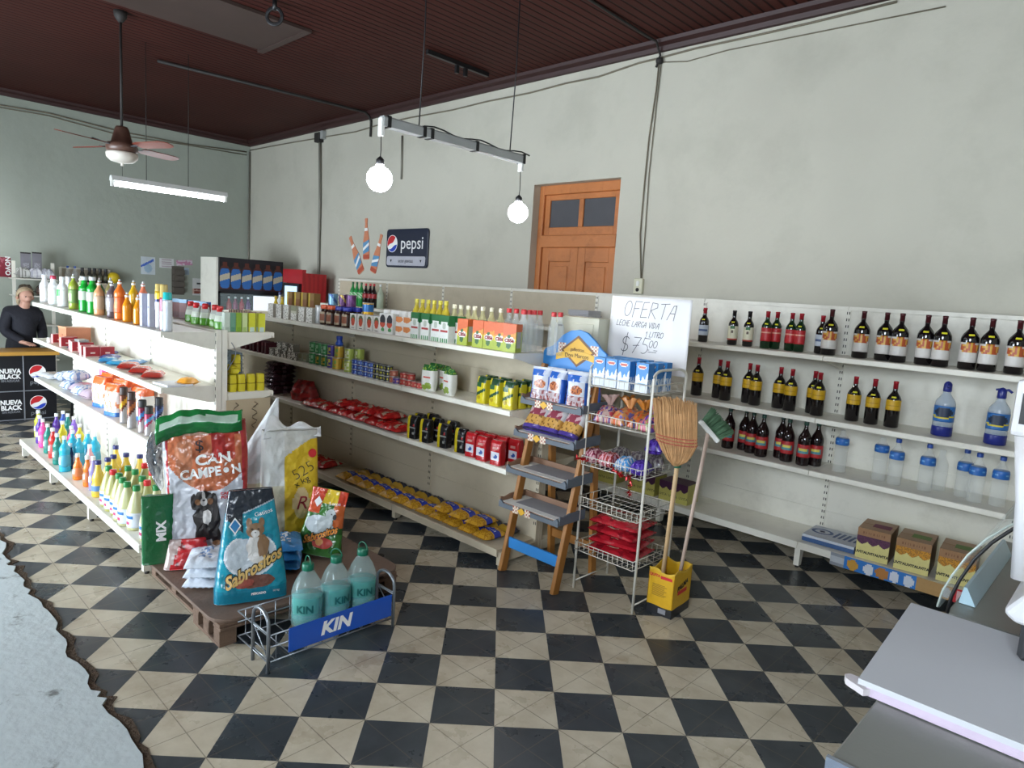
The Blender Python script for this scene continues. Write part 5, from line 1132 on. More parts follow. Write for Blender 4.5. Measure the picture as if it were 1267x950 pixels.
colal = lambda u, v: C('#b3262a') if v > .75 or v < .25 else (C('#d8cc5a') if oval(u, v, .0, .6, .1, .12) else C('#4f8f9a') if abs(u) < .16 else C('#a3282a'))
def cola(): return bottle('cola_bottle', .048, .32, COLA, DGC, colal, (.2, .5), shoulder=.1, neck=.014, neck_h=.028, cap_h=.028, waist=.002)
for i, (px, Y) in enumerate(((899.5, 5.2), (919, 5.26), (928, 5.21), (940.5, 5.16), (964, 5.25), (972, 5.18), (992.5, 5.17), (1007, 5.24))):
    put('cola', cola, (Xat(px, Y, z), Y, z), .2, f'{orl(i, 8)} of the dark red-labelled soda bottles on the third shelf', 'soda bottle', 'dark soda bottles on the third shelf')
WB = plastic('pet_clear', '#dfe4e2', .1, .2); BCAP = P_('blue_water_cap', '#2a4fa0', .35)
watl = lambda u, v: C('#6fa8dc') if .35 < v < .6 and abs(u) < .2 and int(u*40) % 2 else C('#2468b8')
def water(): return bottle('water_bottle', .046, .31, WB, BCAP, watl, (.58, .75), shoulder=.07, neck=.015, neck_h=.025, cap_h=.026, ribs=9)
def water2(): return bottle('water_bottle', .046, .31, WB, None, watl, (.66, .82), shoulder=.05, neck=.02, neck_h=.02, ribs=9)
for i, (px, Y) in enumerate(((1105, 5.18), (1143, 5.19), (1189, 5.25), (1204, 5.18), (1232.5, 5.2))): put('water', water, (Xat(px, Y, z), Y, z), .25, f'{orl(i, 5)} of the blue-capped clear water bottles on the third shelf', 'water bottle', 'clear water bottles on the third shelf')
for i, (px, Y) in enumerate(((1037.5, 5.2), (1086, 5.21))): put('water2', water2, (Xat(px, Y, z), Y, z), .25, f'{"left|right".split("|")[i]} of two wide water bottles with high blue label', 'water bottle', 'clear water bottles on the third shelf')
put('faint', lambda: bottle('empty_bottle', .044, .28, WB, None, None, shoulder=.08, neck=.02, ribs=3), (Xat(1160, 5.3, z), 5.3, z), 0, 'unlabelled clear bottle against the back panel', 'bottle')
# bottom shelf: juice cartons in cardboard trays, flat box, printed strip
z = GZ[0]+.004
def juicebox(fruit):
    def f():
        w, d, h = .205, .28, .215
        def front(s, t):
            k = abs(((s+.5)*3) % 1-.5)
            if t > .74: return C('#9a7350') if not (t > .82 and t < .9 and abs(s) < .35 and int(s*40) % 3 == 0) else C('#7a5034')
            edge = .46+.22*k
            if t > edge: return C(fruit) if (int(s*60)+int(t*40)) % 2 or noise.noise(Vector((s*20, t*20, 1))) > 0 else C('#7d5a2a' if 'c9' in fruit else '#3a2038')
            if k > .485: return C('#b5a86a')
            return C('#d8cd86')
        def top(b_, p): pass
        o = carton('juice_case', w, d, h, front, lambda s, t: C('#7d5c42') if t < .9 else C('#8a684a'), C('#a5805c'), 48, 40)
        for k in (-1, 0, 1): letter(o, 'UVITA', .025, flatY(k*.07, -d/2-.0015, .045), INK, bold=.001)
        b = MB(); b.box(-.03, .08, -.05, .04, h+.0005, h+.002); b.build('printed_mark', mat('plum_ink', '#6a2540', .6) if 'c9' not in fruit else mat('moss_ink', '#5f7a35', .6), o)
        b = MB(); b.box(-w/2, w/2, -.002, .002, h, h+.0015); b.build('flap_seam', mat('kraft_seam_tape', '#8f6b48', .6), o); return o  # brown tape along the flap seam
    return f
for i, (x_px, Y, fr, lab) in enumerate(((1085, 5.17, '#5a2a4a', 'cardboard juice case with purple grape print on the bottom shelf'), (1133, 5.17, '#c98a22', 'cardboard juice case with orange fruit print, middle of three'), (1186, 5.18, '#c98a23', 'cardboard juice case nearest the curved glass, orange fruit print'))):
    put('jc'+fr, juicebox(fr), (Xat(x_px, Y, z+.1), Y, z), .08, lab, 'juice case', 'juice cases on the bottom shelf')
def flatbox():
    def f(s, t): return C('#5a6f9a')
    o = carton('flat_biscuit_box', .36, .3, .05, lambda s, t: C('#3f5f8f') if t < .6 else C('#c9cfd8'), lambda s, t: C('#4a6a98'), C('#b9bec8'))
    b = MB(); b.tube([(-.09+.055*math.cos(a)*1.2, .02+.055*math.sin(a), .051) for a in [2*PI*k/18 for k in range(18)]], .012, 6, True); b.v = [(x, y, min(max(zq, .0505), .052)) for x, y, zq in b.v]; b.build('printed_ring', BLUEINK if False else mat('slate_blue_ink', '#3a4f7a', .5), o)
    b = MB(); b.lathe([(0, .0515), (.02, .0515)], 12, -.09, .02); b.build('printed_dot', mat('slate_blue_ink', '#3a4f7a', .5), o)
    for k in range(5): b = MB(); b.hexa([(.0+.035*k, -.05, .0505), (.018+.035*k, -.05, .0505), (.028+.035*k, .09, .0505), (.01+.035*k, .09, .0505), (.0+.035*k, -.05, .052), (.018+.035*k, -.05, .052), (.028+.035*k, .09, .052), (.01+.035*k, .09, .052)]); b.build('printed_bar', mat('slate_blue_ink', '#3a4f7a', .5), o)
    return o
put('flatbox', flatbox, (-1.56, 5.2, z), .03, 'flat blue and grey biscuit box left of the juice cases', 'box')
# printed cardboard strip clipped along the right bay's bottom rail
b = MB(); xa, xb = -1.5, -.56
def strip(u, v):
    if u < .1: return C('#b9bec4') if .3 < v < .8 else C('#8f949c')
    if u < .58:
        for c_, r_, col in ((.16, .04, '#c9963a'), (.27, .035, '#d9dde4'), (.36, .045, '#b5793a'), (.44, .03, '#d6dae4'), (.53, .035, '#cfd6e0')):
            if ((u-c_)/r_)**2+((v-.45)/.42)**2 < 1: return C(col)
        return C('#2f78c4')
    if u < .8: return C('#b08a55') if ((u-.76)/.03)**2+((v-.5)/.4)**2 > 1 else C('#b9b9b8')
    return C('#c0272d') if ((u-.84)/.022)**2+((v-.5)/.4)**2 > 1 else C('#d9b0b0')
b.grid(lambda u, v: (xa+(xb-xa)*u, 4.972-.004*math.sin(u*9), .12+.09*v), 90, 8, strip); b.grid(lambda u, v: (xa+(xb-xa)*u, 4.976-.004*math.sin(u*9), .12+.09*v), 90, 1, lambda u, v: C('#b5a98f'))
o = b.build('shelf_strip', CARTON, fix=False); tag(o, 'printed blue, tan and red cardboard strip along the bottom shelf edge', 'shelf strip')
# cartons of juice on the bottom shelf behind the wire rack
def tray():
    def front(s, t):
        k = abs(((s+.5)*4) % 1-.5)
        return C('#4f2a4a') if t > .55+.3*k else (C('#8f8a4a') if k > .47 else C('#cfc86f'))
    o = carton('juice_tray', .27, .2, .17, front, lambda s, t: C('#b5ae5a'), C('#5a4050'), 48, 30)
    for k in (-1, 0, 1): letter(o, 'UVITA', .03, flatY(k*.1, -.1015, .05), INK)
    return o
z = GZ[0]+.001
for i, px in enumerate((752, 801, 840)): put('tray', tray, (Xat(px, 5.15, z+.1), 5.15, z), .03, f'{orl(i, 3)} yellow and purple juice tray behind the wire rack', 'juice tray', 'juice trays on the bottom shelf behind the rack')
# top shelf, far bays: sodas, cartons
z = GZ[3]+.001
SPR = plastic('green_soda', '#2c8a45', .1); 
def sprite(): return bottle('lime_soda_bottle', .042, .31, SPR, P_('dark_green_cap2', '#1f5f35', .35), lambda u, v: C('#4fb05a') if (u*5+v*2) % 1 < .6 else C('#c9d8c4'), (.35, .6), shoulder=.1)
for i, px in enumerate((436, 441, 446.5)): put('sprite', sprite, (Xat(px, 5.2, z), 5.2, z), 0, f'{orl(i, 3)} green soda bottle on the far wall shelf', 'soda bottle', 'sodas on the far wall shelf')
def coke(): return bottle('red_cap_soda_bottle', .042, .3, COLA, REDC, lambda u, v: C('#a8262a'), (.4, .6), shoulder=.1)
for i, px in enumerate((452, 457.5, 462)): put('coke', coke, (Xat(px, 5.2, z), 5.2, z), 0, f'{orl(i, 3)} dark soda bottle with red cap on the far wall shelf', 'soda bottle', 'sodas on the far wall shelf')
put('clearso', lambda: bottle('clear_soda_bottle', .045, .3, plastic('pale_green_clear', '#c4d2bc', .1, .6), WH, None, shoulder=.1), (Xat(470, 5.2, z), 5.2, z), 0, 'pale clear soda bottle right of the red-capped ones', 'soda bottle', 'sodas on the far wall shelf')
def greypack(c): return lambda: carton('tray_pack', .24, .2, .045, lambda s, t: C(c), None, C('#c9c9cc'))
for i in range(4): put('gp', greypack('#a9a9ae'), (Xat(722, 5.2, z)+.01*math.sin(i*4), 5.2, z+i*.047), .1*math.sin(i*3), f'grey tray pack, {ORD[i+1]} from the bottom of the stack on the wall shelf', 'tray pack', 'stack of grey tray packs')
put('pp', greypack('#c9a9b4'), (Xat(748, 5.2, z), 5.2, z), 0, 'pinkish tray pack beside the grey stack', 'tray pack')
for i, px in enumerate((700, 707)): put('rpk', lambda: pillow('red_sachet', .14, .11, .05, lambda u, v: C('#b5303a') if abs(u-.5) < .3 else C('#d8d4d4'), FILM, 10, 8), (Xat(px, 5.18, z), 5.18, z), .4*i, f'{"left|right".split("|")[i]} red and white sachet left of the grey tray packs', 'sachet', 'sachets on the wall shelf')
# ------------------------------------------------------------------ pallet with pet food sacks
PW = mat('weathered_pallet_wood', '#6a5444', .8, var=.3, scale=9, bump=.4, bscale=30, dirt='#3c2c22', dirt_amt=.6, dscale=7)
PT = mat('brown_board', '#6f5b4e', .55, var=.15, scale=5, bump=.15, bscale=40, dirt='#4a3a30', dirt_amt=.5, dscale=4)
def pallet(name, x0, x1, y0, y1, h, label):
    t = empty(name, ((x0+x1)/2, (y0+y1)/2, 0)); tag(t, label, 'pallet', 'pallets under the pet food'); w, d = (x1-x0)/2, (y1-y0)/2
    for k in range(3):
        y = -d+.045+k*(2*d-.09)/2
        b = MB(); b.box(-w, w, y-.045, y+.045, 0, .018); b.build('bottom_board', PW, t, bevel=.002)
    for x in (-w+.035, 0, w-.035):
        for k in range(3):
            y = -d+.045+k*(2*d-.09)/2
            b = MB(); b.box(x-.035, x+.035, y-.045, y+.045, .018, h-.034); b.build('block', PW, t, bevel=.002)
    for x in (-w+.035, 0, w-.035):
        b = MB(); b.box(x-.045, x+.045, -d, d, h-.034, h-.018); b.build('stringer_board', PW, t, bevel=.002)
    n = 5
    for k in range(n):
        y = -d+.05+k*(2*d-.1)/(n-1)
        b = MB(); b.box(-w, w, y-.05, y+.05, h-.018, h); b.build('top_board', PW, t, bevel=.002)
    return t
PH = .122
pallet('wooden_pallet', -4.34, -3.6, 1.40, 2.46, PH, 'weathered wooden pallet below the brown board, next to the shelf end')
pallet('wooden_pallet', -3.575, -3.235, 1.36, 2.46, PH, 'weathered wooden pallet below the brown board, beside the blue sign rack')
b = MB(); r = .11; poly = []
for cx, cy, a0 in ((-3.225-r, 2.5-r, 0), (-4.345+r, 2.5-r, 90), (-4.345+r, 1.34+r, 180), (-3.225-r, 1.34+r, 270)):
    for k in range(7): a = math.radians(a0+15*k); poly.append((cx+r*math.cos(a), cy+r*math.sin(a)))
b.prism(poly, 'z', PH+.0005, PH+.0185); o = b.build('platform_board', PT, bevel=.003); tag(o, 'brown round-cornered board lying on the pallets under the pet food sacks', 'board')
BZ = PH+.0195
def facing(x, y, extra=0): return math.atan2(y, x)+PI/2+PI+extra if False else math.atan2(-y, -x)+PI/2+extra
def dogsack():
    w, d, h = .47, .17, .86
    s = Sack(w, d, h, lambda v: 1-.04*math.sin(v*6)-.03*v, lambda v: max(.07, (1-.55*v)*min(1, .75+v*3)), ex=3.6, wr=.016, seed=21)
    def f(a, t, side):
        if side != 'f' or abs(a) > .46: return C('#b9bcc0') if a < -.3 else C('#b03a34')
        if abs(a) > .435: return C('#b5323a')
        if t < .1: return C('#c22a2c') if a > -.3 else C('#c9b5ae')
        if t < .14+.05*math.sin(a*6): return C('#d8d5d4')
        # orange sweep of the upper half
        if t > .50+.42*(a-.02)**2*2-.05*a:
            if a > .08 and t > .72 and a < .36: return C('#a92a26') if a+.25*(t-.8) < .26 else C('#b9402e')
            if t > .9: return C('#b98a72') if a < .05 else C('#8f2a26')
            n_ = noise.noise(Vector((a*3, t*4, 1)))
            return C('#c9714a') if n_ > .1 else C('#bd6844') if a > -.15 else C('#bf7a58')  # paler left side: glare put into the orange
        return C('#c9cbd2') if noise.noise(Vector((a*6, t*5, 7))) > -.2 else C('#b4b7c2')
    o = s.build('dog_food_sack', f, FILM, 150, 140)
    # the dog on the front
    DOG = mat('dog_print_black', '#221c1b', .4); TANP = mat('dog_print_tan', '#7d5638', .4); WP = mat('dog_print_white', '#c9c4c0', .4)
    def blob(name, cx, cz, a, b_, m, lift=.002, n=22, lob=0, seed=0):
        mb = MB(); mp = s.mapf(cx, cz); k = 6
        for j in range(k+1):
            for i in range(n):
                an = 2*PI*i/n; r_ = j/k*(1+lob*noise.noise(Vector((math.cos(an)*2, math.sin(an)*2, seed))))
                p = mp(a*r_*math.cos(an), b_*r_*math.sin(an)); mb.v.append((p.x, p.y-lift, p.z))
        for j in range(k):
            for i in range(n): mb.face((j*n+i, j*n+(i+1) % n, (j+1)*n+(i+1) % n, (j+1)*n+i))
        return mb.build(name, m, o, fix=False)
    s.blob = blob
    for args in (('dog_body', 0, .25, .075, .12, DOG, .002, 22, .3, 1), ('dog_head', -.015, .388, .05, .05, DOG, .003, 22, .25, 2), ('dog_ear', -.07, .37, .02, .05, DOG, .002, 18, .2, 3), ('dog_ear', .04, .37, .02, .05, DOG, .002, 18, .2, 4), ('dog_leg', -.045, .15, .026, .06, DOG, .002, 18, .2, 5), ('dog_leg', .045, .15, .028, .06, DOG, .002, 18, .2, 6),
                 ('dog_chest', 0, .275, .024, .045, WP, .005, 18, .3, 7), ('dog_blaze', -.015, .405, .009, .03, WP, .005, 14, .1, 11), ('dog_cheek', -.05, .368, .016, .02, TANP, .005, 14, .1, 12), ('dog_cheek', .02, .368, .016, .02, TANP, .005, 14, .1, 13), ('dog_muzzle', -.015, .368, .02, .026, WP, .006, 18, .2, 8), ('dog_paw', -.048, .108, .026, .016, TANP, .005, 18, .1, 9), ('dog_paw', .048, .108, .026, .016, TANP, .005, 18, .1, 10), ('dog_nose', -.015, .378, .008, .006, DOG, .008, 12, 0, 0)): blob(*args)
    letter(o, 'CAN', .085, s.mapf(.045, .625, .08), WHITEINK, bold=.003, sxy=(1.1, 1))
    letter(o, 'CAMPEÓN', .08, s.mapf(.03, .545, .08), WHITEINK, bold=.003, sxy=(.9, 1))
    letter(o, '$', .1, s.mapf(-.03, .71), INK)
    letter(o, 'CARNE', .025, s.mapf(.12, .41), REDINK, bold=.001); letter(o, 'POLLO', .025, s.mapf(.12, .385), REDINK, bold=.001)
    # folded-over green top and the silver gusset
    g = MB(); g.smooth = True
    def top(u, v):
        x = -w*.56+w*1.02*u; z = h-.06+.09*u+.03*math.sin(u*5); prof = [(-.055, -.075), (-.085, 0), (-.03, .075), (.03, .055)]
        q = v*3; i = min(2, int(q)); fr = q-i; y = prof[i][0]+(prof[i+1][0]-prof[i][0])*fr; zz = prof[i][1]+(prof[i+1][1]-prof[i][1])*fr
        return (x, y+.008*noise.noise(Vector((u*6, v*5, 2))), z+zz*(1-.15*u)+.01*noise.noise(Vector((u*9, v*4, 5))))
    g.grid(top, 40, 18, lambda u, v: C('#a9bfae') if .33 < v < .47+.1*u and .05 < u < .95 else C('#1c7238') if v > .15 else C('#1a6a34'))
    gt = g.build('folded_top', FILM, o, fix=False); md = gt.modifiers.new('thick', 'SOLIDIFY'); md.thickness = .004
    b = MB(); b.smooth = True
    b.grid(lambda u, v: (-w*.5-.07*math.sin(v*2.6)*(1-u)-.02, -.02+.1*u+.02*noise.noise(Vector((u*4, v*9, 1))), .44+v*.36), 16, 40)
    gs = b.build('silver_gusset', mat('crinkled_foil', '#b9bcc2', .14, .9, bump=1.0, bscale=24), o, fix=False); md = gs.modifiers.new('thick', 'SOLIDIFY'); md.thickness = .003
    return o
DP = onZ(241, 700, BZ)
o = dogsack(); o.location = (-4.09, 1.66, BZ); o.rotation_euler = (-.03, -.045, facing(-4.09, 1.66, -.1)); tag(o, 'tall orange and white dog food sack with dog picture and green folded top', 'pet food sack')
# green sack behind it
s = Sack(.17, .06, .42, None, lambda v: max(.1, 1-.6*v), ex=3.5, wr=.006, seed=31)
o = s.build('green_sack', lambda a, t, side: C('#1e6a3c') if not (abs(abs(a)-.36) < .02 and side == 'f') else C('#c9d6cc'), FILM, 40, 30)
o.location = (-4.172, 1.38, BZ); o.rotation_euler = (0, .0, facing(-4.2, 1.5, .1)); tag(o, 'green sack with white letters, partly hidden left of the dog food sack', 'sack')
letter(o, 'MIX', .07, s.mapf(.02, .2, PI/2), WHITEINK, bold=.003)
# red clear-fronted bag at its foot
s = Sack(.26, .1, .17, lambda v: 1-.25*v, lambda v: max(.08, 1-v**1.6), ex=3, wr=.012, seed=33)
o = s.build('red_treat_bag', lambda a, t, side: C('#b5a09a') if a < -.36+.25*t else (C('#c0262b') if noise.noise(Vector((a*5, t*3, 2))) > -.3 else C('#7d2422')), FILM, 40, 26)
o.location = (-4.0, 1.49, BZ); o.rotation_euler = (-.12, 0, facing(-3.9, 1.55, -.05)); tag(o, 'small red bag with clear edge at the foot of the dog food sack', 'bag')
# teal cat food sack in front
def catsack():
    w, d, h = .375, .17, .60
    s = Sack(w, d, h, lambda v: 1-.46*max(0, v-.12)**1.05, lambda v: max(.06, (1-.7*v**1.4)*min(1, .8+v*2)), ex=3.4, wr=.010, seed=41)
    def f(a, t, side):
        hw = s.wp(t)*.5
        if side == 'b' or abs(a) > hw*.97: return C('#12718a') if t < .8 else C('#252c38')
        if t > .83+.10*(a/.4) or (a < -.12 and t > .55 and t > .62-.6*(a+.12) - .0): return C('#232a36')
        if abs(t-(.83+.10*(a/.4))) < .012: return C('#b9c6cf')
        if ((a+.02)/.36)**2+((t-.42)/.19)**2 < 1 and t < .56+.5*a*0+.1*abs(a): return C('#ccd6de') if ((a+.02)/.34)**2+((t-.42)/.17)**2 < 1 else C('#e6edf2')
        if t < .12: return C('#15809a')
        return C('#1794ab') if noise.noise(Vector((a*4, t*3, 9))) > -.25 else C('#127f98')
    o = s.build('cat_food_sack', f, FILM, 150, 130)
    dogsack_blob(s, o)
    TAN2 = mat('cat_print_tan', '#8a6a4c', .4); WP = mat('cat_print_white', '#d3d0cc', .4); DK = mat('cat_print_dark', '#3c3430', .4)
    for args in (('cat_body', .02, .285, .05, .075, WP, .002, 22, .25, 1), ('cat_back', .055, .30, .03, .06, TAN2, .003, 20, .3, 2), ('cat_head', .015, .385, .046, .038, TAN2, .004, 22, .15, 3), ('cat_ear', -.015, .425, .015, .026, TAN2, .003, 14, .1, 4), ('cat_ear', .048, .425, .015, .026, TAN2, .003, 14, .1, 5), ('cat_muzzle', .015, .368, .022, .02, WP, .007, 16, .1, 6),
                 ('cat_eye', .0, .392, .006, .005, DK, .008, 10, 0, 0), ('cat_eye', .031, .392, .006, .005, DK, .008, 10, 0, 0), ('cat_nose', .015, .375, .004, .004, DK, .009, 10, 0, 0), ('kibble_print', .015, .115, .1, .035, mat('kibble_print', '#6f4234', .6, var=.6, scale=60), .003, 26, .25, 8), ('kibble_print', -.045, .11, .05, .026, mat('salmon_print', '#9a4a3c', .6, var=.6, scale=70), .005, 20, .3, 9)): s.blob(*args)
    OL = mat('dark_outline_ink', '#33291c', .5)
    letter(o, 'Sabrositos', .098, lambda a, b_: s.mapf(.01, .185+.0)(a, b_+.28*a*.4+.06*math.sin(a*8)) + Vector((0, -.002, 0)), OL, bold=.009, sxy=(.70, 1))
    letter(o, 'Sabrositos', .098, lambda a, b_: s.mapf(.01, .185+.0)(a, b_+.28*a*.4+.06*math.sin(a*8)) + Vector((0, -.006, 0)), GOLDINK, bold=.003, sxy=(.70, 1))
    letter(o, 'Gatitos', .032, s.mapf(.06, .475, .22), WHITEINK); letter(o, 'PESCADO', .017, s.mapf(.03, .045), WHITEINK, bold=.001); letter(o, '10 kg', .017, s.mapf(.12, .05), WHITEINK)
    b = MB(); mp = s.mapf(-.085, .415)
    for k in range(4): p = mp(.032*math.cos(k*PI/2), .045*math.sin(k*PI/2)); b.v.append((p.x, p.y-.004, p.z))
    b.face((0, 1, 2, 3)); b.build('diamond_mark', WHITEINK, o, fix=False)
    b = MB(); 
    for k in range(4): p = mp(.024*math.cos(k*PI/2), .034*math.sin(k*PI/2)); b.v.append((p.x, p.y-.006, p.z))
    b.face((0, 1, 2, 3)); b.build('diamond_mark', mat('sky_ink', '#2f7fb8', .5), o, fix=False)
    return o
def dogsack_blob(s, o):
    def blob(name, cx, cz, a, b_, m, lift=.002, n=22, lob=0, seed=0):
        mb = MB(); mp = s.mapf(cx, cz); k = 6
        for j in range(k+1):
            for i in range(n):
                an = 2*PI*i/n; r_ = j/k*(1+lob*noise.noise(Vector((math.cos(an)*2, math.sin(an)*2, seed))))
                p = mp(a*r_*math.cos(an), b_*r_*math.sin(an)); mb.v.append((p.x, p.y-lift, p.z))
        for j in range(k):
            for i in range(n): mb.face((j*n+i, j*n+(i+1) % n, (j+1)*n+(i+1) % n, (j+1)*n+i))
        return mb.build(name, m, o, fix=False)
    s.blob = blob
cp = onZ(300, 742, BZ)
o = catsack(); o.location = (-3.40, 1.60, BZ); o.rotation_euler = (-.10, -.0, facing(-3.36, 1.58, .12)); tag(o, 'teal cat food sack with black top leaning at the front of the pallet', 'pet food sack')
# big white and yellow sack
s = Sack(.36, .22, .78, lambda v: 1-.06*v, lambda v: max(.12, 1-.45*v**2), ex=5, wr=.012, seed=51)
def f(a, t, side):
    if a > -.13 and side != 'b': 
        if t < .93 and t < .86+.3*(a-.1):
            if ((a-.16)/.14)**2+((t-.40)/.13)**2 < 1: return C('#e3cf9a')
            return C('#d9b52a') if t > .12 else C('#cfa92a')
        return C('#c9c8c0')
    return C('#cfd0cc') if t > .55 else C('#c9c4ac')
o = s.build('white_yellow_sack', f, printed('printed_woven', .45, .4, bump=.5, bscale=18), 130, 110)
o.location = (-3.95, Yat(358, -3.95, .4), BZ); o.rotation_euler = (-.05, 0, facing(-3.95, 2.2, .22)); tag(o, 'big white and yellow sack with handwritten price behind the smaller bags', 'sack')
letter(o, '525', .1, s.mapf(.07, .52, .5), INK, bold=-.002); letter(o, 'x kg', .06, s.mapf(.06, .45, .5), INK)
letter(o, 'R', .12, s.mapf(.055, .31), mat('dark_red_ink', '#8f1f2c', .5), shear=.3); 
b = MB(); mp = s.mapf(.13, .63)
for k in range(16): p = mp(.028*math.cos(k*PI/8), .028*math.sin(k*PI/8)); b.v.append((p.x, p.y-.002, p.z))
b.face(range(16)); b.build('round_mark', REDINK, o, fix=False)
fl = MB(); fl.smooth = True
def flap(u, v):
    x = -.18+.36*u; pk = .05*math.exp(-((u-.12)/.2)**2)+.02*math.sin(u*12)
    return (x*(1-.05*v)+.03*v, -.085+.1*v+.02*noise.noise(Vector((u*5, v*5, 4)))+.06*math.sin(u*PI), .74+v*(.06+pk))
fl.grid(flap, 30, 14); fo = fl.build('open_top', mat('white_woven_film', '#d4d8da', .4, bump=.6, bscale=12), o, fix=False); md = fo.modifiers.new('thick', 'SOLIDIFY'); md.thickness = .004
# translucent white sack slumped behind it
s = Sack(.34, .17, .96, lambda v: (1-.12*math.sin(v*3)) if v < .5 else max(.03, 1-.1-1.72*(v-.5)), lambda v: max(.06, 1-.85*v**1.1), ex=3, wr=.022, seed=55)
base_P = s.P
s.P = lambda u, v: base_P(u, v)+Vector((.27*max(0, v-.45), 0, 0))
o = s.build('white_sack', lambda a, t, side: C('#dadedf') if t > .42 else C('#cdc8b2'), printed('printed_woven', .45), 60, 50)
o.location = (-4.20, Yat(312, -4.20, .4), BZ); o.rotation_euler = (0, .0, facing(-4.25, 2.1, .1)); tag(o, 'white plain sack slumped between the dog food and the yellow sack', 'sack')
# parrot seed bag
def parrot():
    w, d, h = .30, .12, .42
    s = Sack(w, d, h, lambda v: 1-.36*math.sin(min(1, v*1.1)*PI/2)*.75+.12*max(0, v-.7), lambda v: max(.06, 1-.85*v**1.3), ex=3.2, wr=.010, seed=61)
    def f(a, t, side):
        if side == 'b': return C('#2c6a2c')
        if t > .78: return C('#d9b82a') if a > -.12+.3*(t-.78) and a < .2 else C('#c9432a')
        if a > .3-.2*t and t > .45: return C('#c9632f')
        if t > .62 and a < -.2+.1*t: return C('#d4552f')
        if ((a+.08)/.30)**2+((t-.46)/.14)**2 < 1: return C('#c9d2d6')
        return C('#37702c') if noise.noise(Vector((a*4, t*4, 3))) > -.2 else C('#2a5a24')
    o = s.build('parrot_food_bag', f, FILM, 110, 100); dogsack_blob(s, o)
    GP = mat('parrot_print_grey', '#a9b0b0', .4, var=.25, scale=30); DK = mat('parrot_print_dark', '#2c2c2e', .4); TM = mat('tomato_print', '#b03022', .5, var=.4, scale=40)
    for args in (('parrot_body', .01, .2, .05, .055, GP, .002, 20, .2, 1), ('parrot_head', .035, .265, .032, .036, GP, .003, 20, .1, 2), ('parrot_beak', .062, .258, .012, .018, DK, .005, 14, .1, 3), ('parrot_eye', .04, .272, .005, .005, DK, .006, 10, 0, 0), ('fruit_print', .02, .085, .065, .035, TM, .003, 22, .25, 5), ('fruit_print', .0, .09, .025, .022, mat('peach_print', '#c98a4a', .5), .005, 16, .2, 6)): s.blob(*args)
    OL = mat('dark_outline_ink', '#33291c', .5)
    mp = lambda lift: (lambda a, b_: s.mapf(.0, .135)(a, b_+.22*a+.03*math.sin(a*11))+Vector((0, -lift, 0)))
    letter(o, 'Sabrositos', .07, mp(.003), OL, bold=.008, sxy=(.66, 1)); letter(o, 'Sabrositos', .07, mp(.007), mat('orange_ink', '#dd8a2a', .5), bold=.002, sxy=(.66, 1))
    letter(o, 'Loros', .03, s.mapf(.045, .335, .1), WHITEINK)
    b = MB(); m2 = s.mapf(-.06, .335)
    for k in range(4): p = m2(.024*math.cos(k*PI/2), .034*math.sin(k*PI/2)); b.v.append((p.x, p.y-.004, p.z))
    b.face((0, 1, 2, 3)); b.build('diamond_mark', WHITEINK, o, fix=False); return o
o = parrot(); o.location = (-3.70, Yat(394, -3.70, .3), BZ+.02); o.rotation_euler = (-.08, .16, facing(-3.62, 2.36, -.15)); tag(o, 'green and yellow parrot food bag leaning at the far pallet corner', 'pet food bag')
# flat flour bags
def flour(c1, c2): return lambda: pillow('flour_bag', .28, .2, .055, lambda u, v: C(c2) if (abs(u-.5) < .16 and .25 < v < .75 and noise.noise(Vector((u*12, v*12, 3))) > 0) or v > .9 else C(c1), FILM, 24, 20, wr=.01, seed=71)
for k in range(3): put('flourw', flour('#dde3ec', '#7f9fce'), (-3.76+.012*k, Yat(258, -3.76, .2)-.01*k, BZ+.062*k), .9+.08*k, f'white flour bag, {("lowest", "middle", "topmost")[k]} of the pile left of the teal sack', 'flour bag', 'white flour bags on the pallet')
for k in range(3): put('flourb', flour('#3f8fd0', '#dfe8f0'), (-3.72+.01*k, Yat(352, -3.72, .2)-.005*k, BZ+.062*k), 1.0+.06*k, f'blue and white flour bag, {("lowest", "middle", "topmost")[k]} of the pile right of the teal sack', 'flour bag', 'blue flour bags on the pallet')

# ------------------------------------------------------------------ water jugs in their wire stand
t = empty('jug_stand', (-2.985, 1.80, 0)); tag(t, 'low wire stand with blue sign holding three water jugs', 'display stand')
SX0, SX1, SY0, SY1 = -.045, .115, -.36, .37
BX0 = -.215
def ustand(y):
    b = MB(); pts = [(SX0, y, 0), (SX0, y, .24)]+[(SX0+(SX1-SX0)/2*(1-math.cos(a)), y, .24+.06*math.sin(a)) for a in [PI*k/8 for k in range(1, 8)]]+[(SX1, y, .24), (SX1, y, 0)]
    b.tube(pts, .009, 8); o = b.build('tube_leg_frame', GALV, t)
    b = MB()
    for z in (.07, .2): b.tube([(SX0, y, z), (SX1, y, z)], .004, 6)
    b.tube([(SX0, y, .2), (SX1, y, .07)], .003, 6); b.build('cross_wire', GALV, o)
ustand(SY0); ustand(SY1)
b = MB()
for x in (BX0, SX1):
    for z in (.055, .13, .19): b.tube([(x, SY0, z), (x, SY1, z)], .004, 6)
for k in range(9): y = SY0+.04+k*(SY1-SY0-.08)/8; b.tube([(BX0, y, .19), (BX0, y, .055), (SX1, y, .055), (SX1, y, .19)], .003, 6)
for y in (SY0, SY1):
    for z in (.055, .19): b.tube([(BX0, y, z), (SX1, y, z)], .004, 6)
b.build('wire_basket', GALV, t)
b = MB(); b.box(SX1+.006, SX1+.011, SY0+.1, SY1-.02, .075, .20); sg = b.build('sign_plate', mat('blue_sign_enamel', '#1f55b8', .35), t, bevel=.002)
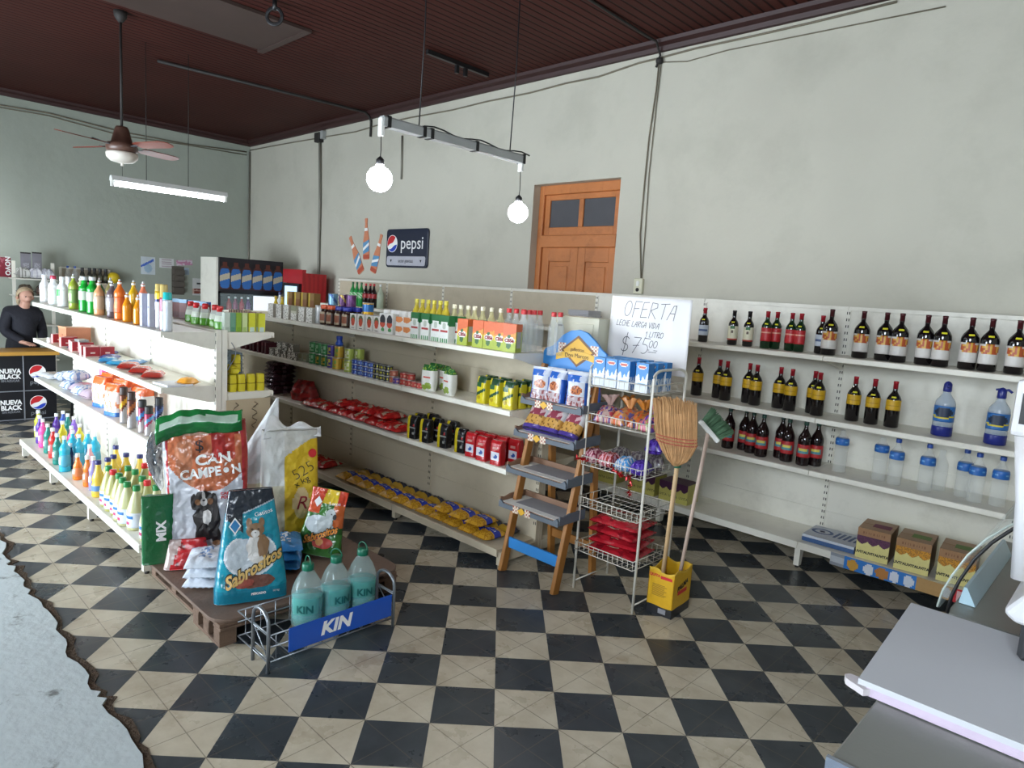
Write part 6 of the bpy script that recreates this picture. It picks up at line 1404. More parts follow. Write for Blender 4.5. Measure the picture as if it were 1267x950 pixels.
letter(sg, 'KIN', .095, lambda a, b_: (SX1+.0125, .0+a, .137+b_), WHITEINK, bold=.004, shear=.2, sxy=(1.1, 1))
AQUA = mat('aqua_water', '#3fa9a4', .08, alpha=.75); JUG = plastic('jug_plastic', '#b9d4d2', .08, .26); JC = P_('jug_green_cap', '#12694f', .35)
def kinjug():
    r, h = .083, .33
    prof = [(0, .006), (r*.7, 0), (r*.97, .006), (r, .02), (r, .07), (r*.965, .08), (r, .09), (r, .15), (r*.965, .16), (r, .17), (r*.97, .2), (r*.75, .25), (r*.45, .29), (.026, .302), (.024, .325), (0, .325)]
    o = bottle('water_jug', r, h, JUG, None, None, prof=prof, liquid=(AQUA, .165), n=28)
    b = MB(); b.lathe([(.03, .305), (.031, .307), (.031, .338), (.027, .342), (0, .342)], 18); b.build('cap', JC, o)
    b = MB(); b.tube([(.02*math.cos(a)+.0, -.012, .338+.055*math.sin(a)*1.0) if False else (.034*math.cos(a), .0, .34+.04*math.sin(a)) for a in [PI*k/12 for k in range(13)]], .0035, 6); b.build('carry_handle', JC, o)
    b = MB(); b.lathe([(r+.0012, .085), (r+.0012, .175)], 14, a0=-1.45, a1=.35); b.build('label', plastic('aqua_label', '#63b9ae', .3, .55), o, fix=False)
    letter(o, 'KIN', .055, wrap_at(r+.003, -.55, .115), mat('deep_teal_ink', '#0d5c57', .5), bold=.002); return o
for i, y in enumerate((1.765, 1.935, 2.105)): put('kinjug', kinjug, (-3.09, y, .061), (-.1, .5, .2)[i], f'{("near", "middle", "far")[i]} green-capped aqua water jug in the wire stand', 'water jug', 'water jugs in the stand')

# ------------------------------------------------------------------ wooden ladder display
t = empty('ladder_display', (-2.812, 3.39, 0)); tag(t, 'wooden ladder display with grey trays and blue headboard', 'display stand')
LW = mat('honey_wood', '#9a662c', .5, var=.25, scale=6, bump=.15, bscale=30); GT_ = mat('slate_tray_paint', '#5a626b', .55, var=.12); BW = mat('bare_tray_wood', '#8a6a54', .7, var=.2); BLP = mat('sky_blue_paint', '#2f7fc4', .4)
x0, x1 = -.232, .237
for x in (x0, x1):
    b = MB(); b.bar((x, -.18, 0), (x, .125, 1.42), .03, .06, (0, 1, .2)); b.build('front_leg', LW, t, bevel=.003)
    b = MB(); b.bar((x*.8, .28, 0), (x*.8, .16, 1.30), .03, .055, (0, 1, 0)); b.build('rear_leg', LW, t, bevel=.003)
b = MB(); b.bar((x0, -.14, .2), (x1, -.14, .2), .018, .075); b.build('front_crossbar', BLP, t, bevel=.003)
b = MB(); b.bar((x0*.8, .26, .2), (x1*.8, .26, .2), .018, .06); b.build('rear_crossbar', LW, t, bevel=.003)
TZ = [.475, .71, .955, 1.175]
def gingham(parent, x, y, z):
    for s in (-1, 1):
        b = MB()
        for i in range(4):
            for j in range(4):
                c = C('#e8dcc8') if (i+j) % 2 else C('#9a4a3a') if (i % 2) else C('#c9a48a')
                b.col = c; q = x+s*(.035+i*.012); b.box(q-.006, q+.006, y-.0022, y, z-.024+j*.012, z-.012+j*.012)
        b.build('gingham_print', CARTON, parent)
    b = MB(); b.prism([(x-.034, z), (x, z-.026), (x+.034, z), (x, z+.026)], 'y', y-.004, y); b.build('diamond_print', mat('yellow_diamond_ink', '#d9a62a', .5), parent)
for k, z in enumerate(TZ):
    yf = -.30+.21*z; yb_ = yf+.255
    b = MB(); b.box(x0-.04, x1+.015, yf, yb_, z, z+.012); tr_ = b.build('tray', BW, t)
    b = MB(); b.prism([(x0-.04, z-.022), (x1+.015, z-.022), (x1+.015, z+.012), (x1-.0, z+.03), (x1-.03, z+.008), (x0+.0, z+.008), (x0-.03, z+.03), (x0-.04, z+.012)], 'y', yf-.012, yf); b.build('tray_front', GT_, tr_)
    for x, nm in ((x0-.04, 'tray_side'), (x1+.015, 'tray_side')):
        b = MB(); b.prism([(yf, z-.015), (yb_, z-.015), (yb_, z+.05), (yf+.1, z+.05), (yf+.04, z+.035), (yf, z+.045)], 'x', x-.006, x+.006); b.build(nm, GT_ if x > 0 else BW, tr_)
    b = MB(); b.box(x0-.04, x1+.015, yb_-.012, yb_, z, z+.05); b.build('tray_back', BW, tr_)
    b = MB(); b.box(x0-.03, x1+.015, yf+.004, yb_-.02, z+.0125, z+.014); ln = b.build('tray_liner', mat('white_liner', '#e6e6e2', .6), tr_)
    b = MB(); b.box(x0+.05, x1+.0, yf+.06, yb_-.02, z+.0145, z+.0155); b.build('grey_mat', mat('grey_mat', '#97979c', .7), tr_)
    if k != 1: gingham(tr_, -.06, yf-.0125, z-.006)
hb = []
for x, z in ((-.27, 1.33), (-.27, 1.47), (-.25, 1.495), (-.19, 1.515), (-.16, 1.545), (-.10, 1.60), (-.04, 1.63), (.03, 1.64), (.10, 1.625), (.17, 1.575), (.225, 1.525), (.262, 1.505), (.275, 1.47), (.268, 1.36)): hb.append((x, z+.035))
b = MB(); b.prism(hb, 'y', .135, .155); hd = b.build('headboard', BLP, t, bevel=.003)
def hpiece(name, poly, m, dy): b = MB(); b.prism(poly, 'y', .135-dy, .1345); return b.build(name, m, hd)
hpiece('diamond_border', [(-.115, 1.532), (.03, 1.427), (.18, 1.532), (.03, 1.637)], mat('brown_border_ink', '#6f4a2a', .5), .002)
hpiece('diamond_panel', [(-.09, 1.532), (.03, 1.445), (.155, 1.532), (.03, 1.619)], mat('yellow_diamond_ink', '#d9a62a', .5), .004)
rib = [(-.15+.36*k/12, 1.482+.03*math.sin(PI*k/12)) for k in range(13)]
hpiece('ribbon', [(x, z-.022) for x, z in rib]+[(x, z+.022) for x, z in rib[::-1]], mat('ribbon_ink', '#dcae3a', .5), .006)
for s, n in ((-1, 0), (1, 0)):
    b = MB()
    for i in range(5):
        for j in range(6):
            c = C('#e8dcc8') if (i+j) % 2 else C('#a9584a') if i % 2 else C('#c9b0a0'); b.col = c; q = .03+s*(.11+i*.013); b.box(q-.0065, q+.0065, .1335, .1349, 1.507+j*.012, 1.519+j*.012)
    b.build('gingham_print', CARTON, hd)
letter(hd, 'galletitas', .034, lambda a, b_: (.03+a, .1285, 1.542+b_), mat('brown_lettering', '#5a3a1c', .5))
letter(hd, 'Don Marcos', .04, lambda a, b_: (.03+a, .1265, 1.502+b_-.25*a*a), mat('brown_lettering', '#5a3a1c', .5))
def snack(kind):
    w, d, h = .15, .08, .215
    s = Sack(w, d, h, lambda v: 1-.06*math.sin(v*PI), lambda v: max(.04, min(1, 4*(1-v)*(.25+v))*.95), ex=3, wr=.006, seed=80+kind)
    def f0(a, t, side):
        if t > .93: return C('#dfe3ea')
        if t > .72: return C('#2a66c4') if noise.noise(Vector((a*5, t*3, 1))) > -.15 else C('#c9d2e2')
        if (a/.28)**2+((t-.48)/.14)**2 < 1: return C('#c9784a') if noise.noise(Vector((a*16, t*14, 2))) > -.1 else C('#7a3a2c')
        if abs(a) > .40: return C('#2a5fb8')
        if t < .3: return C('#b9a8ac') if noise.noise(Vector((a*8, t*8, 5))) > 0 else C('#8d4a4a')
        return C('#cfd2da')
    def f1(a, t, side):
        if t < .12: return C('#4a3a8a')
        if t < .42: return C('#c99a52') if noise.noise(Vector((a*11, t*11, 2))) > -.25 else C('#7d5a2e')
        if abs(a) > .36: return C('#d6d3d4')
        if t > .72: return C('#5a1c34') if abs(a) < .26 else C('#d8d4d6')
        return C('#9a4858') if noise.noise(Vector((a*7, t*6, 4))) > -.1 else C('#d9b0b4')
    return s.build('snack_bag', f0 if kind == 0 else f1, FILM, 44, 40)
def trayY(k): return 3.39-.30+.21*TZ[k]
y0 = trayY(3); zz = TZ[3]+.0165
for i, (x, dy, rot, lean) in enumerate(((-2.97, .065, .25, -.05), (-2.83, .05, -.12, -.12), (-2.665, .07, .3, -.02), (-2.92, .15, .1, -.0), (-2.76, .155, -.05, 0), (-2.63, .165, .1, .02))):
    put('snack0', lambda: snack(0), (x, y0+dy, zz+.002), label=f'{("left front", "middle front", "right front", "rear left", "rear middle", "rear right")[i]} blue and white biscuit bag on the upper ladder tray', cat='biscuit bag', group='blue biscuit bags on the ladder display', rot=(lean, 0, rot))
y0 = trayY(2); zz = TZ[2]+.0165
for i, (x, dy, rot) in enumerate(((-2.975, .10, .12), (-2.83, .10, .0), (-2.675, .10, -.08))):
    put('snack1', lambda: snack(1), (x, y0+.055, zz+.012), label=f'{("left", "middle", "right")[i]} maroon and purple cookie bag lying on the second ladder tray', cat='cookie bag', group='maroon cookie bags on the ladder display', rot=(-.62, 0, rot), scale=(1.08, 1, 1.1))

# ------------------------------------------------------------------ white wire rack
t = empty('wire_rack', (-2.335, 3.57, 0)); tag(t, 'white wire rack with five baskets beside the wooden ladder display', 'wire rack')
WW = mat('white_wire_enamel', '#d2cec2', .4, var=.1)
rx0, rx1, ry0, ry1 = -.225, .235, -.18, .19
for x in (rx0, rx1):
    b = MB(); pts = [(x, ry0, 0), (x, ry0, 1.44)]+[(x, ry0+(ry1-ry0)*.25*(1-math.cos(a)), 1.44+.05*math.sin(a)) for a in [PI/2*k/5 for k in range(1, 6)]]+[(x, ry0+(ry1-ry0)*.75, 1.49)]+[(x, ry1-(ry1-ry0)*.25*(1-math.sin(a)), 1.44+.05*math.cos(a)) for a in [PI/2*k/5 for k in range(1, 6)]]+[(x, ry1, 0)]
    b.tube(pts, .0085, 8); b.build('side_frame', WW, t)
    b = MB(); b.tube([(x, ry0, .05), (x, ry1, .05)], .005, 6); b.build('foot_bar', WW, t)
RZ = [.275, .575, .84, 1.115, 1.345]
for k, z in enumerate(RZ):
    b = MB(); hh = .055; fx0, fx1, fy0, fy1 = rx0+.008, rx1-.008, ry0-.03 if k < 3 else ry0-.012, ry1-.01
    for zz in (z, z+hh): b.tube([(fx0, fy0, zz), (fx1, fy0, zz), (fx1, fy1, zz), (fx0, fy1, zz)], .0032, 6, True)
    for i in range(13):
        x = fx0+(fx1-fx0)*i/12; b.tube([(x, fy0, z+hh), (x, fy0, z), (x, fy1, z), (x, fy1, z+hh)], .002, 5)
    for i in range(6):
        y = fy0+(fy1-fy0)*i/5; b.tube([(fx0, y, z+hh), (fx0, y, z), (fx1, y, z), (fx1, y, z+hh)], .002, 5)
    b.build('wire_basket', WW, t)
def milkcarton():
    def f(s, t):
        if ((s+.02)/.36)**2+((t-.86)/.07)**2 < 1: return C('#c9503f') if ((s+.02)/.3)**2+((t-.86)/.045)**2 < 1 else C('#e9dcd0')
        if t > .45+.35*abs(s)+.08*math.sin(s*18): return C('#2f86cf')
        if t > .52 and abs(s) < .16: return C('#a9cf5a')
        if (.25 < t < .32) and abs(s) < .3: return C('#9fbcd8')
        return C('#dfe5ec')
    return carton('milk_carton', .085, .062, .175, f, lambda s, t: C('#2a7cc4') if t > .45 or noise.noise(Vector((s*5, t*5, 3))) > .1 else C('#d2dbe6'), C('#4d9ad9'), 26, 28)
zz = RZ[4]+.006
rr = [(-.165, 0), (-.073, 0), (.019, 0), (.15, 0)]
for r_ in range(3):
    for i, (x, _) in enumerate(rr): put('bluemilk', milkcarton, (-2.335+x, 3.57+ry0+.035+.1*r_, zz), 0, f'{("leftmost", "second", "third", "rightmost")[i]} blue and white milk carton in the {("front", "middle", "back")[r_]} row of the rack top', 'milk carton', 'blue milk cartons on the rack')
def bread(kind):
    l, w, h = .2, .15, .11
    pal = (('#c9a9a0', '#6a4a92', '#c9505a'), ('#c98a52', '#7a6aa8', '#d9643a'), ('#b5702a', '#4a3f6a', '#c95a2a'), ('#c96a7a', '#5a3a8a', '#8fa83a'))[kind]
    def f(u, v): n_ = noise.noise(Vector((u*6, v*6, kind*3.3))); return C(pal[1]) if n_ > .2 else C(pal[2]) if n_ < -.22 else C(pal[0])
    o = pillow('bread_bag', l, w, h, f, FILM, 22, 22, wr=.012, seed=90+kind, seal=False, p=2.4)
    b = MB(); b.smooth = True; b.grid(lambda u, v: ((.010+.05*v**1.5)*(1+.25*v*math.sin(14*PI*u))*math.cos(2*PI*u), (.010+.028*v**1.5)*(1+.25*v*math.sin(14*PI*u+1))*math.sin(2*PI*u), .10*v+.012*v*math.sin(10*PI*u)), 42, 6, wrap=True); n_ = b.build('gathered_neck', FILM, o, fix=False); n_.location = (0, l/2-.025, h*.55); n_.rotation_euler = (-.45, 0, .3)
    n_.data.color_attributes['print'].data.foreach_set('color', list(C(pal[0]))*len(n_.data.color_attributes['print'].data)); return o
zz = RZ[3]+.004
for i, (x, y, k, rz_) in enumerate(((-.16, -.05, 0, .25), (-.03, -.04, 1, -.15), (.08, -.02, 2, .2), (.18, -.05, 3, -.1), (-.08, .09, 2, .9), (.1, .11, 1, 1.2))):
    put('bread%d' % k, (lambda k: lambda: bread(k))(k), (-2.335+x, 3.57+y, zz+(0 if i < 4 else .0)), label=('purple and pink bread bag at the left of the rack', 'orange and violet bread bag second on the rack', 'brown bread bag third on the rack', 'pink and purple bread bag at the rack right post', 'brown bread bag behind the left ones on the rack', 'orange bread bag behind the right ones on the rack')[i], cat='bread bag', group='bread bags on the rack', rot=(.35 if i < 4 else .2, 0, rz_), scale=.84)
zz = RZ[2]+.004
def candy(c1, c2, sd): return lambda: pillow('candy_bag', .13, .11, .09, lambda u, v: C(c1) if noise.noise(Vector((u*8, v*8, sd))) > 0 else C(c2), FILM, 20, 20, wr=.01, seed=sd)
for i, (x, c1, c2, lab) in enumerate(((-.185, '#d9a9b0', '#8a2f4a', 'left pink and red candy bag on the middle rack basket'), (-.065, '#d9a0aa', '#a03a3a', 'second pink and red candy bag on the middle rack basket'), (.06, '#4a8fc8', '#c9ccd4', 'blue and white candy box-like bag on the middle rack basket'), (.17, '#3a2484', '#5a3fa8', 'round dark purple candy bag on the middle rack basket'))):
    put('candy%d' % i, candy(c1, c2, i+3), (-2.335+x, 3.45, zz), .1*i-.1, lab, 'candy bag', 'candy bags on the rack')
for i, x in enumerate((-.12, .02, .15)): put('greycandy', candy('#8a8480', '#5a5058', 9), (-2.335+x, 3.64, zz), .3*i, f'{("left", "middle", "right")[i]} dull grey sweets bag behind the coloured candy bags', 'candy bag', 'grey sweets bags on the rack')
put('purplec', candy('#3a1f7a', '#5a3fa8', 11), (-2.335+.14, 3.64, zz+.1), .3, 'dark purple sweets bag at the rear right of the middle basket', 'candy bag')
TIN_ = mat('red_tinsel', '#b01c22', .2, .5)
def tinsel(pts, lab):
    b = MB(); random.seed(len(lab))
    for p, q in zip(pts, pts[1:]):
        p, q = Vector(p), Vector(q); n_ = max(3, int((q-p).length/.012))
        for k in range(n_):
            c = p.lerp(q, k/n_)
            for j in range(5):
                d = Vector((random.uniform(-1, 1), random.uniform(-1, 1), random.uniform(-1, 1))).normalized()*.026; e = Vector((random.uniform(-1, 1), random.uniform(-1, 1), random.uniform(-1, 1))).normalized()*.006
                o_ = len(b.v); b.v += [tuple(c-e), tuple(c+e), tuple(c+d)]; b.face((o_, o_+1, o_+2))
    o = b.build('tinsel_garland', TIN_, fix=False); tag(o, lab, 'garland')
fx, fy = -2.335, 3.57+ry0-.04
tinsel([(fx-.25, fy, .875), (fx-.2, fy-.01, .88), (fx-.15, fy, .875)], 'red tinsel tuft at the left post of the rack')
tinsel([(fx+.02, fy, .87), (fx+.1, fy-.01, .84), (fx+.17, fy-.01, .845), (fx+.17, fy-.01, .72)], 'red tinsel garland drooping from the middle rack basket')
def redround(seed):
    def f(u, v):
        q = math.hypot(u-.5, v-.5)
        if q < .3: return C('#8a7a6a') if noise.noise(Vector((u*22, v*22, 1))) > -.1 else C('#5a5048')
        if q < .33: return C('#d9b9a0')
        return C('#b01f2c') if noise.noise(Vector((u*6, v*6, seed))) > -.25 else C('#8a1824')
    return lambda: pillow('tortilla_pack', .28, .34, .054, f, FILM, 30, 30, wr=.010, seed=seed)
zz = RZ[0]+.005
for k in range(4): put('tort%d' % (k % 2), redround(k % 2), (-2.335+.006*math.sin(k*3), 3.56, zz+.061*k), .1*math.sin(k*2.1)+.1, f'red round-print pack, {("lowest", "second", "third", "topmost")[k]} of the pile in the bottom basket', 'pack', 'red packs in the bottom basket')
for k in range(2): put('clearpk', lambda: pillow('clear_pack', .3, .16, .05, lambda u, v: C('#8a6a84') if noise.noise(Vector((u*5, v*5, 1))) > 0 else C('#b9b0c0'), FILM, 18, 18, wr=.012), (-2.6, 3.5, .18+.05*k), .2*k, f'{("lower", "upper")[k]} shiny mauve pack', 'pack') if False else None
# OFERTA paper on a card behind the milk
pq = [onY(*q, 3.79) for q in ((757, 365), (858, 372), (848, 463), (750, 445))]
ox0, ox1 = (pq[0].x+pq[3].x)/2, (pq[1].x+pq[2].x)/2; oz0, oz1 = min(pq[2].z, pq[3].z)-.02, (pq[0].z+pq[1].z)/2
t2 = empty('price_poster', ((ox0+ox1)/2, 3.79, oz0)); tag(t2, 'white handwritten OFERTA price poster standing behind the milk cartons', 'poster')
b = MB(); b.smooth = True; W, H = ox1-ox0, oz1-oz0
pf = lambda x, z: -.006-.012*math.cos(x/W*5)*(.4+z/H)-.006*math.sin(x*40)*.4
b.grid(lambda u, v: ((u-.5)*W*(1-.02*v), pf((u-.5)*W, v*H), v*H), 30, 14); pp_ = b.build('paper', mat('white_paper', '#e6e4e4', .7, var=.03), t2, fix=False); md = pp_.modifiers.new('thick', 'SOLIDIFY'); md.thickness = .003; md.offset = 1
PEN = mat('marker_ink', '#4a4a52', .6)
def stroke(lines, cx, cz, s, th=.0028, slant=.22, name='handwriting'):
    b = MB()
    for ln in lines:
        pts = []
        for x, z in ln: X_, Z_ = cx+(x+slant*z)*s, cz+z*s; pts.append((X_, pf(X_, Z_)-.0042, Z_))
        for a_, c_ in zip(pts, pts[1:]):
            d = Vector((c_[0]-a_[0], 0, c_[2]-a_[2])); 
            if d.length < 1e-6: continue
            n_ = Vector((-d.z, 0, d.x)).normalized()*th/2; dd = d.normalized()*th*.3
            q = [Vector(a_)-dd-n_, Vector(c_)+dd-n_, Vector(c_)+dd+n_, Vector(a_)-dd+n_]; o_ = len(b.v); b.v += [tuple(v) for v in q]; b.face((o_, o_+1, o_+2, o_+3))
    return b.build(name, PEN, t2, fix=False)
def arc(cx, cz, rx, rz, a0, a1, n=16): return [(cx+rx*math.cos(math.radians(a0+(a1-a0)*k/n)), cz+rz*math.sin(math.radians(a0+(a1-a0)*k/n))) for k in range(n+1)]
GL = {'O': ([arc(.32, .5, .3, .5, 60, 420)], .78), 'F': ([[(.05, -.05), (.05, 1)], [(.05, 1), (.55, 1)], [(.05, .52), (.42, .55)]], .62), 'E': ([[(.5, 1), (.08, .97), (.05, .5), (.05, 0), (.55, .02)], [(.05, .52), (.42, .55)]], .66), 'R': ([[(.05, 0), (.08, 1), (.45, .95), (.5, .7), (.1, .5), (.55, -.02)]], .68), 'T': ([[(.0, .95), (.6, 1)], [(.3, .97), (.28, 0)]], .66), 'A': ([[(0, 0), (.25, .9), (.42, .92), (.48, -.02)], [(.1, .42), (.46, .42)]], .66),
      'L': ([[(.1, 1), (.05, 0), (.5, .02)]], .6), 'C': ([arc(.3, .5, .28, .5, 50, 310)], .62), 'H': ([[(.05, 0), (.05, 1)], [(.5, 0), (.5, 1)], [(.05, .5), (.5, .5)]], .68), 'G': ([arc(.3, .5, .28, .5, 50, 340)+[(.35, .45)]], .66), 'V': ([[(0, 1), (.22, 0), (.5, 1)]], .6), 'I': ([[(.1, 0), (.1, 1)]], .28), 'D': ([[(.05, 0), (.05, 1), (.4, .8), (.45, .35), (.05, 0)]], .62), ' ': ([], .45), '1': ([[(0, .7), (.2, 1), (.2, 0)]], .4),
      '$': ([arc(.3, .72, .24, .22, 30, 270)+arc(.3, .28, .26, .22, 90, -150), [(.3, -.2), (.3, 1.2)]], .8), '7': ([[(0, 1), (.55, 1), (.15, -.05)], [(.05, .45), (.5, .5)]], .72), '5': ([[(.55, 1), (.1, 1), (.05, .6)]+arc(.22, .3, .3, .3, 100, -120)], .75), '0': ([arc(.25, .5, .22, .4, 90, 450)], .56)}
def write(txt, x, z, s, th=.0035, rise=0, name='handwriting', slant=.22):
    lines = []; cx = 0
    for ch in txt:
        L2, adv = GL[ch]; lines += [[(a+cx, c_+rise*cx) for a, c_ in ln] for ln in L2]; cx += adv
    return stroke(lines, x, z, s, th, slant, name)
write('OFERTA', -.195, H*.735, .1, .0038, -.02); write('LECHE LARGA VIDA', -.245, H*.60, .036, .0032, -.012); write('1 LITRO', .0, H*.475, .034, .0032)
stroke([[(0, 0), (.11, .01)]], -.0, H*.46, 1, .0035, 0); write('$', -.2, H*.235, .11, .005); write('75', -.105, H*.245, .1, .004); write('00', .03, H*.325, .055, .0035)
stroke([[(0, 0), (.07, .0)]], .025, H*.30, 1, .0035, 0); stroke([[(0, 0), (.06, .0)]], .03, H*.275, 1, .0035, 0)

# ------------------------------------------------------------------ box with brooms
bx, by = -1.995, 3.62; bw, bd, bh = .17, .24, .28
t = empty('broom_box', (bx, by, 0)); tag(t, 'open yellow cardboard box with black base holding two brooms', 'box'); t.rotation_euler.z = .08
def bf(s, t_): return C('#1f2024') if t_ < .2+.03*s else C('#d9a81c') if t_ < .93 else C('#dcb23a')
b = MB(); th = .006
for (u0, v0, u1, v1) in ((-bw/2, -bd/2, bw/2, -bd/2), (bw/2, -bd/2, bw/2, bd/2), (bw/2, bd/2, -bw/2, bd/2), (-bw/2, bd/2, -bw/2, -bd/2)):
    b.grid(lambda u, v: (u0+(u1-u0)*u, v0+(v1-v0)*u, v*(bh+.012*math.sin(u*7))), 10, 20, lambda u, v: bf(u-.5, v))
o = b.build('box_walls', CARTON, t, fix=False); md = o.modifiers.new('thick', 'SOLIDIFY'); md.thickness = .006; md.offset = -1
b = MB(); b.box(-bw/2+.006, bw/2-.006, -bd/2+.006, bd/2-.006, .002, .008); b.build('box_floor', mat('kraft_card', '#c08a68', .7), t)
letter(t, 'QUITA', .024, lambda a, c_: (-.045+a, -bd/2-.002, .245+c_), REDINK, bold=.001); 
b = MB(); b.box(-.005, .07, -bd/2-.002, -bd/2-.0005, .232, .25); b.build('red_bar_print', REDINK, t)
for k in range(9): b = MB(); b.box(-.055, .03+.01*math.sin(k*2), -bd/2-.002, -bd/2-.0005, .12+k*.0085, .123+k*.0085); b.build('fine_print', mat('brown_ink', '#8a6a1c', .6), t)
b = MB(); b.box(-.005, .045, -bd/2-.002, -bd/2-.0005, .015, .045); b.build('barcode_print', mat('grey_ink', '#8a8a90', .6), t)
letter(t, 'PALMA', .045, lambda a, c_: (bw/2+.002, a, .185+c_+.2*a), INK, bold=.002); b = MB(); b.box(bw/2+.0005, bw/2+.002, -.06, .06, .135, .158); b.build('red_bar_print', REDINK, t)
# straw broom, bristles up
def vec(px, py, Y): return onY(px, py, Y)
base, neck, tipL, tipR = Vector((-2.035, 3.585, .012)), vec(838, 574, 3.31), vec(808, 490, 3.29), vec(862, 497, 3.29)
t3 = empty('straw_broom', base); tag(t3, 'straw broom standing upside down in the yellow box', 'broom')
b = MB(); b.tube([Vector((0, 0, 0)), neck-base], .013, 10); b.build('handle', mat('pale_wood_handle', '#b99a72', .55, var=.2, scale=12), t3)
ax = (neck-base).normalized(); hx_ = (tipR-tipL).normalized(); fw = hx_.cross(ax).normalized(); L3 = ((tipL+tipR)/2-neck).length; up = ((tipL+tipR)/2-neck).normalized(); hwid = (tipR-tipL).length/2
STRAW = mat('broom_straw', '#b58a5c', .75, var=.35, scale=30)
b = MB(); random.seed(12)
N_ = 620
for k in range(N_):
    u = random.uniform(-1, 1); d_ = random.uniform(-1, 1); s0 = .30
    w0, w1 = .022, hwid*(1+.0*d_); l_ = L3*random.uniform(.88, 1.03)*(1-.05*u*u)
    def pt(q): 
        wid = (w0+(w1*.93-w0)*min(1, (q/.38))**.6) if q < .38 else w1*.93+(w1*.07)*(q-.38)/.62
        return (neck-base)+up*(l_*q)+hx_*(wid*u)+fw*(.030*(1-.35*q)*d_*math.sqrt(max(0, 1-u*u))+.004*math.sin(k))
    pts = [pt(q) for q in (0, .08, .2, .38, .7, 1)]; b.tube([p + Vector((random.uniform(-1, 1), random.uniform(-1, 1), 0))*.002 for p in pts], .0019, 4)
b.build('bristles', STRAW, t3, fix=False)['kind'] = 'stuff'
b = MB(); b.smooth = True
def core(u, v):
    a = 2*PI*u; q = v*.8; wid = (.020+(hwid*.8-.020)*min(1, q/.38)**.6) if q < .38 else hwid*.8
    return (neck-base)+up*(L3*q)+hx_*(wid*math.cos(a))+fw*(.018*math.sin(a))
b.grid(core, 24, 14, wrap=True); b.build('straw_bundle', STRAW, t3, fix=False)
for q in (.33, .38, .43):
    b = MB(); wid = hwid*.945; b.tube([(neck-base)+up*(L3*q)+hx_*(wid*math.cos(a))+fw*(.031*math.sin(a)) for a in [2*PI*i/28 for i in range(28)]], .0028, 5, True); b.build('red_stitching', mat('red_thread', '#a8463a', .7), t3)
b = MB(); b.tube([neck-base-up*.02, neck-base+up*.012], .019, 12); b.build('green_collar', mat('green_tape', '#2c6a52', .5), t3)
# second broom: green head
base2, top2 = Vector((-1.975, 3.66, .012)), vec(876, 536, 3.61)
t4 = empty('push_broom', base2); tag(t4, 'broom with green bristles leaning out of the yellow box to the right', 'broom')
b = MB(); b.tube([Vector((0, 0, 0)), top2-base2], .0115, 10); b.build('handle', mat('pinkish_wood_handle', '#b9a394', .55, var=.15, scale=12), t4)
hl, hr = vec(864, 540, 3.60)-base2, vec(895, 541, 3.64)-base2
ctr = vec(878, 533, 3.62)-base2; along = (Rv*.65-Uv*.76).normalized(); upb = (Rv*.72+Uv*.68-Fv*.1); upb = (upb-along*upb.dot(along)).normalized(); side = along.cross(upb).normalized()
b = MB(); hlen = .10
p0, p1 = ctr-along*.078-upb*.005, ctr+along*.078-upb*.005
b.hexa([p0-side*.028-upb*.012, p1-side*.028-upb*.012, p1+side*.028-upb*.012, p0+side*.028-upb*.012, p0-side*.03+upb*.014, p1-side*.03+upb*.014, p1+side*.03+upb*.014, p0+side*.03+upb*.014]); b.build('head_block', WHITEP, t4, bevel=.005)
b = MB(); random.seed(4)
for k in range(330):
    u, d_ = random.uniform(-1, 1), random.uniform(-1, 1); p = ctr+along*(.074*u)+side*(.026*d_)+upb*.01
    b.tube([p, p+upb*random.uniform(.075, .095)+side*(.022*d_)+along*(.02*u)], .0019, 4)
bo = b.build('bristles', mat('green_bristle', '#56795a', .6, var=.5, scale=25), t4, fix=False); bo['kind'] = 'stuff'
# ------------------------------------------------------------------ right foreground: steel counter, paper, scale, glass case
STN = mat('brushed_steel', '#93958f', .5, .5, var=.1, scale=3, bump=.05, bscale=120)
t = empty('steel_counter', (.1, 1.9, 0)); tag(t, 'stainless steel counter in the right foreground under the wrapping paper', 'counter')
CX = -.425
b = MB(); b.box(CX, .75, -.68, .185, 1.07, 1.1); b.build('counter_top', STN, t, bevel=.004)
b = MB(); b.box(CX+.02, .75, -.66, .18, .1, 1.07); b.build('cabinet_body', mat('grey_white_enamel', '#b9bcbd', .4), t)
b = MB(); b.box(CX-.004, .75, -.69, -.68, 1.0, 1.104); b.build('front_edge_strip', mat('polished_steel', '#a9b2c4', .15, .9), t)
b = MB(); b.box(CX+.06, .7, -.62, .15, 0, .1); b.build('plinth', BLACK, t)
# wrapping paper stack, its lowest sheets wrapped in lilac film
t = empty('paper_stack', (-.08, 1.76, 1.101)); tag(t, 'thick stack of grey white wrapping paper on the steel counter', 'paper stack')
def sheet(z0, z1, x0, x1, y0, y1, name, m, sk=0):
    b = MB(); b.grid(lambda u, v: (x0+(x1-x0)*u+sk*v, y0+(y1-y0)*v+.03*(1-u)*v*0, z1+.004*math.sin(u*3+v*2)*u), 12, 8)
    b.grid(lambda u, v: (x0+(x1-x0)*u+sk*v, y0+(y1-y0)*v, z0), 1, 1)
    for (ua, va, ub, vb) in ((0, 0, 1, 0), (1, 0, 1, 1), (1, 1, 0, 1), (0, 1, 0, 0)):
        def P(u, v, z): return (x0+(x1-x0)*u+sk*v, y0+(y1-y0)*v, z0 if z < .5 else z1+.004*math.sin(u*3+v*2)*u)
        b.grid(lambda s, q: P(ua+(ub-ua)*s, va+(vb-va)*s, q), 8, 1)
    o = b.build(name, m, t, fix=True); return o
sheet(.002, .022, -.265, .5, -.28, .22, 'wrapped_ream', mat('lilac_film', '#c6b6c8', .25, bump=.3, bscale=30), -.025)
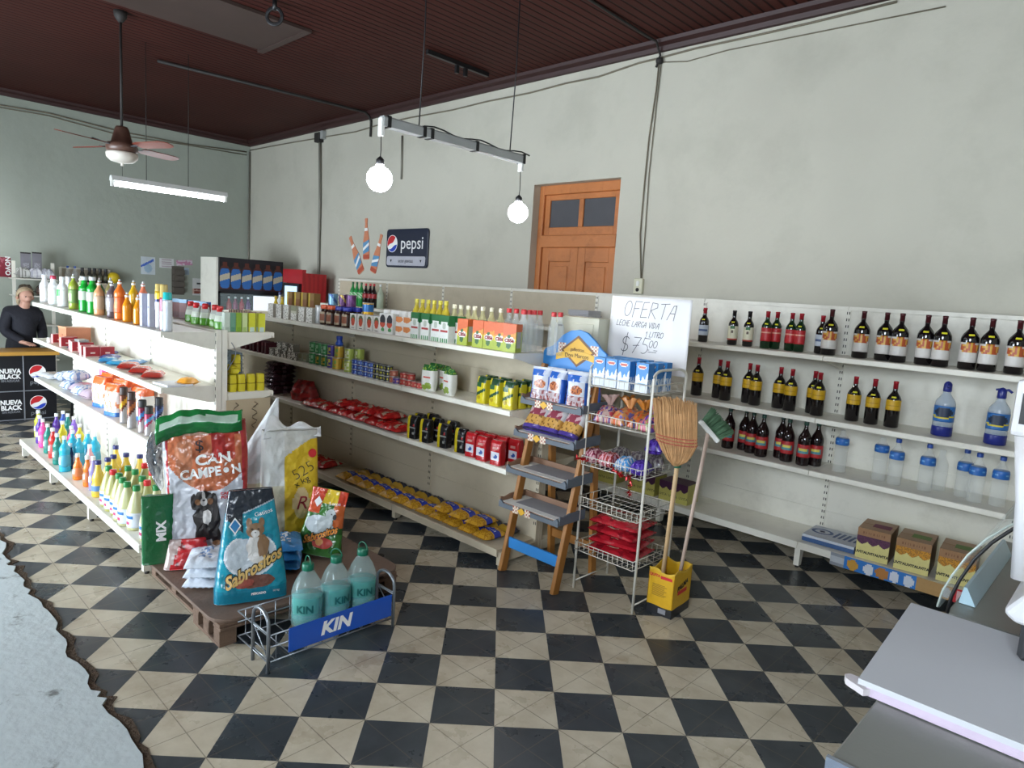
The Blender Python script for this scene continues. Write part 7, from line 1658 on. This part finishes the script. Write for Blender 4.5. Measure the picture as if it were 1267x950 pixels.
sheet(.022, .034, -.28, .5, -.285, .235, 'top_sheets', mat('grey_paper', '#bfc1c5', .7, var=.03), -.028)
b = MB(); random.seed(8)
pts = [(-.28+.045*math.cos(a)*random.uniform(.5, 1.1), -.265+.03*math.sin(a)*random.uniform(.5, 1.1)) for a in [2*PI*k/11 for k in range(11)]]
b.prism(pts, 'z', .004, .018); b.build('torn_corner', mat('torn_paper', '#c9c2c4', .8), t)
# counter-top glass case behind
t = empty('glass_case', (0, 2.1, 1.1)); tag(t, 'curved glass display case at the far end of the steel counter', 'display case')
prof = [(-.322, 0.0), (-.318, .05), (-.305, .10), (-.281, .165), (-.25, .22), (-.212, .268), (-.17, .305), (-.1, .34), (0, .36), (.1, .365)]
GL_ = mat('case_glass', '#c4d6d4', .03, spec=.6, alpha=.14)
b = MB(); b.smooth = True; N_ = len(prof)
b.grid(lambda u, v: (prof[min(N_-1, int(round(u*(N_-1))))][0]-.028*(1-u), .02+.75*v, prof[min(N_-1, int(round(u*(N_-1))))][1]), N_-1, 4)
o = b.build('curved_front_glass', GL_, t, fix=False); md = o.modifiers.new('thick', 'SOLIDIFY'); md.thickness = .006
b = MB(); b.tube([(x-.028*(1-i/(N_-1)), .02, z) for i, (x, z) in enumerate(prof)], .003, 6); b.build('glass_edge', mat('glass_edge', '#b9c4bd', .1, alpha=.8), t)
b = MB(); b.tube([(x, 0, z) for x, z in prof], .0045, 6); b.build('dark_gasket', BLACK, t)
b = MB(); b.prism([(-.4, 0), (.75, 0), (.75, .9), (-.4, .9)], 'z', -1.1, -.02); cb = b
b.v = [(max(x, -.322), y, z) for x, y, z in b.v]; b.build('case_body', mat('grey_white_enamel', '#b9bcbd', .4), t)
b = MB(); b.box(-.322, .75, 0.0, .9, -.02, 0); b.build('case_deck', STN, t)
b = MB(); b.box(-.1, .1, .02, .77, .345, .372); b.build('case_top', STN, t)
b = MB(); b.hexa([(-.315, .1, .002), (-.275, .1, .002), (-.275, .72, .002), (-.315, .72, .002), (-.308, .1, .05), (-.30, .1, .05), (-.30, .72, .05), (-.308, .72, .05)]); b.build('pale_price_rail', mat('pale_blue_rail', '#a9c4cf', .3), t)
b = MB(); b.box(-.24, -.12, .55, .6, .10, .24); b.build('red_card', mat('red_card', '#b8442f', .6), t)
# price scale with display pole
t = empty('price_scale', (-.012, 1.92, 1.101)); tag(t, 'white price scale with tall display pole on the steel counter', 'scale')
WS = mat('warm_white_plastic', '#c9c9cb', .4, dirt='#a08a62', dirt_amt=.25, dscale=7)
b = MB(); b.box(-.13, .22, -.09, .14, .041, .13); b.build('scale_foot', mat('dark_grey_plastic', '#2f3033', .5), t, bevel=.01)
b = MB(); b.prism([(-.165, .155), (-.14, .135), (.25, .135), (.25, .27), (-.05, .27), (-.10, .25)], 'y', -.13, .17); b.build('scale_body', WS, t, bevel=.018, seg=3)
b = MB(); b.box(-.06, .25, -.12, .16, .285, .295); b.build('weighing_plate', STN, t, bevel=.004)
b = MB(); b.box(-.04, .0, -.01, .01, .27, .286); b.build('plate_post', STN, t)
b = MB(); b.tube([(-.15, .0, .2), (-.165, .0, .38), (-.19, .0, .56)], .022, 12); b.build('pole', WS, t)
b = MB(); b.box(-.215, -.06, -.03, .03, .53, .66); b.build('display_head', WS, t, bevel=.012, seg=2)
b = MB(); b.box(-.2, -.08, -.033, -.03, .56, .63); b.build('display_window', BLACK, t)

# ------------------------------------------------------------------ far left: counter with printed panels
CPX = -9.7
t = empty('shop_counter', (CPX-.3, 1.2, 0)); tag(t, 'black-fronted counter with soft drink panels and yellow wood top, far left', 'counter')
y0, y1 = -.55, .86
b = MB(); b.box(-.1, .28, y0, y1, 0, .79); b.build('counter_body', mat('black_panel', '#15161b', .4), t)
b = MB(); b.box(-.16, .34, y0-.02, y1+.03, .79, .835); b.build('counter_top', mat('yellow_wood', '#b98a3c', .45, var=.2, scale=5), t, bevel=.004)
LG_ = mat('pale_trim_strip', '#7f8288', .4)
for y in (.53, .11, -.31): b = MB(); b.box(.28, .288, y-.006, y+.006, .0, .79); b.build('panel_strip', LG_, t)
for z in (.36, .015): b = MB(); b.box(.28, .288, y0, y1, z-.005, z+.005); b.build('panel_strip', LG_, t)
for k, zc in enumerate((.585, .21)):
    for yc in (.67, -.17):
        globe_mark(t, yc, zc, .085, .2815, 'x'); letter(t, 'pepsi', .075, lambda a, b_: (.2825, yc+a, zc-.125+b_), LG_)
    yc = .40
    for ln, dz, sz in (('NUEVA', .015, .075), ('BLACK', -.05, .075), ('SIN AZUCAR', -.1, .036)):
        letter(t, ln, sz, (lambda dz: lambda a, b_: (.2825, yc+a*.86, zc+dz+b_))(dz), WHITEINK if sz > .05 else LG_, bold=.003 if sz > .05 else .001)
# grey seat by the counter end
t = empty('grey_chair', (-9.55, 2.42, 0)); tag(t, 'grey padded chair behind the far end of the front shelves', 'chair')
GF = mat('grey_fabric', '#6b6966', .85, bump=.2); OF = mat('olive_fabric', '#55513f', .85, bump=.2)
b = MB(); b.box(-.22, .22, -.22, .22, .43, .5); b.build('seat', OF, t, bevel=.03, seg=3)
b = MB(); b.box(-.2, .2, .19, .26, .6, 1.12); b.build('backrest', GF, t, bevel=.035, seg=3)
for x in (-.18, .18):
    b = MB(); b.tube([(x, .2, .45), (x, .25, .65)], .014, 8); b.build('back_post', BLACK, t)
    for y in (-.18, .18): b = MB(); b.tube([(x*1.1, y*1.1, 0), (x, y, .44)], .014, 8); b.build('leg', BLACK, t)
b = MB(); b.box(-.2, .2, .18, .2, .12, .43); b.build('hanging_cover', OF, t, bevel=.008)
# wall shelf with bottles, papers on the far wall
def fx(px, py): return onX(px, py, WX)
p, q = fx(74, 331), fx(134, 335)
t = empty('wall_shelf', (WX, (p.y+q.y)/2, p.z)); tag(t, 'white wall shelf unit with a few bottles on the far wall', 'shelf'); L_ = q.y-p.y
b = MB(); b.box(0, .02, -L_/2, L_/2, -.5, 0); b.build('back_panel', CREAM, t)
b = MB(); b.box(0, .04, -L_/2, L_/2, -.01, .015); b.build('top_rail', WHITE, t)
b = MB(); b.box(.02, .28, -L_/2, L_/2, -.22, -.2); b.build('shelf', CREAM, t)
for y in (-L_/2, L_/2): b = MB(); b.box(0, .05, y-.015, y+.015, -.7, .01); b.build('upright', WHITE, t)
zs = p.z-.2
for i, px in enumerate((84, 93)): put('wbb', lambda: bottle('water_bottle', .045, .22, CLEAR, BCAP, None, shoulder=.06), (WX+.15, onX(px, 345, WX+.15).y, zs+.001), 0, f'{"left|right".split("|")[i]} clear bottle with blue cap on the far wall shelf', 'bottle', 'clear bottles on the far wall shelf')
for i, px in enumerate((102, 111, 117, 124, 131)): put('dbb', lambda: bottle('dark_bottle', .032, .2, mat('dark_bottle_glass', '#2c2c26', .1), BLACK, mat('olive_label', '#5a5a45', .5), shoulder=.06, neck=.02, cap_h=.05), (WX+.15, onX(px, 345, WX+.15).y, zs+.001), 0, f'{orl(i, 5)} dark bottle with black cap on the far wall shelf', 'bottle', 'dark bottles on the far wall shelf')
def ball():
    b = MB(); b.lathe([(0, 0)]+[(.09*math.sin(a), .09-.09*math.cos(a)) for a in [PI*k/12 for k in range(1, 12)]]+[(0, .18)], 18); return b.build('yellow_ball', P_('yellow_ball_plastic', '#d9bb22', .35))
o = put('ball', ball, (WX+.14, onX(136, 345, WX+.14).y+.05, zs+.001), 0, 'yellow ball at the end of the far wall shelf', 'ball')
def paper(name, pxs, colf, label, cat='paper notice', rot=0, th=.004):
    a, c_ = fx(*pxs[0]), fx(*pxs[1]); w, h = c_.y-a.y, a.z-c_.z
    b = MB(); b.grid(lambda u, v: (th+.006*math.sin(u*4+v), -w/2+w*u, -h/2+h*v), 20, 20, lambda u, v: colf(u, v)); o = b.build(name, CARTON, fix=False); md = o.modifiers.new('thick', 'SOLIDIFY'); md.thickness = .003
    o.location = (WX+.002, (a.y+c_.y)/2, (a.z+c_.z)/2); o.rotation_euler = (rot, 0, 0); tag(o, label, cat, 'papers on the far wall'); return o
paper('wall_notice', ((174, 317), (192, 340)), lambda u, v: C('#3f66c4') if abs(v-.62-.45*(u-.4)) < .07 and u < .9 else C('#a9c4d8') if ((u-.5)/.28)**2+((v-.35)/.25)**2 < 1 else C('#d3dbe0'), 'white notice with blue scrawl, leftmost of the papers on the far wall')
paper('wall_notice', ((197, 319), (215, 332)), lambda u, v: C('#b9a9b0') if int(v*9) % 2 and .15 < u < .85 else C('#dcdcdc'), 'small white typed notice second on the far wall')
paper('wall_notice', ((218, 321), (238, 329)), lambda u, v: C('#c98aa8') if noise.noise(Vector((u*6, v*3, 1))) > -.1 else C('#d9c9d4'), 'pink paper notice with ragged blue sheet below', rot=.1)
paper('wall_notice', ((224, 331), (234, 340)), lambda u, v: C('#a9b9c9'), 'small pale blue paper under the pink notice')
paper('wall_notice', ((238, 344), (258, 366)), lambda u, v: C('#7a3a30') if .12 < v < .42 and .08 < u < .92 and noise.noise(Vector((u*6, v*9, 1))) > -.2 else C('#2f2c2c') if .66 < v < .74 and .25 < u < .75 else C('#c9a89a') if .12 < v < .42 else C('#d6d6d4'), 'white advert with meat picture on the far wall')
paper('wall_notice', ((258, 329), (268, 343)), lambda u, v: C('#3a2c3a') if v > .86 else C('#7a5a6a') if abs(u-.5) < .28 and v < .75 else C('#c9c4cc'), 'small portrait photo print high on the far wall', 'photo print')
paper('wall_notice', ((262, 345), (272, 357)), lambda u, v: C('#d3d4d2'), 'plain white sheet beside the meat advert')
a = fx(220, 347)
t = empty('hanging_magazine_rack', (WX, a.y, a.z)); tag(t, 'small brown tiered rack on the far wall below the pink notice', 'rack')
for k in range(4): b = MB(); b.box(.01, .07-.0*k, -.09, .09, -.2+k*.1, -.12+k*.1); b.build('pocket', mat('brown_grey_wire', '#5f5850', .6), t)
b = MB(); b.box(0, .012, -.1, .1, -.24, .24); b.build('back_plate', mat('brown_grey_wire', '#5f5850', .6), t)
# red poster, grey posters and hanging stock at the far left
paper('red_poster', ((-12, 317), (14, 343)), lambda u, v: C('#8a2a3a') if noise.noise(Vector((u*4, v*4, 3))) > -.15 else C('#b0606c') if v > .4 else C('#a03040'), 'red poster with white vertical lettering at the far left', 'poster')
a = fx(11, 329)
lt_ = bpy.data.objects['red_poster']; letter(lt_, 'NOVO', .12, lambda x, y: (.018, .075+y*.7, -x*.75+.02), WHITEINK, bold=.004)
GPM = mat('grey_poster', '#77757c', .6, var=.35, scale=8)
for i, (pa, pb) in enumerate((((25, 312), (38.5, 336)), ((39.5, 312), (52, 336)))):
    A, B_ = onX(*pa, WX+.35), onX(*pb, WX+.35); w, h = B_.y-A.y, A.z-B_.z
    t = empty('hanging_poster', (WX+.35, (A.y+B_.y)/2, B_.z)); tag(t, f'{"left|right".split("|")[i]} of two grey posters hanging above the stock at the far left', 'poster', 'grey posters')
    b = MB(); b.box(-.006, .006, -w/2, w/2, 0, h); b.build('sheet', GPM, t)
    b = MB(); b.box(-.01, .01, -w/2, w/2, h-.015, h+.005); b.build('top_rod', DULL, t)
    b = MB(); b.grid(lambda u, v: (.0075, -w/2+w*(.2+.6*u), h*(.15+.3*v)), 6, 6, lambda u, v: C('#a3a2aa') if noise.noise(Vector((u*5+v*9, v*3, i*3.7+.5))) > .05 else C('#8b8990')); b.build('printed_patch', CARTON, t, fix=False)
p = onX(18, 340, WX+.3)
t = empty('stock_rack', (WX+.3, p.y+.16, 0)); tag(t, 'white slotted rack with bagged stock standing at the far left wall', 'rack')
for y in (-.17, .30): b = MB(); b.box(-.02, .02, y-.02, y+.02, 0, p.z+.2); b.build('upright', WHITE, t)
for z in (.5, 1.0, 1.42, 1.66): b = MB(); b.box(-.2, .2, -.2, .32, z-.015, z); b.build('shelf', WHITE, t)
for i, (y, z, c1, c2, lab) in enumerate(((-.07, 1.66, '#c9c9c4', '#8f8f8a', 'left clear bag of stock on the far left rack'), (.08, 1.66, '#b9b9c4', '#d6d6da', 'middle clear bag of stock on the far left rack'), (.22, 1.66, '#d3d6dc', '#a9aab4', 'right clear bag of stock on the far left rack'), (-.05, 1.42, '#4a423a', '#6b5f50', 'left dark bag on the lower shelf of the far left rack'), (.16, 1.42, '#5a4640', '#3a302c', 'right dark bag on the lower shelf of the far left rack'))):
    put('stk%d' % i, candy(c1, c2, i+20), (WX+.36, p.y+.16+y, z+.001), 0, lab, 'bag', 'stock bags at the far left', scale=(1.1, 1.35, 1.7))
# dim drinks cooler with bottle picture header
HX = -10.2; A, B_ = onX(271, 318, HX), onX(350, 325, HX); zt0 = (A.z+B_.z)/2; zb0 = onX(350, 363, HX).z
t = empty('drinks_cooler', (HX, (A.y+B_.y)/2, 0)); tag(t, 'drinks cooler with header panel showing six blue-labelled bottles', 'cooler'); W_ = B_.y-A.y
BK = mat('black_enamel', '#1b1a1c', .35); 
b = MB(); b.box(-.62, -.56, -W_/2, W_/2, 0, 1.66); b.box(-.62, -.02, -W_/2, -W_/2+.04, 0, 1.66); b.box(-.62, -.02, W_/2-.04, W_/2, 0, 1.66); b.box(-.62, -.02, -W_/2, W_/2, 0, .25); b.box(-.62, -.02, -W_/2, W_/2, 1.62, 1.66); b.build('cabinet', BK, t)
b = MB(); b.box(-.60, -.03, -W_/2-.03, -W_/2, 0, zt0); b.build('white_side_panel', WHITE, t)
for z in (.6, .95, 1.3): b = MB(); b.box(-.56, -.06, -W_/2+.04, W_/2-.04, z-.01, z); b.build('shelf', GALV, t)
b = MB(); b.box(-.015, .0, -W_/2+.03, W_/2-.03, .25, 1.62); b.build('glass_door', GL_, t)
b = MB(); b.box(-.05, -.04, .05, W_/2-.06, 1.36, 1.6); b.build('lit_panel', mat('lit_cooler_panel', '#c9ccd4', .4, emit='#e4e6f0', es=1.2), t)
def hdr(u, v):
    k = (u*6) % 1-.5
    if v > .88 or v < .06: return C('#1d1c22')
    hw = .46 if v < .66 else .46-.28*min(1, (v-.66)/.12)
    if abs(k) < hw:
        if v > .72: return C('#5a2c22')
        if abs(k) < .44 and ((v-.38)/.30)**4+(k/.44)**4 < 1:
            return C('#b9b09a') if abs(v-.42-.12*k) < .09 else C('#2f66a8')
        return C('#4a2620')
    return C('#171519')
b = MB(); b.grid(lambda u, v: (.0115, -W_/2+W_*u, zb0+(zt0-zb0)*v), 120, 40, hdr); hf = b.build('bottle_picture', CARTON, t, fix=False)
b = MB(); b.box(-.05, .01, -W_/2, W_/2, zb0-.01, zt0+.006); b.build('header_box', BK, t)
for i, (y, z, c) in enumerate(((-.3, 1.301, '#b02a30'), (-.2, 1.301, '#8a2a5a'), (-.1, 1.301, '#b03040'), (0, 1.301, '#5a2a6a'))):
    put('coolb'+c, (lambda c: lambda: bottle('soda_bottle', .04, .26, P_('soda_'+c[1:], c, .2), WH, None, shoulder=.08))(c), (HX-.12, (A.y+B_.y)/2+y, z), 0, f'{orl(i, 4)} bottle glowing inside the dark drinks cooler', 'soda bottle', 'bottles inside the dark cooler')
# red fridge in the corner
FX1, FY0 = -9.2, onX(375, 338, -9.2).y; FYb = min(WY-.06, onX(404, 340, FX1).y); FX0 = onY(351, 335, FY0).x; fz = onX(390, 339, FX1).z
t = empty('red_fridge', ((FX0+FX1)/2, (FY0+FYb)/2, 0)); tag(t, 'red drinks fridge with lit glass door in the room corner', 'fridge')
hw, hd = (FX1-FX0)/2, (FYb-FY0)/2
def redside(u, v):
    a = math.atan2(v-.1, u-.5); return C('#b3262a') if int((a+4)*9) % 2 else C('#a01f24')
b = MB(); b.grid(lambda u, v: (hw+.001, -hd+2*hd*u, .1+(fz-.1)*v), 30, 30, redside); b.build('side_print', CARTON, t, fix=False)
b = MB(); b.box(-hw, hw, -hd+.05, hd, .1, fz); b.build('cabinet', mat('fridge_red', '#a82226', .35), t)
b = MB(); b.box(-hw, hw-.12, -hd, -hd+.05, .1, fz-.16); b.build('door_frame', BK, t)
b = MB(); b.box(-hw+.05, hw-.17, -hd-.004, -hd, .2, fz-.2); b.build('lit_glass', mat('lit_fridge_glass', '#b9d0e8', .15, emit='#c4dcf4', es=.9), t)
b = MB(); b.box(-hw, hw, -hd-.01, -hd+.05, fz-.15, fz+.05); b.build('header', mat('fridge_red', '#a82226', .35), t)
for x in (-hw+.05, hw-.05):
    for y in (-hd+.08, hd-.05): b = MB(); b.lathe([(0, 0), (.025, 0), (.025, .1), (0, .1)], 10, x, y); b.build('foot', BLACK, t)

# ------------------------------------------------------------------ the woman behind the counter
def skin(name, verts, edges, rads, m, parent=None, root=0, sub=2):
    me = bpy.data.meshes.new(name); me.from_pydata([Vector(v) for v in verts], edges, []); o = bpy.data.objects.new(name, me); COL.objects.link(o)
    if parent is not None: o.parent = parent
    md = o.modifiers.new('skin', 'SKIN'); md.use_smooth_shade = True
    if not me.skin_vertices: me.skin_vertices.new()
    for i, r in enumerate(rads):
        sv = me.skin_vertices[0].data[i]; sv.radius = r if isinstance(r, tuple) else (r, r); sv.use_root = (i == root)
    s = o.modifiers.new('sub', 'SUBSURF'); s.levels = sub; s.render_levels = sub; me.materials.append(m); return o
WM = Vector((-10.46, 1.86, 0))
t = empty('person', WM, .22); tag(t, 'grey-blonde person with ponytail in dark jacket standing behind the counter looking down', 'person')
SKIN = mat('skin', '#c99a86', .5, var=.06)
# local frame: faces +X
V = [(0, 0, .86), (0, 0, 1.0), (.02, 0, 1.16), (.05, 0, 1.27), (.075, 0, 1.335), (.10, 0, 1.385)]; E_ = [(0, 1), (1, 2), (2, 3), (3, 4), (4, 5)]; R_ = [(.14, .11), (.13, .11), (.15, .105), (.10, .08), .046, .048]
V += [(.122, 0, 1.44), (.118, 0, 1.50), (.112, 0, 1.555)]; E_ += [(5, 6), (6, 7), (7, 8)]; R_ += [(.080, .084), (.084, .088), (.06, .064)]          # head
V += [(.222, 0, 1.430), (.168, 0, 1.385)]; E_ += [(6, 9), (5, 10)]; R_ += [.016, (.03, .032)]               # nose, chin
def limb(start, pts, rads):
    prev = start
    for p, r in zip(pts, rads): V.append(p); R_.append(r); E_.append((prev, len(V)-1)); prev = len(V)-1
    return prev
for s in (-1, 1):
    w_ = limb(3, [(.03, s*.17, 1.25), (.04, s*.21, 1.02), (.26, s*.14, .912), (.325, s*.11, .9)], [.042, .034, .027, .024])
    hb_ = len(V); V.append((.37, s*.09, .89)); R_.append((.036, .016)); E_.append((w_, hb_))
    for k, (dx, dy, L3_) in enumerate(((.03, .03, .06), (.036, .012, .072), (.036, -.006, .076), (.034, -.024, .066))):
        limb(hb_, [(.37+dx, s*(.09+dy), .89), (.37+dx+L3_*.55, s*(.09+dy*1.1-.008), .885), (.37+dx+L3_, s*(.085+dy*1.1-.014), .872)], [.0105, .0095, .008])
    limb(hb_, [(.365, s*.055, .892), (.395, s*.035, .886)], [.011, .009])
    limb(0, [(.0, s*.095, .80), (.01, s*.1, .47), (.0, s*.1, .09), (.09, s*.11, .04)], [.095, .062, .045, .035])
body = skin('body', V, E_, R_, SKIN, t)
JK = mat('dark_navy_jacket', '#1d1e27', .8, bump=.3, bscale=40)
V2 = [(0, 0, .80), (0, 0, .98), (.015, 0, 1.16), (.05, 0, 1.28), (.078, 0, 1.36)]; E2 = [(0, 1), (1, 2), (2, 3), (3, 4)]; R2 = [(.2, .16), (.19, .155), (.215, .155), (.165, .12), (.082, .082)]
for s in (-1, 1):
    prev = 3
    for p, r in (((.03, s*.16, 1.25), .084), ((.04, s*.215, 1.02), .062), ((.24, s*.13, .925), .052), ((.30, s*.105, .91), .044)): V2.append(p); R2.append(r); E2.append((prev, len(V2)-1)); prev = len(V2)-1
skin('jacket', V2, E2, R2, JK, t)
V3 = [(0, 0, 1.0), (0, 0, .86)]; E3 = [(0, 1)]; R3 = [(.165, .14), (.175, .145)]
for s in (-1, 1):
    prev = 1
    for p, r in (((.0, s*.095, .78), .115), ((.01, s*.1, .47), .082), ((.0, s*.1, .1), .065)): V3.append(p); R3.append(r); E3.append((prev, len(V3)-1)); prev = len(V3)-1
skin('trousers', V3, E3, R3, mat('dark_trousers', '#23242a', .85), t)
for s in (-1, 1): b = MB(); b.prism([(-.07, .0), (.14, .0), (.15, .03), (.09, .075), (.03, .1), (-.06, .1)], 'y', s*.1-.045, s*.1+.045); b.build('shoe', BLACK, t, bevel=.012, seg=2)
HR = mat('grey_blonde_hair', '#b9a384', .6, var=.25, scale=40, bump=.3, bscale=60)
b = MB(); b.smooth = True
def hair(u, v):
    a = 2*PI*u; th_ = v*(2.0-1.05*max(0, math.cos(a))**.6)
    d = Vector((math.sin(th_)*math.cos(a), math.sin(th_)*math.sin(a), math.cos(th_)))
    face = 0
    r = 1.0-.30*face
    return Vector((.112, 0, 1.478))+Vector((d.x*.094, d.y*.094, d.z*.104))*(1+.03*noise.noise(d*6))
b.grid(hair, 28, 14, wrap=True); b.build('hair', HR, t, fix=False)
b = MB(); b.tube([(.02, 0, 1.50), (-.03, 0, 1.49), (-.065, 0, 1.44), (-.07, 0, 1.38), (-.06, 0, 1.33)], .03, 10, rads=[.03, .036, .036, .026, .008]); b.build('ponytail', HR, t)
for s in (-1, 1):
    b = MB(); b.lathe([(0, -.008), (.006, -.0055), (.008, 0), (.006, .0055), (0, .008)], 12, sy=1.3); e = b.build('eye', INK, t); e.location = (.1935, s*.027, 1.462)
    b = MB(); b.lathe([(0, -.022), (.014, -.012), (.016, .006), (.01, .022), (0, .026)], 10, sx=.5); e = b.build('ear', SKIN, t); e.location = (.108, s*.086, 1.44)
b = MB(); b.box(.184, .197, -.018, .018, 1.400, 1.405); b.build('mouth', mat('lip', '#9a5a54', .5), t)
# ------------------------------------------------------------------ let neighbouring goods stand clear of one another
def settle():
    bpy.context.view_layer.update()
    ROUND = ('bottle', 'jug', 'can', 'tin', 'jar', 'siphon', 'roll')
    SKIP = ('gondola', 'display', 'rack', 'stand', 'case', 'counter', 'sack', 'stack', 'sign', 'cable', 'pallet', 'board', 'person', 'cutout', 'garland', 'poster', 'scale', 'broom', 'fan', 'cooler', 'fridge', 'light', 'lamp')
    zones = []                                          # the shelves' clear spaces: x0, x1, y0, y1, z
    for Z in LZ: zones.append((LX[0]-.05, LX[-1]-.01, 1.345 if Z < .3 else 1.48, LC-.038, Z)); zones.append((LX[0], LX[-1]-.005, LC+.04, 2.20, Z if Z != 1.17 else 1.115))
    for Z in MZ: zones.append((MX[0], MX[-1]-.022, 3.2 if Z < .3 else 3.24, MC-.038, Z)); zones.append((MX[0], MX[-1]-.02, MC+.04, 3.96, Z))
    for Z in GZ: zones.append((GX[0], GX[-1]-.02, 4.99 if Z < .3 else 5.03, GY-.024, Z))
    its = []
    for o in COL.objects:
        if o.parent is not None or o.get('kind') == 'structure' or not o.get('category') or o.type != 'MESH': continue
        nm = o.name.split('.')[0]
        if nm in ('shelf_strip', 'metal_box', 'wire_loop', 'cardboard_sheet', 'platform_board') or any(nm.endswith(k) for k in SKIP): continue
        pts = [d.matrix_world @ Vector(c) for d in [o]+list(o.children_recursive) if d.type == 'MESH' for c in d.bound_box]
        lo = [min(p[i] for p in pts) for i in range(3)]; hi = [max(p[i] for p in pts) for i in range(3)]
        zn = None
        for q in zones:
            if q[0]-.15 < o.location.x < q[1]+.15 and q[2]-.06 < o.location.y < q[3]+.06 and -.02 < o.location.z-q[4] < .33: zn = q
        if zn is None: continue
        rnd = any(nm.endswith(k) for k in ROUND)
        hx_, hy_ = (hi[0]-lo[0])/2, (hi[1]-lo[1])/2
        if rnd:
            bb = o.bound_box; r = max(abs(c[0]) for c in bb)*o.scale.x; hx_ = hy_ = r
        elif nm in ('red_bag', 'pasta_bag', 'flat_packet', 'pasta_packet'): hx_ *= .96; hy_ *= .98
        if nm in ('red_bag', 'noodle_bag', 'snack_bag', 'flour_bag', 'leaflet', 'paper_stack'): continue
        its.append([o, (lo[0]+hi[0])/2 if not rnd else o.location.x, (lo[1]+hi[1])/2 if not rnd else o.location.y, hx_, hy_, lo[2], hi[2], zn, rnd])
    st = [(i[1], i[2]) for i in its]; g = .0015
    for it in range(160):
        mv = 0
        for a in range(len(its)):
            A = its[a]
            for b_ in range(a+1, len(its)):
                B = its[b_]
                if A[7] is not B[7]: continue
                dx, dy = B[1]-A[1], B[2]-A[2]
                if abs(dx) > A[3]+B[3]+g or abs(dy) > A[4]+B[4]+g: continue
                if min(A[6], B[6])-max(A[5], B[5]) < .004: continue
                if A[8] and B[8]:
                    d = math.hypot(dx, dy); need = A[3]+B[3]+g
                    if d >= need: continue
                    if d < 1e-6: dx, dy, d = 1e-3, 1e-3, 1.5e-3
                    p = (need-d)/2*.9; ux, uy = dx/d, dy/d
                else:
                    ox, oy = A[3]+B[3]+g-abs(dx), A[4]+B[4]+g-abs(dy)
                    if ox <= 0 or oy <= 0: continue
                    if ox < oy: p = ox/2*.9; ux, uy = (1 if dx >= 0 else -1), 0
                    else: p = oy/2*.9; ux, uy = 0, (1 if dy >= 0 else -1)
                A[1] -= ux*p; A[2] -= uy*p; B[1] += ux*p; B[2] += uy*p; mv += p
        for A, s in zip(its, st):
            q = A[7]; A[1] = min(max(A[1], s[0]-.05), s[0]+.05); A[2] = min(max(A[2], s[1]-.06), s[1]+.06)
            A[1] = min(max(A[1], q[0]+A[3]), q[1]-A[3])
            if 2*A[4] < q[3]-q[2]: A[2] = min(max(A[2], q[2]+A[4]), q[3]-A[4])
            else: A[2] = q[3]-A[4]
        if mv < .002: break
    far = 0
    for A, s in zip(its, st):
        A[0].location.x += A[1]-s[0]; A[0].location.y += A[2]-s[1]; far = max(far, math.hypot(A[1]-s[0], A[2]-s[1]))
        if math.hypot(A[1]-s[0], A[2]-s[1]) > .07: print('MOVED', A[0].name, A[0].get('label'), round(A[1]-s[0], 3), round(A[2]-s[1], 3))
    print('SETTLE', len(its), it, round(mv, 4), round(far, 3))
settle()
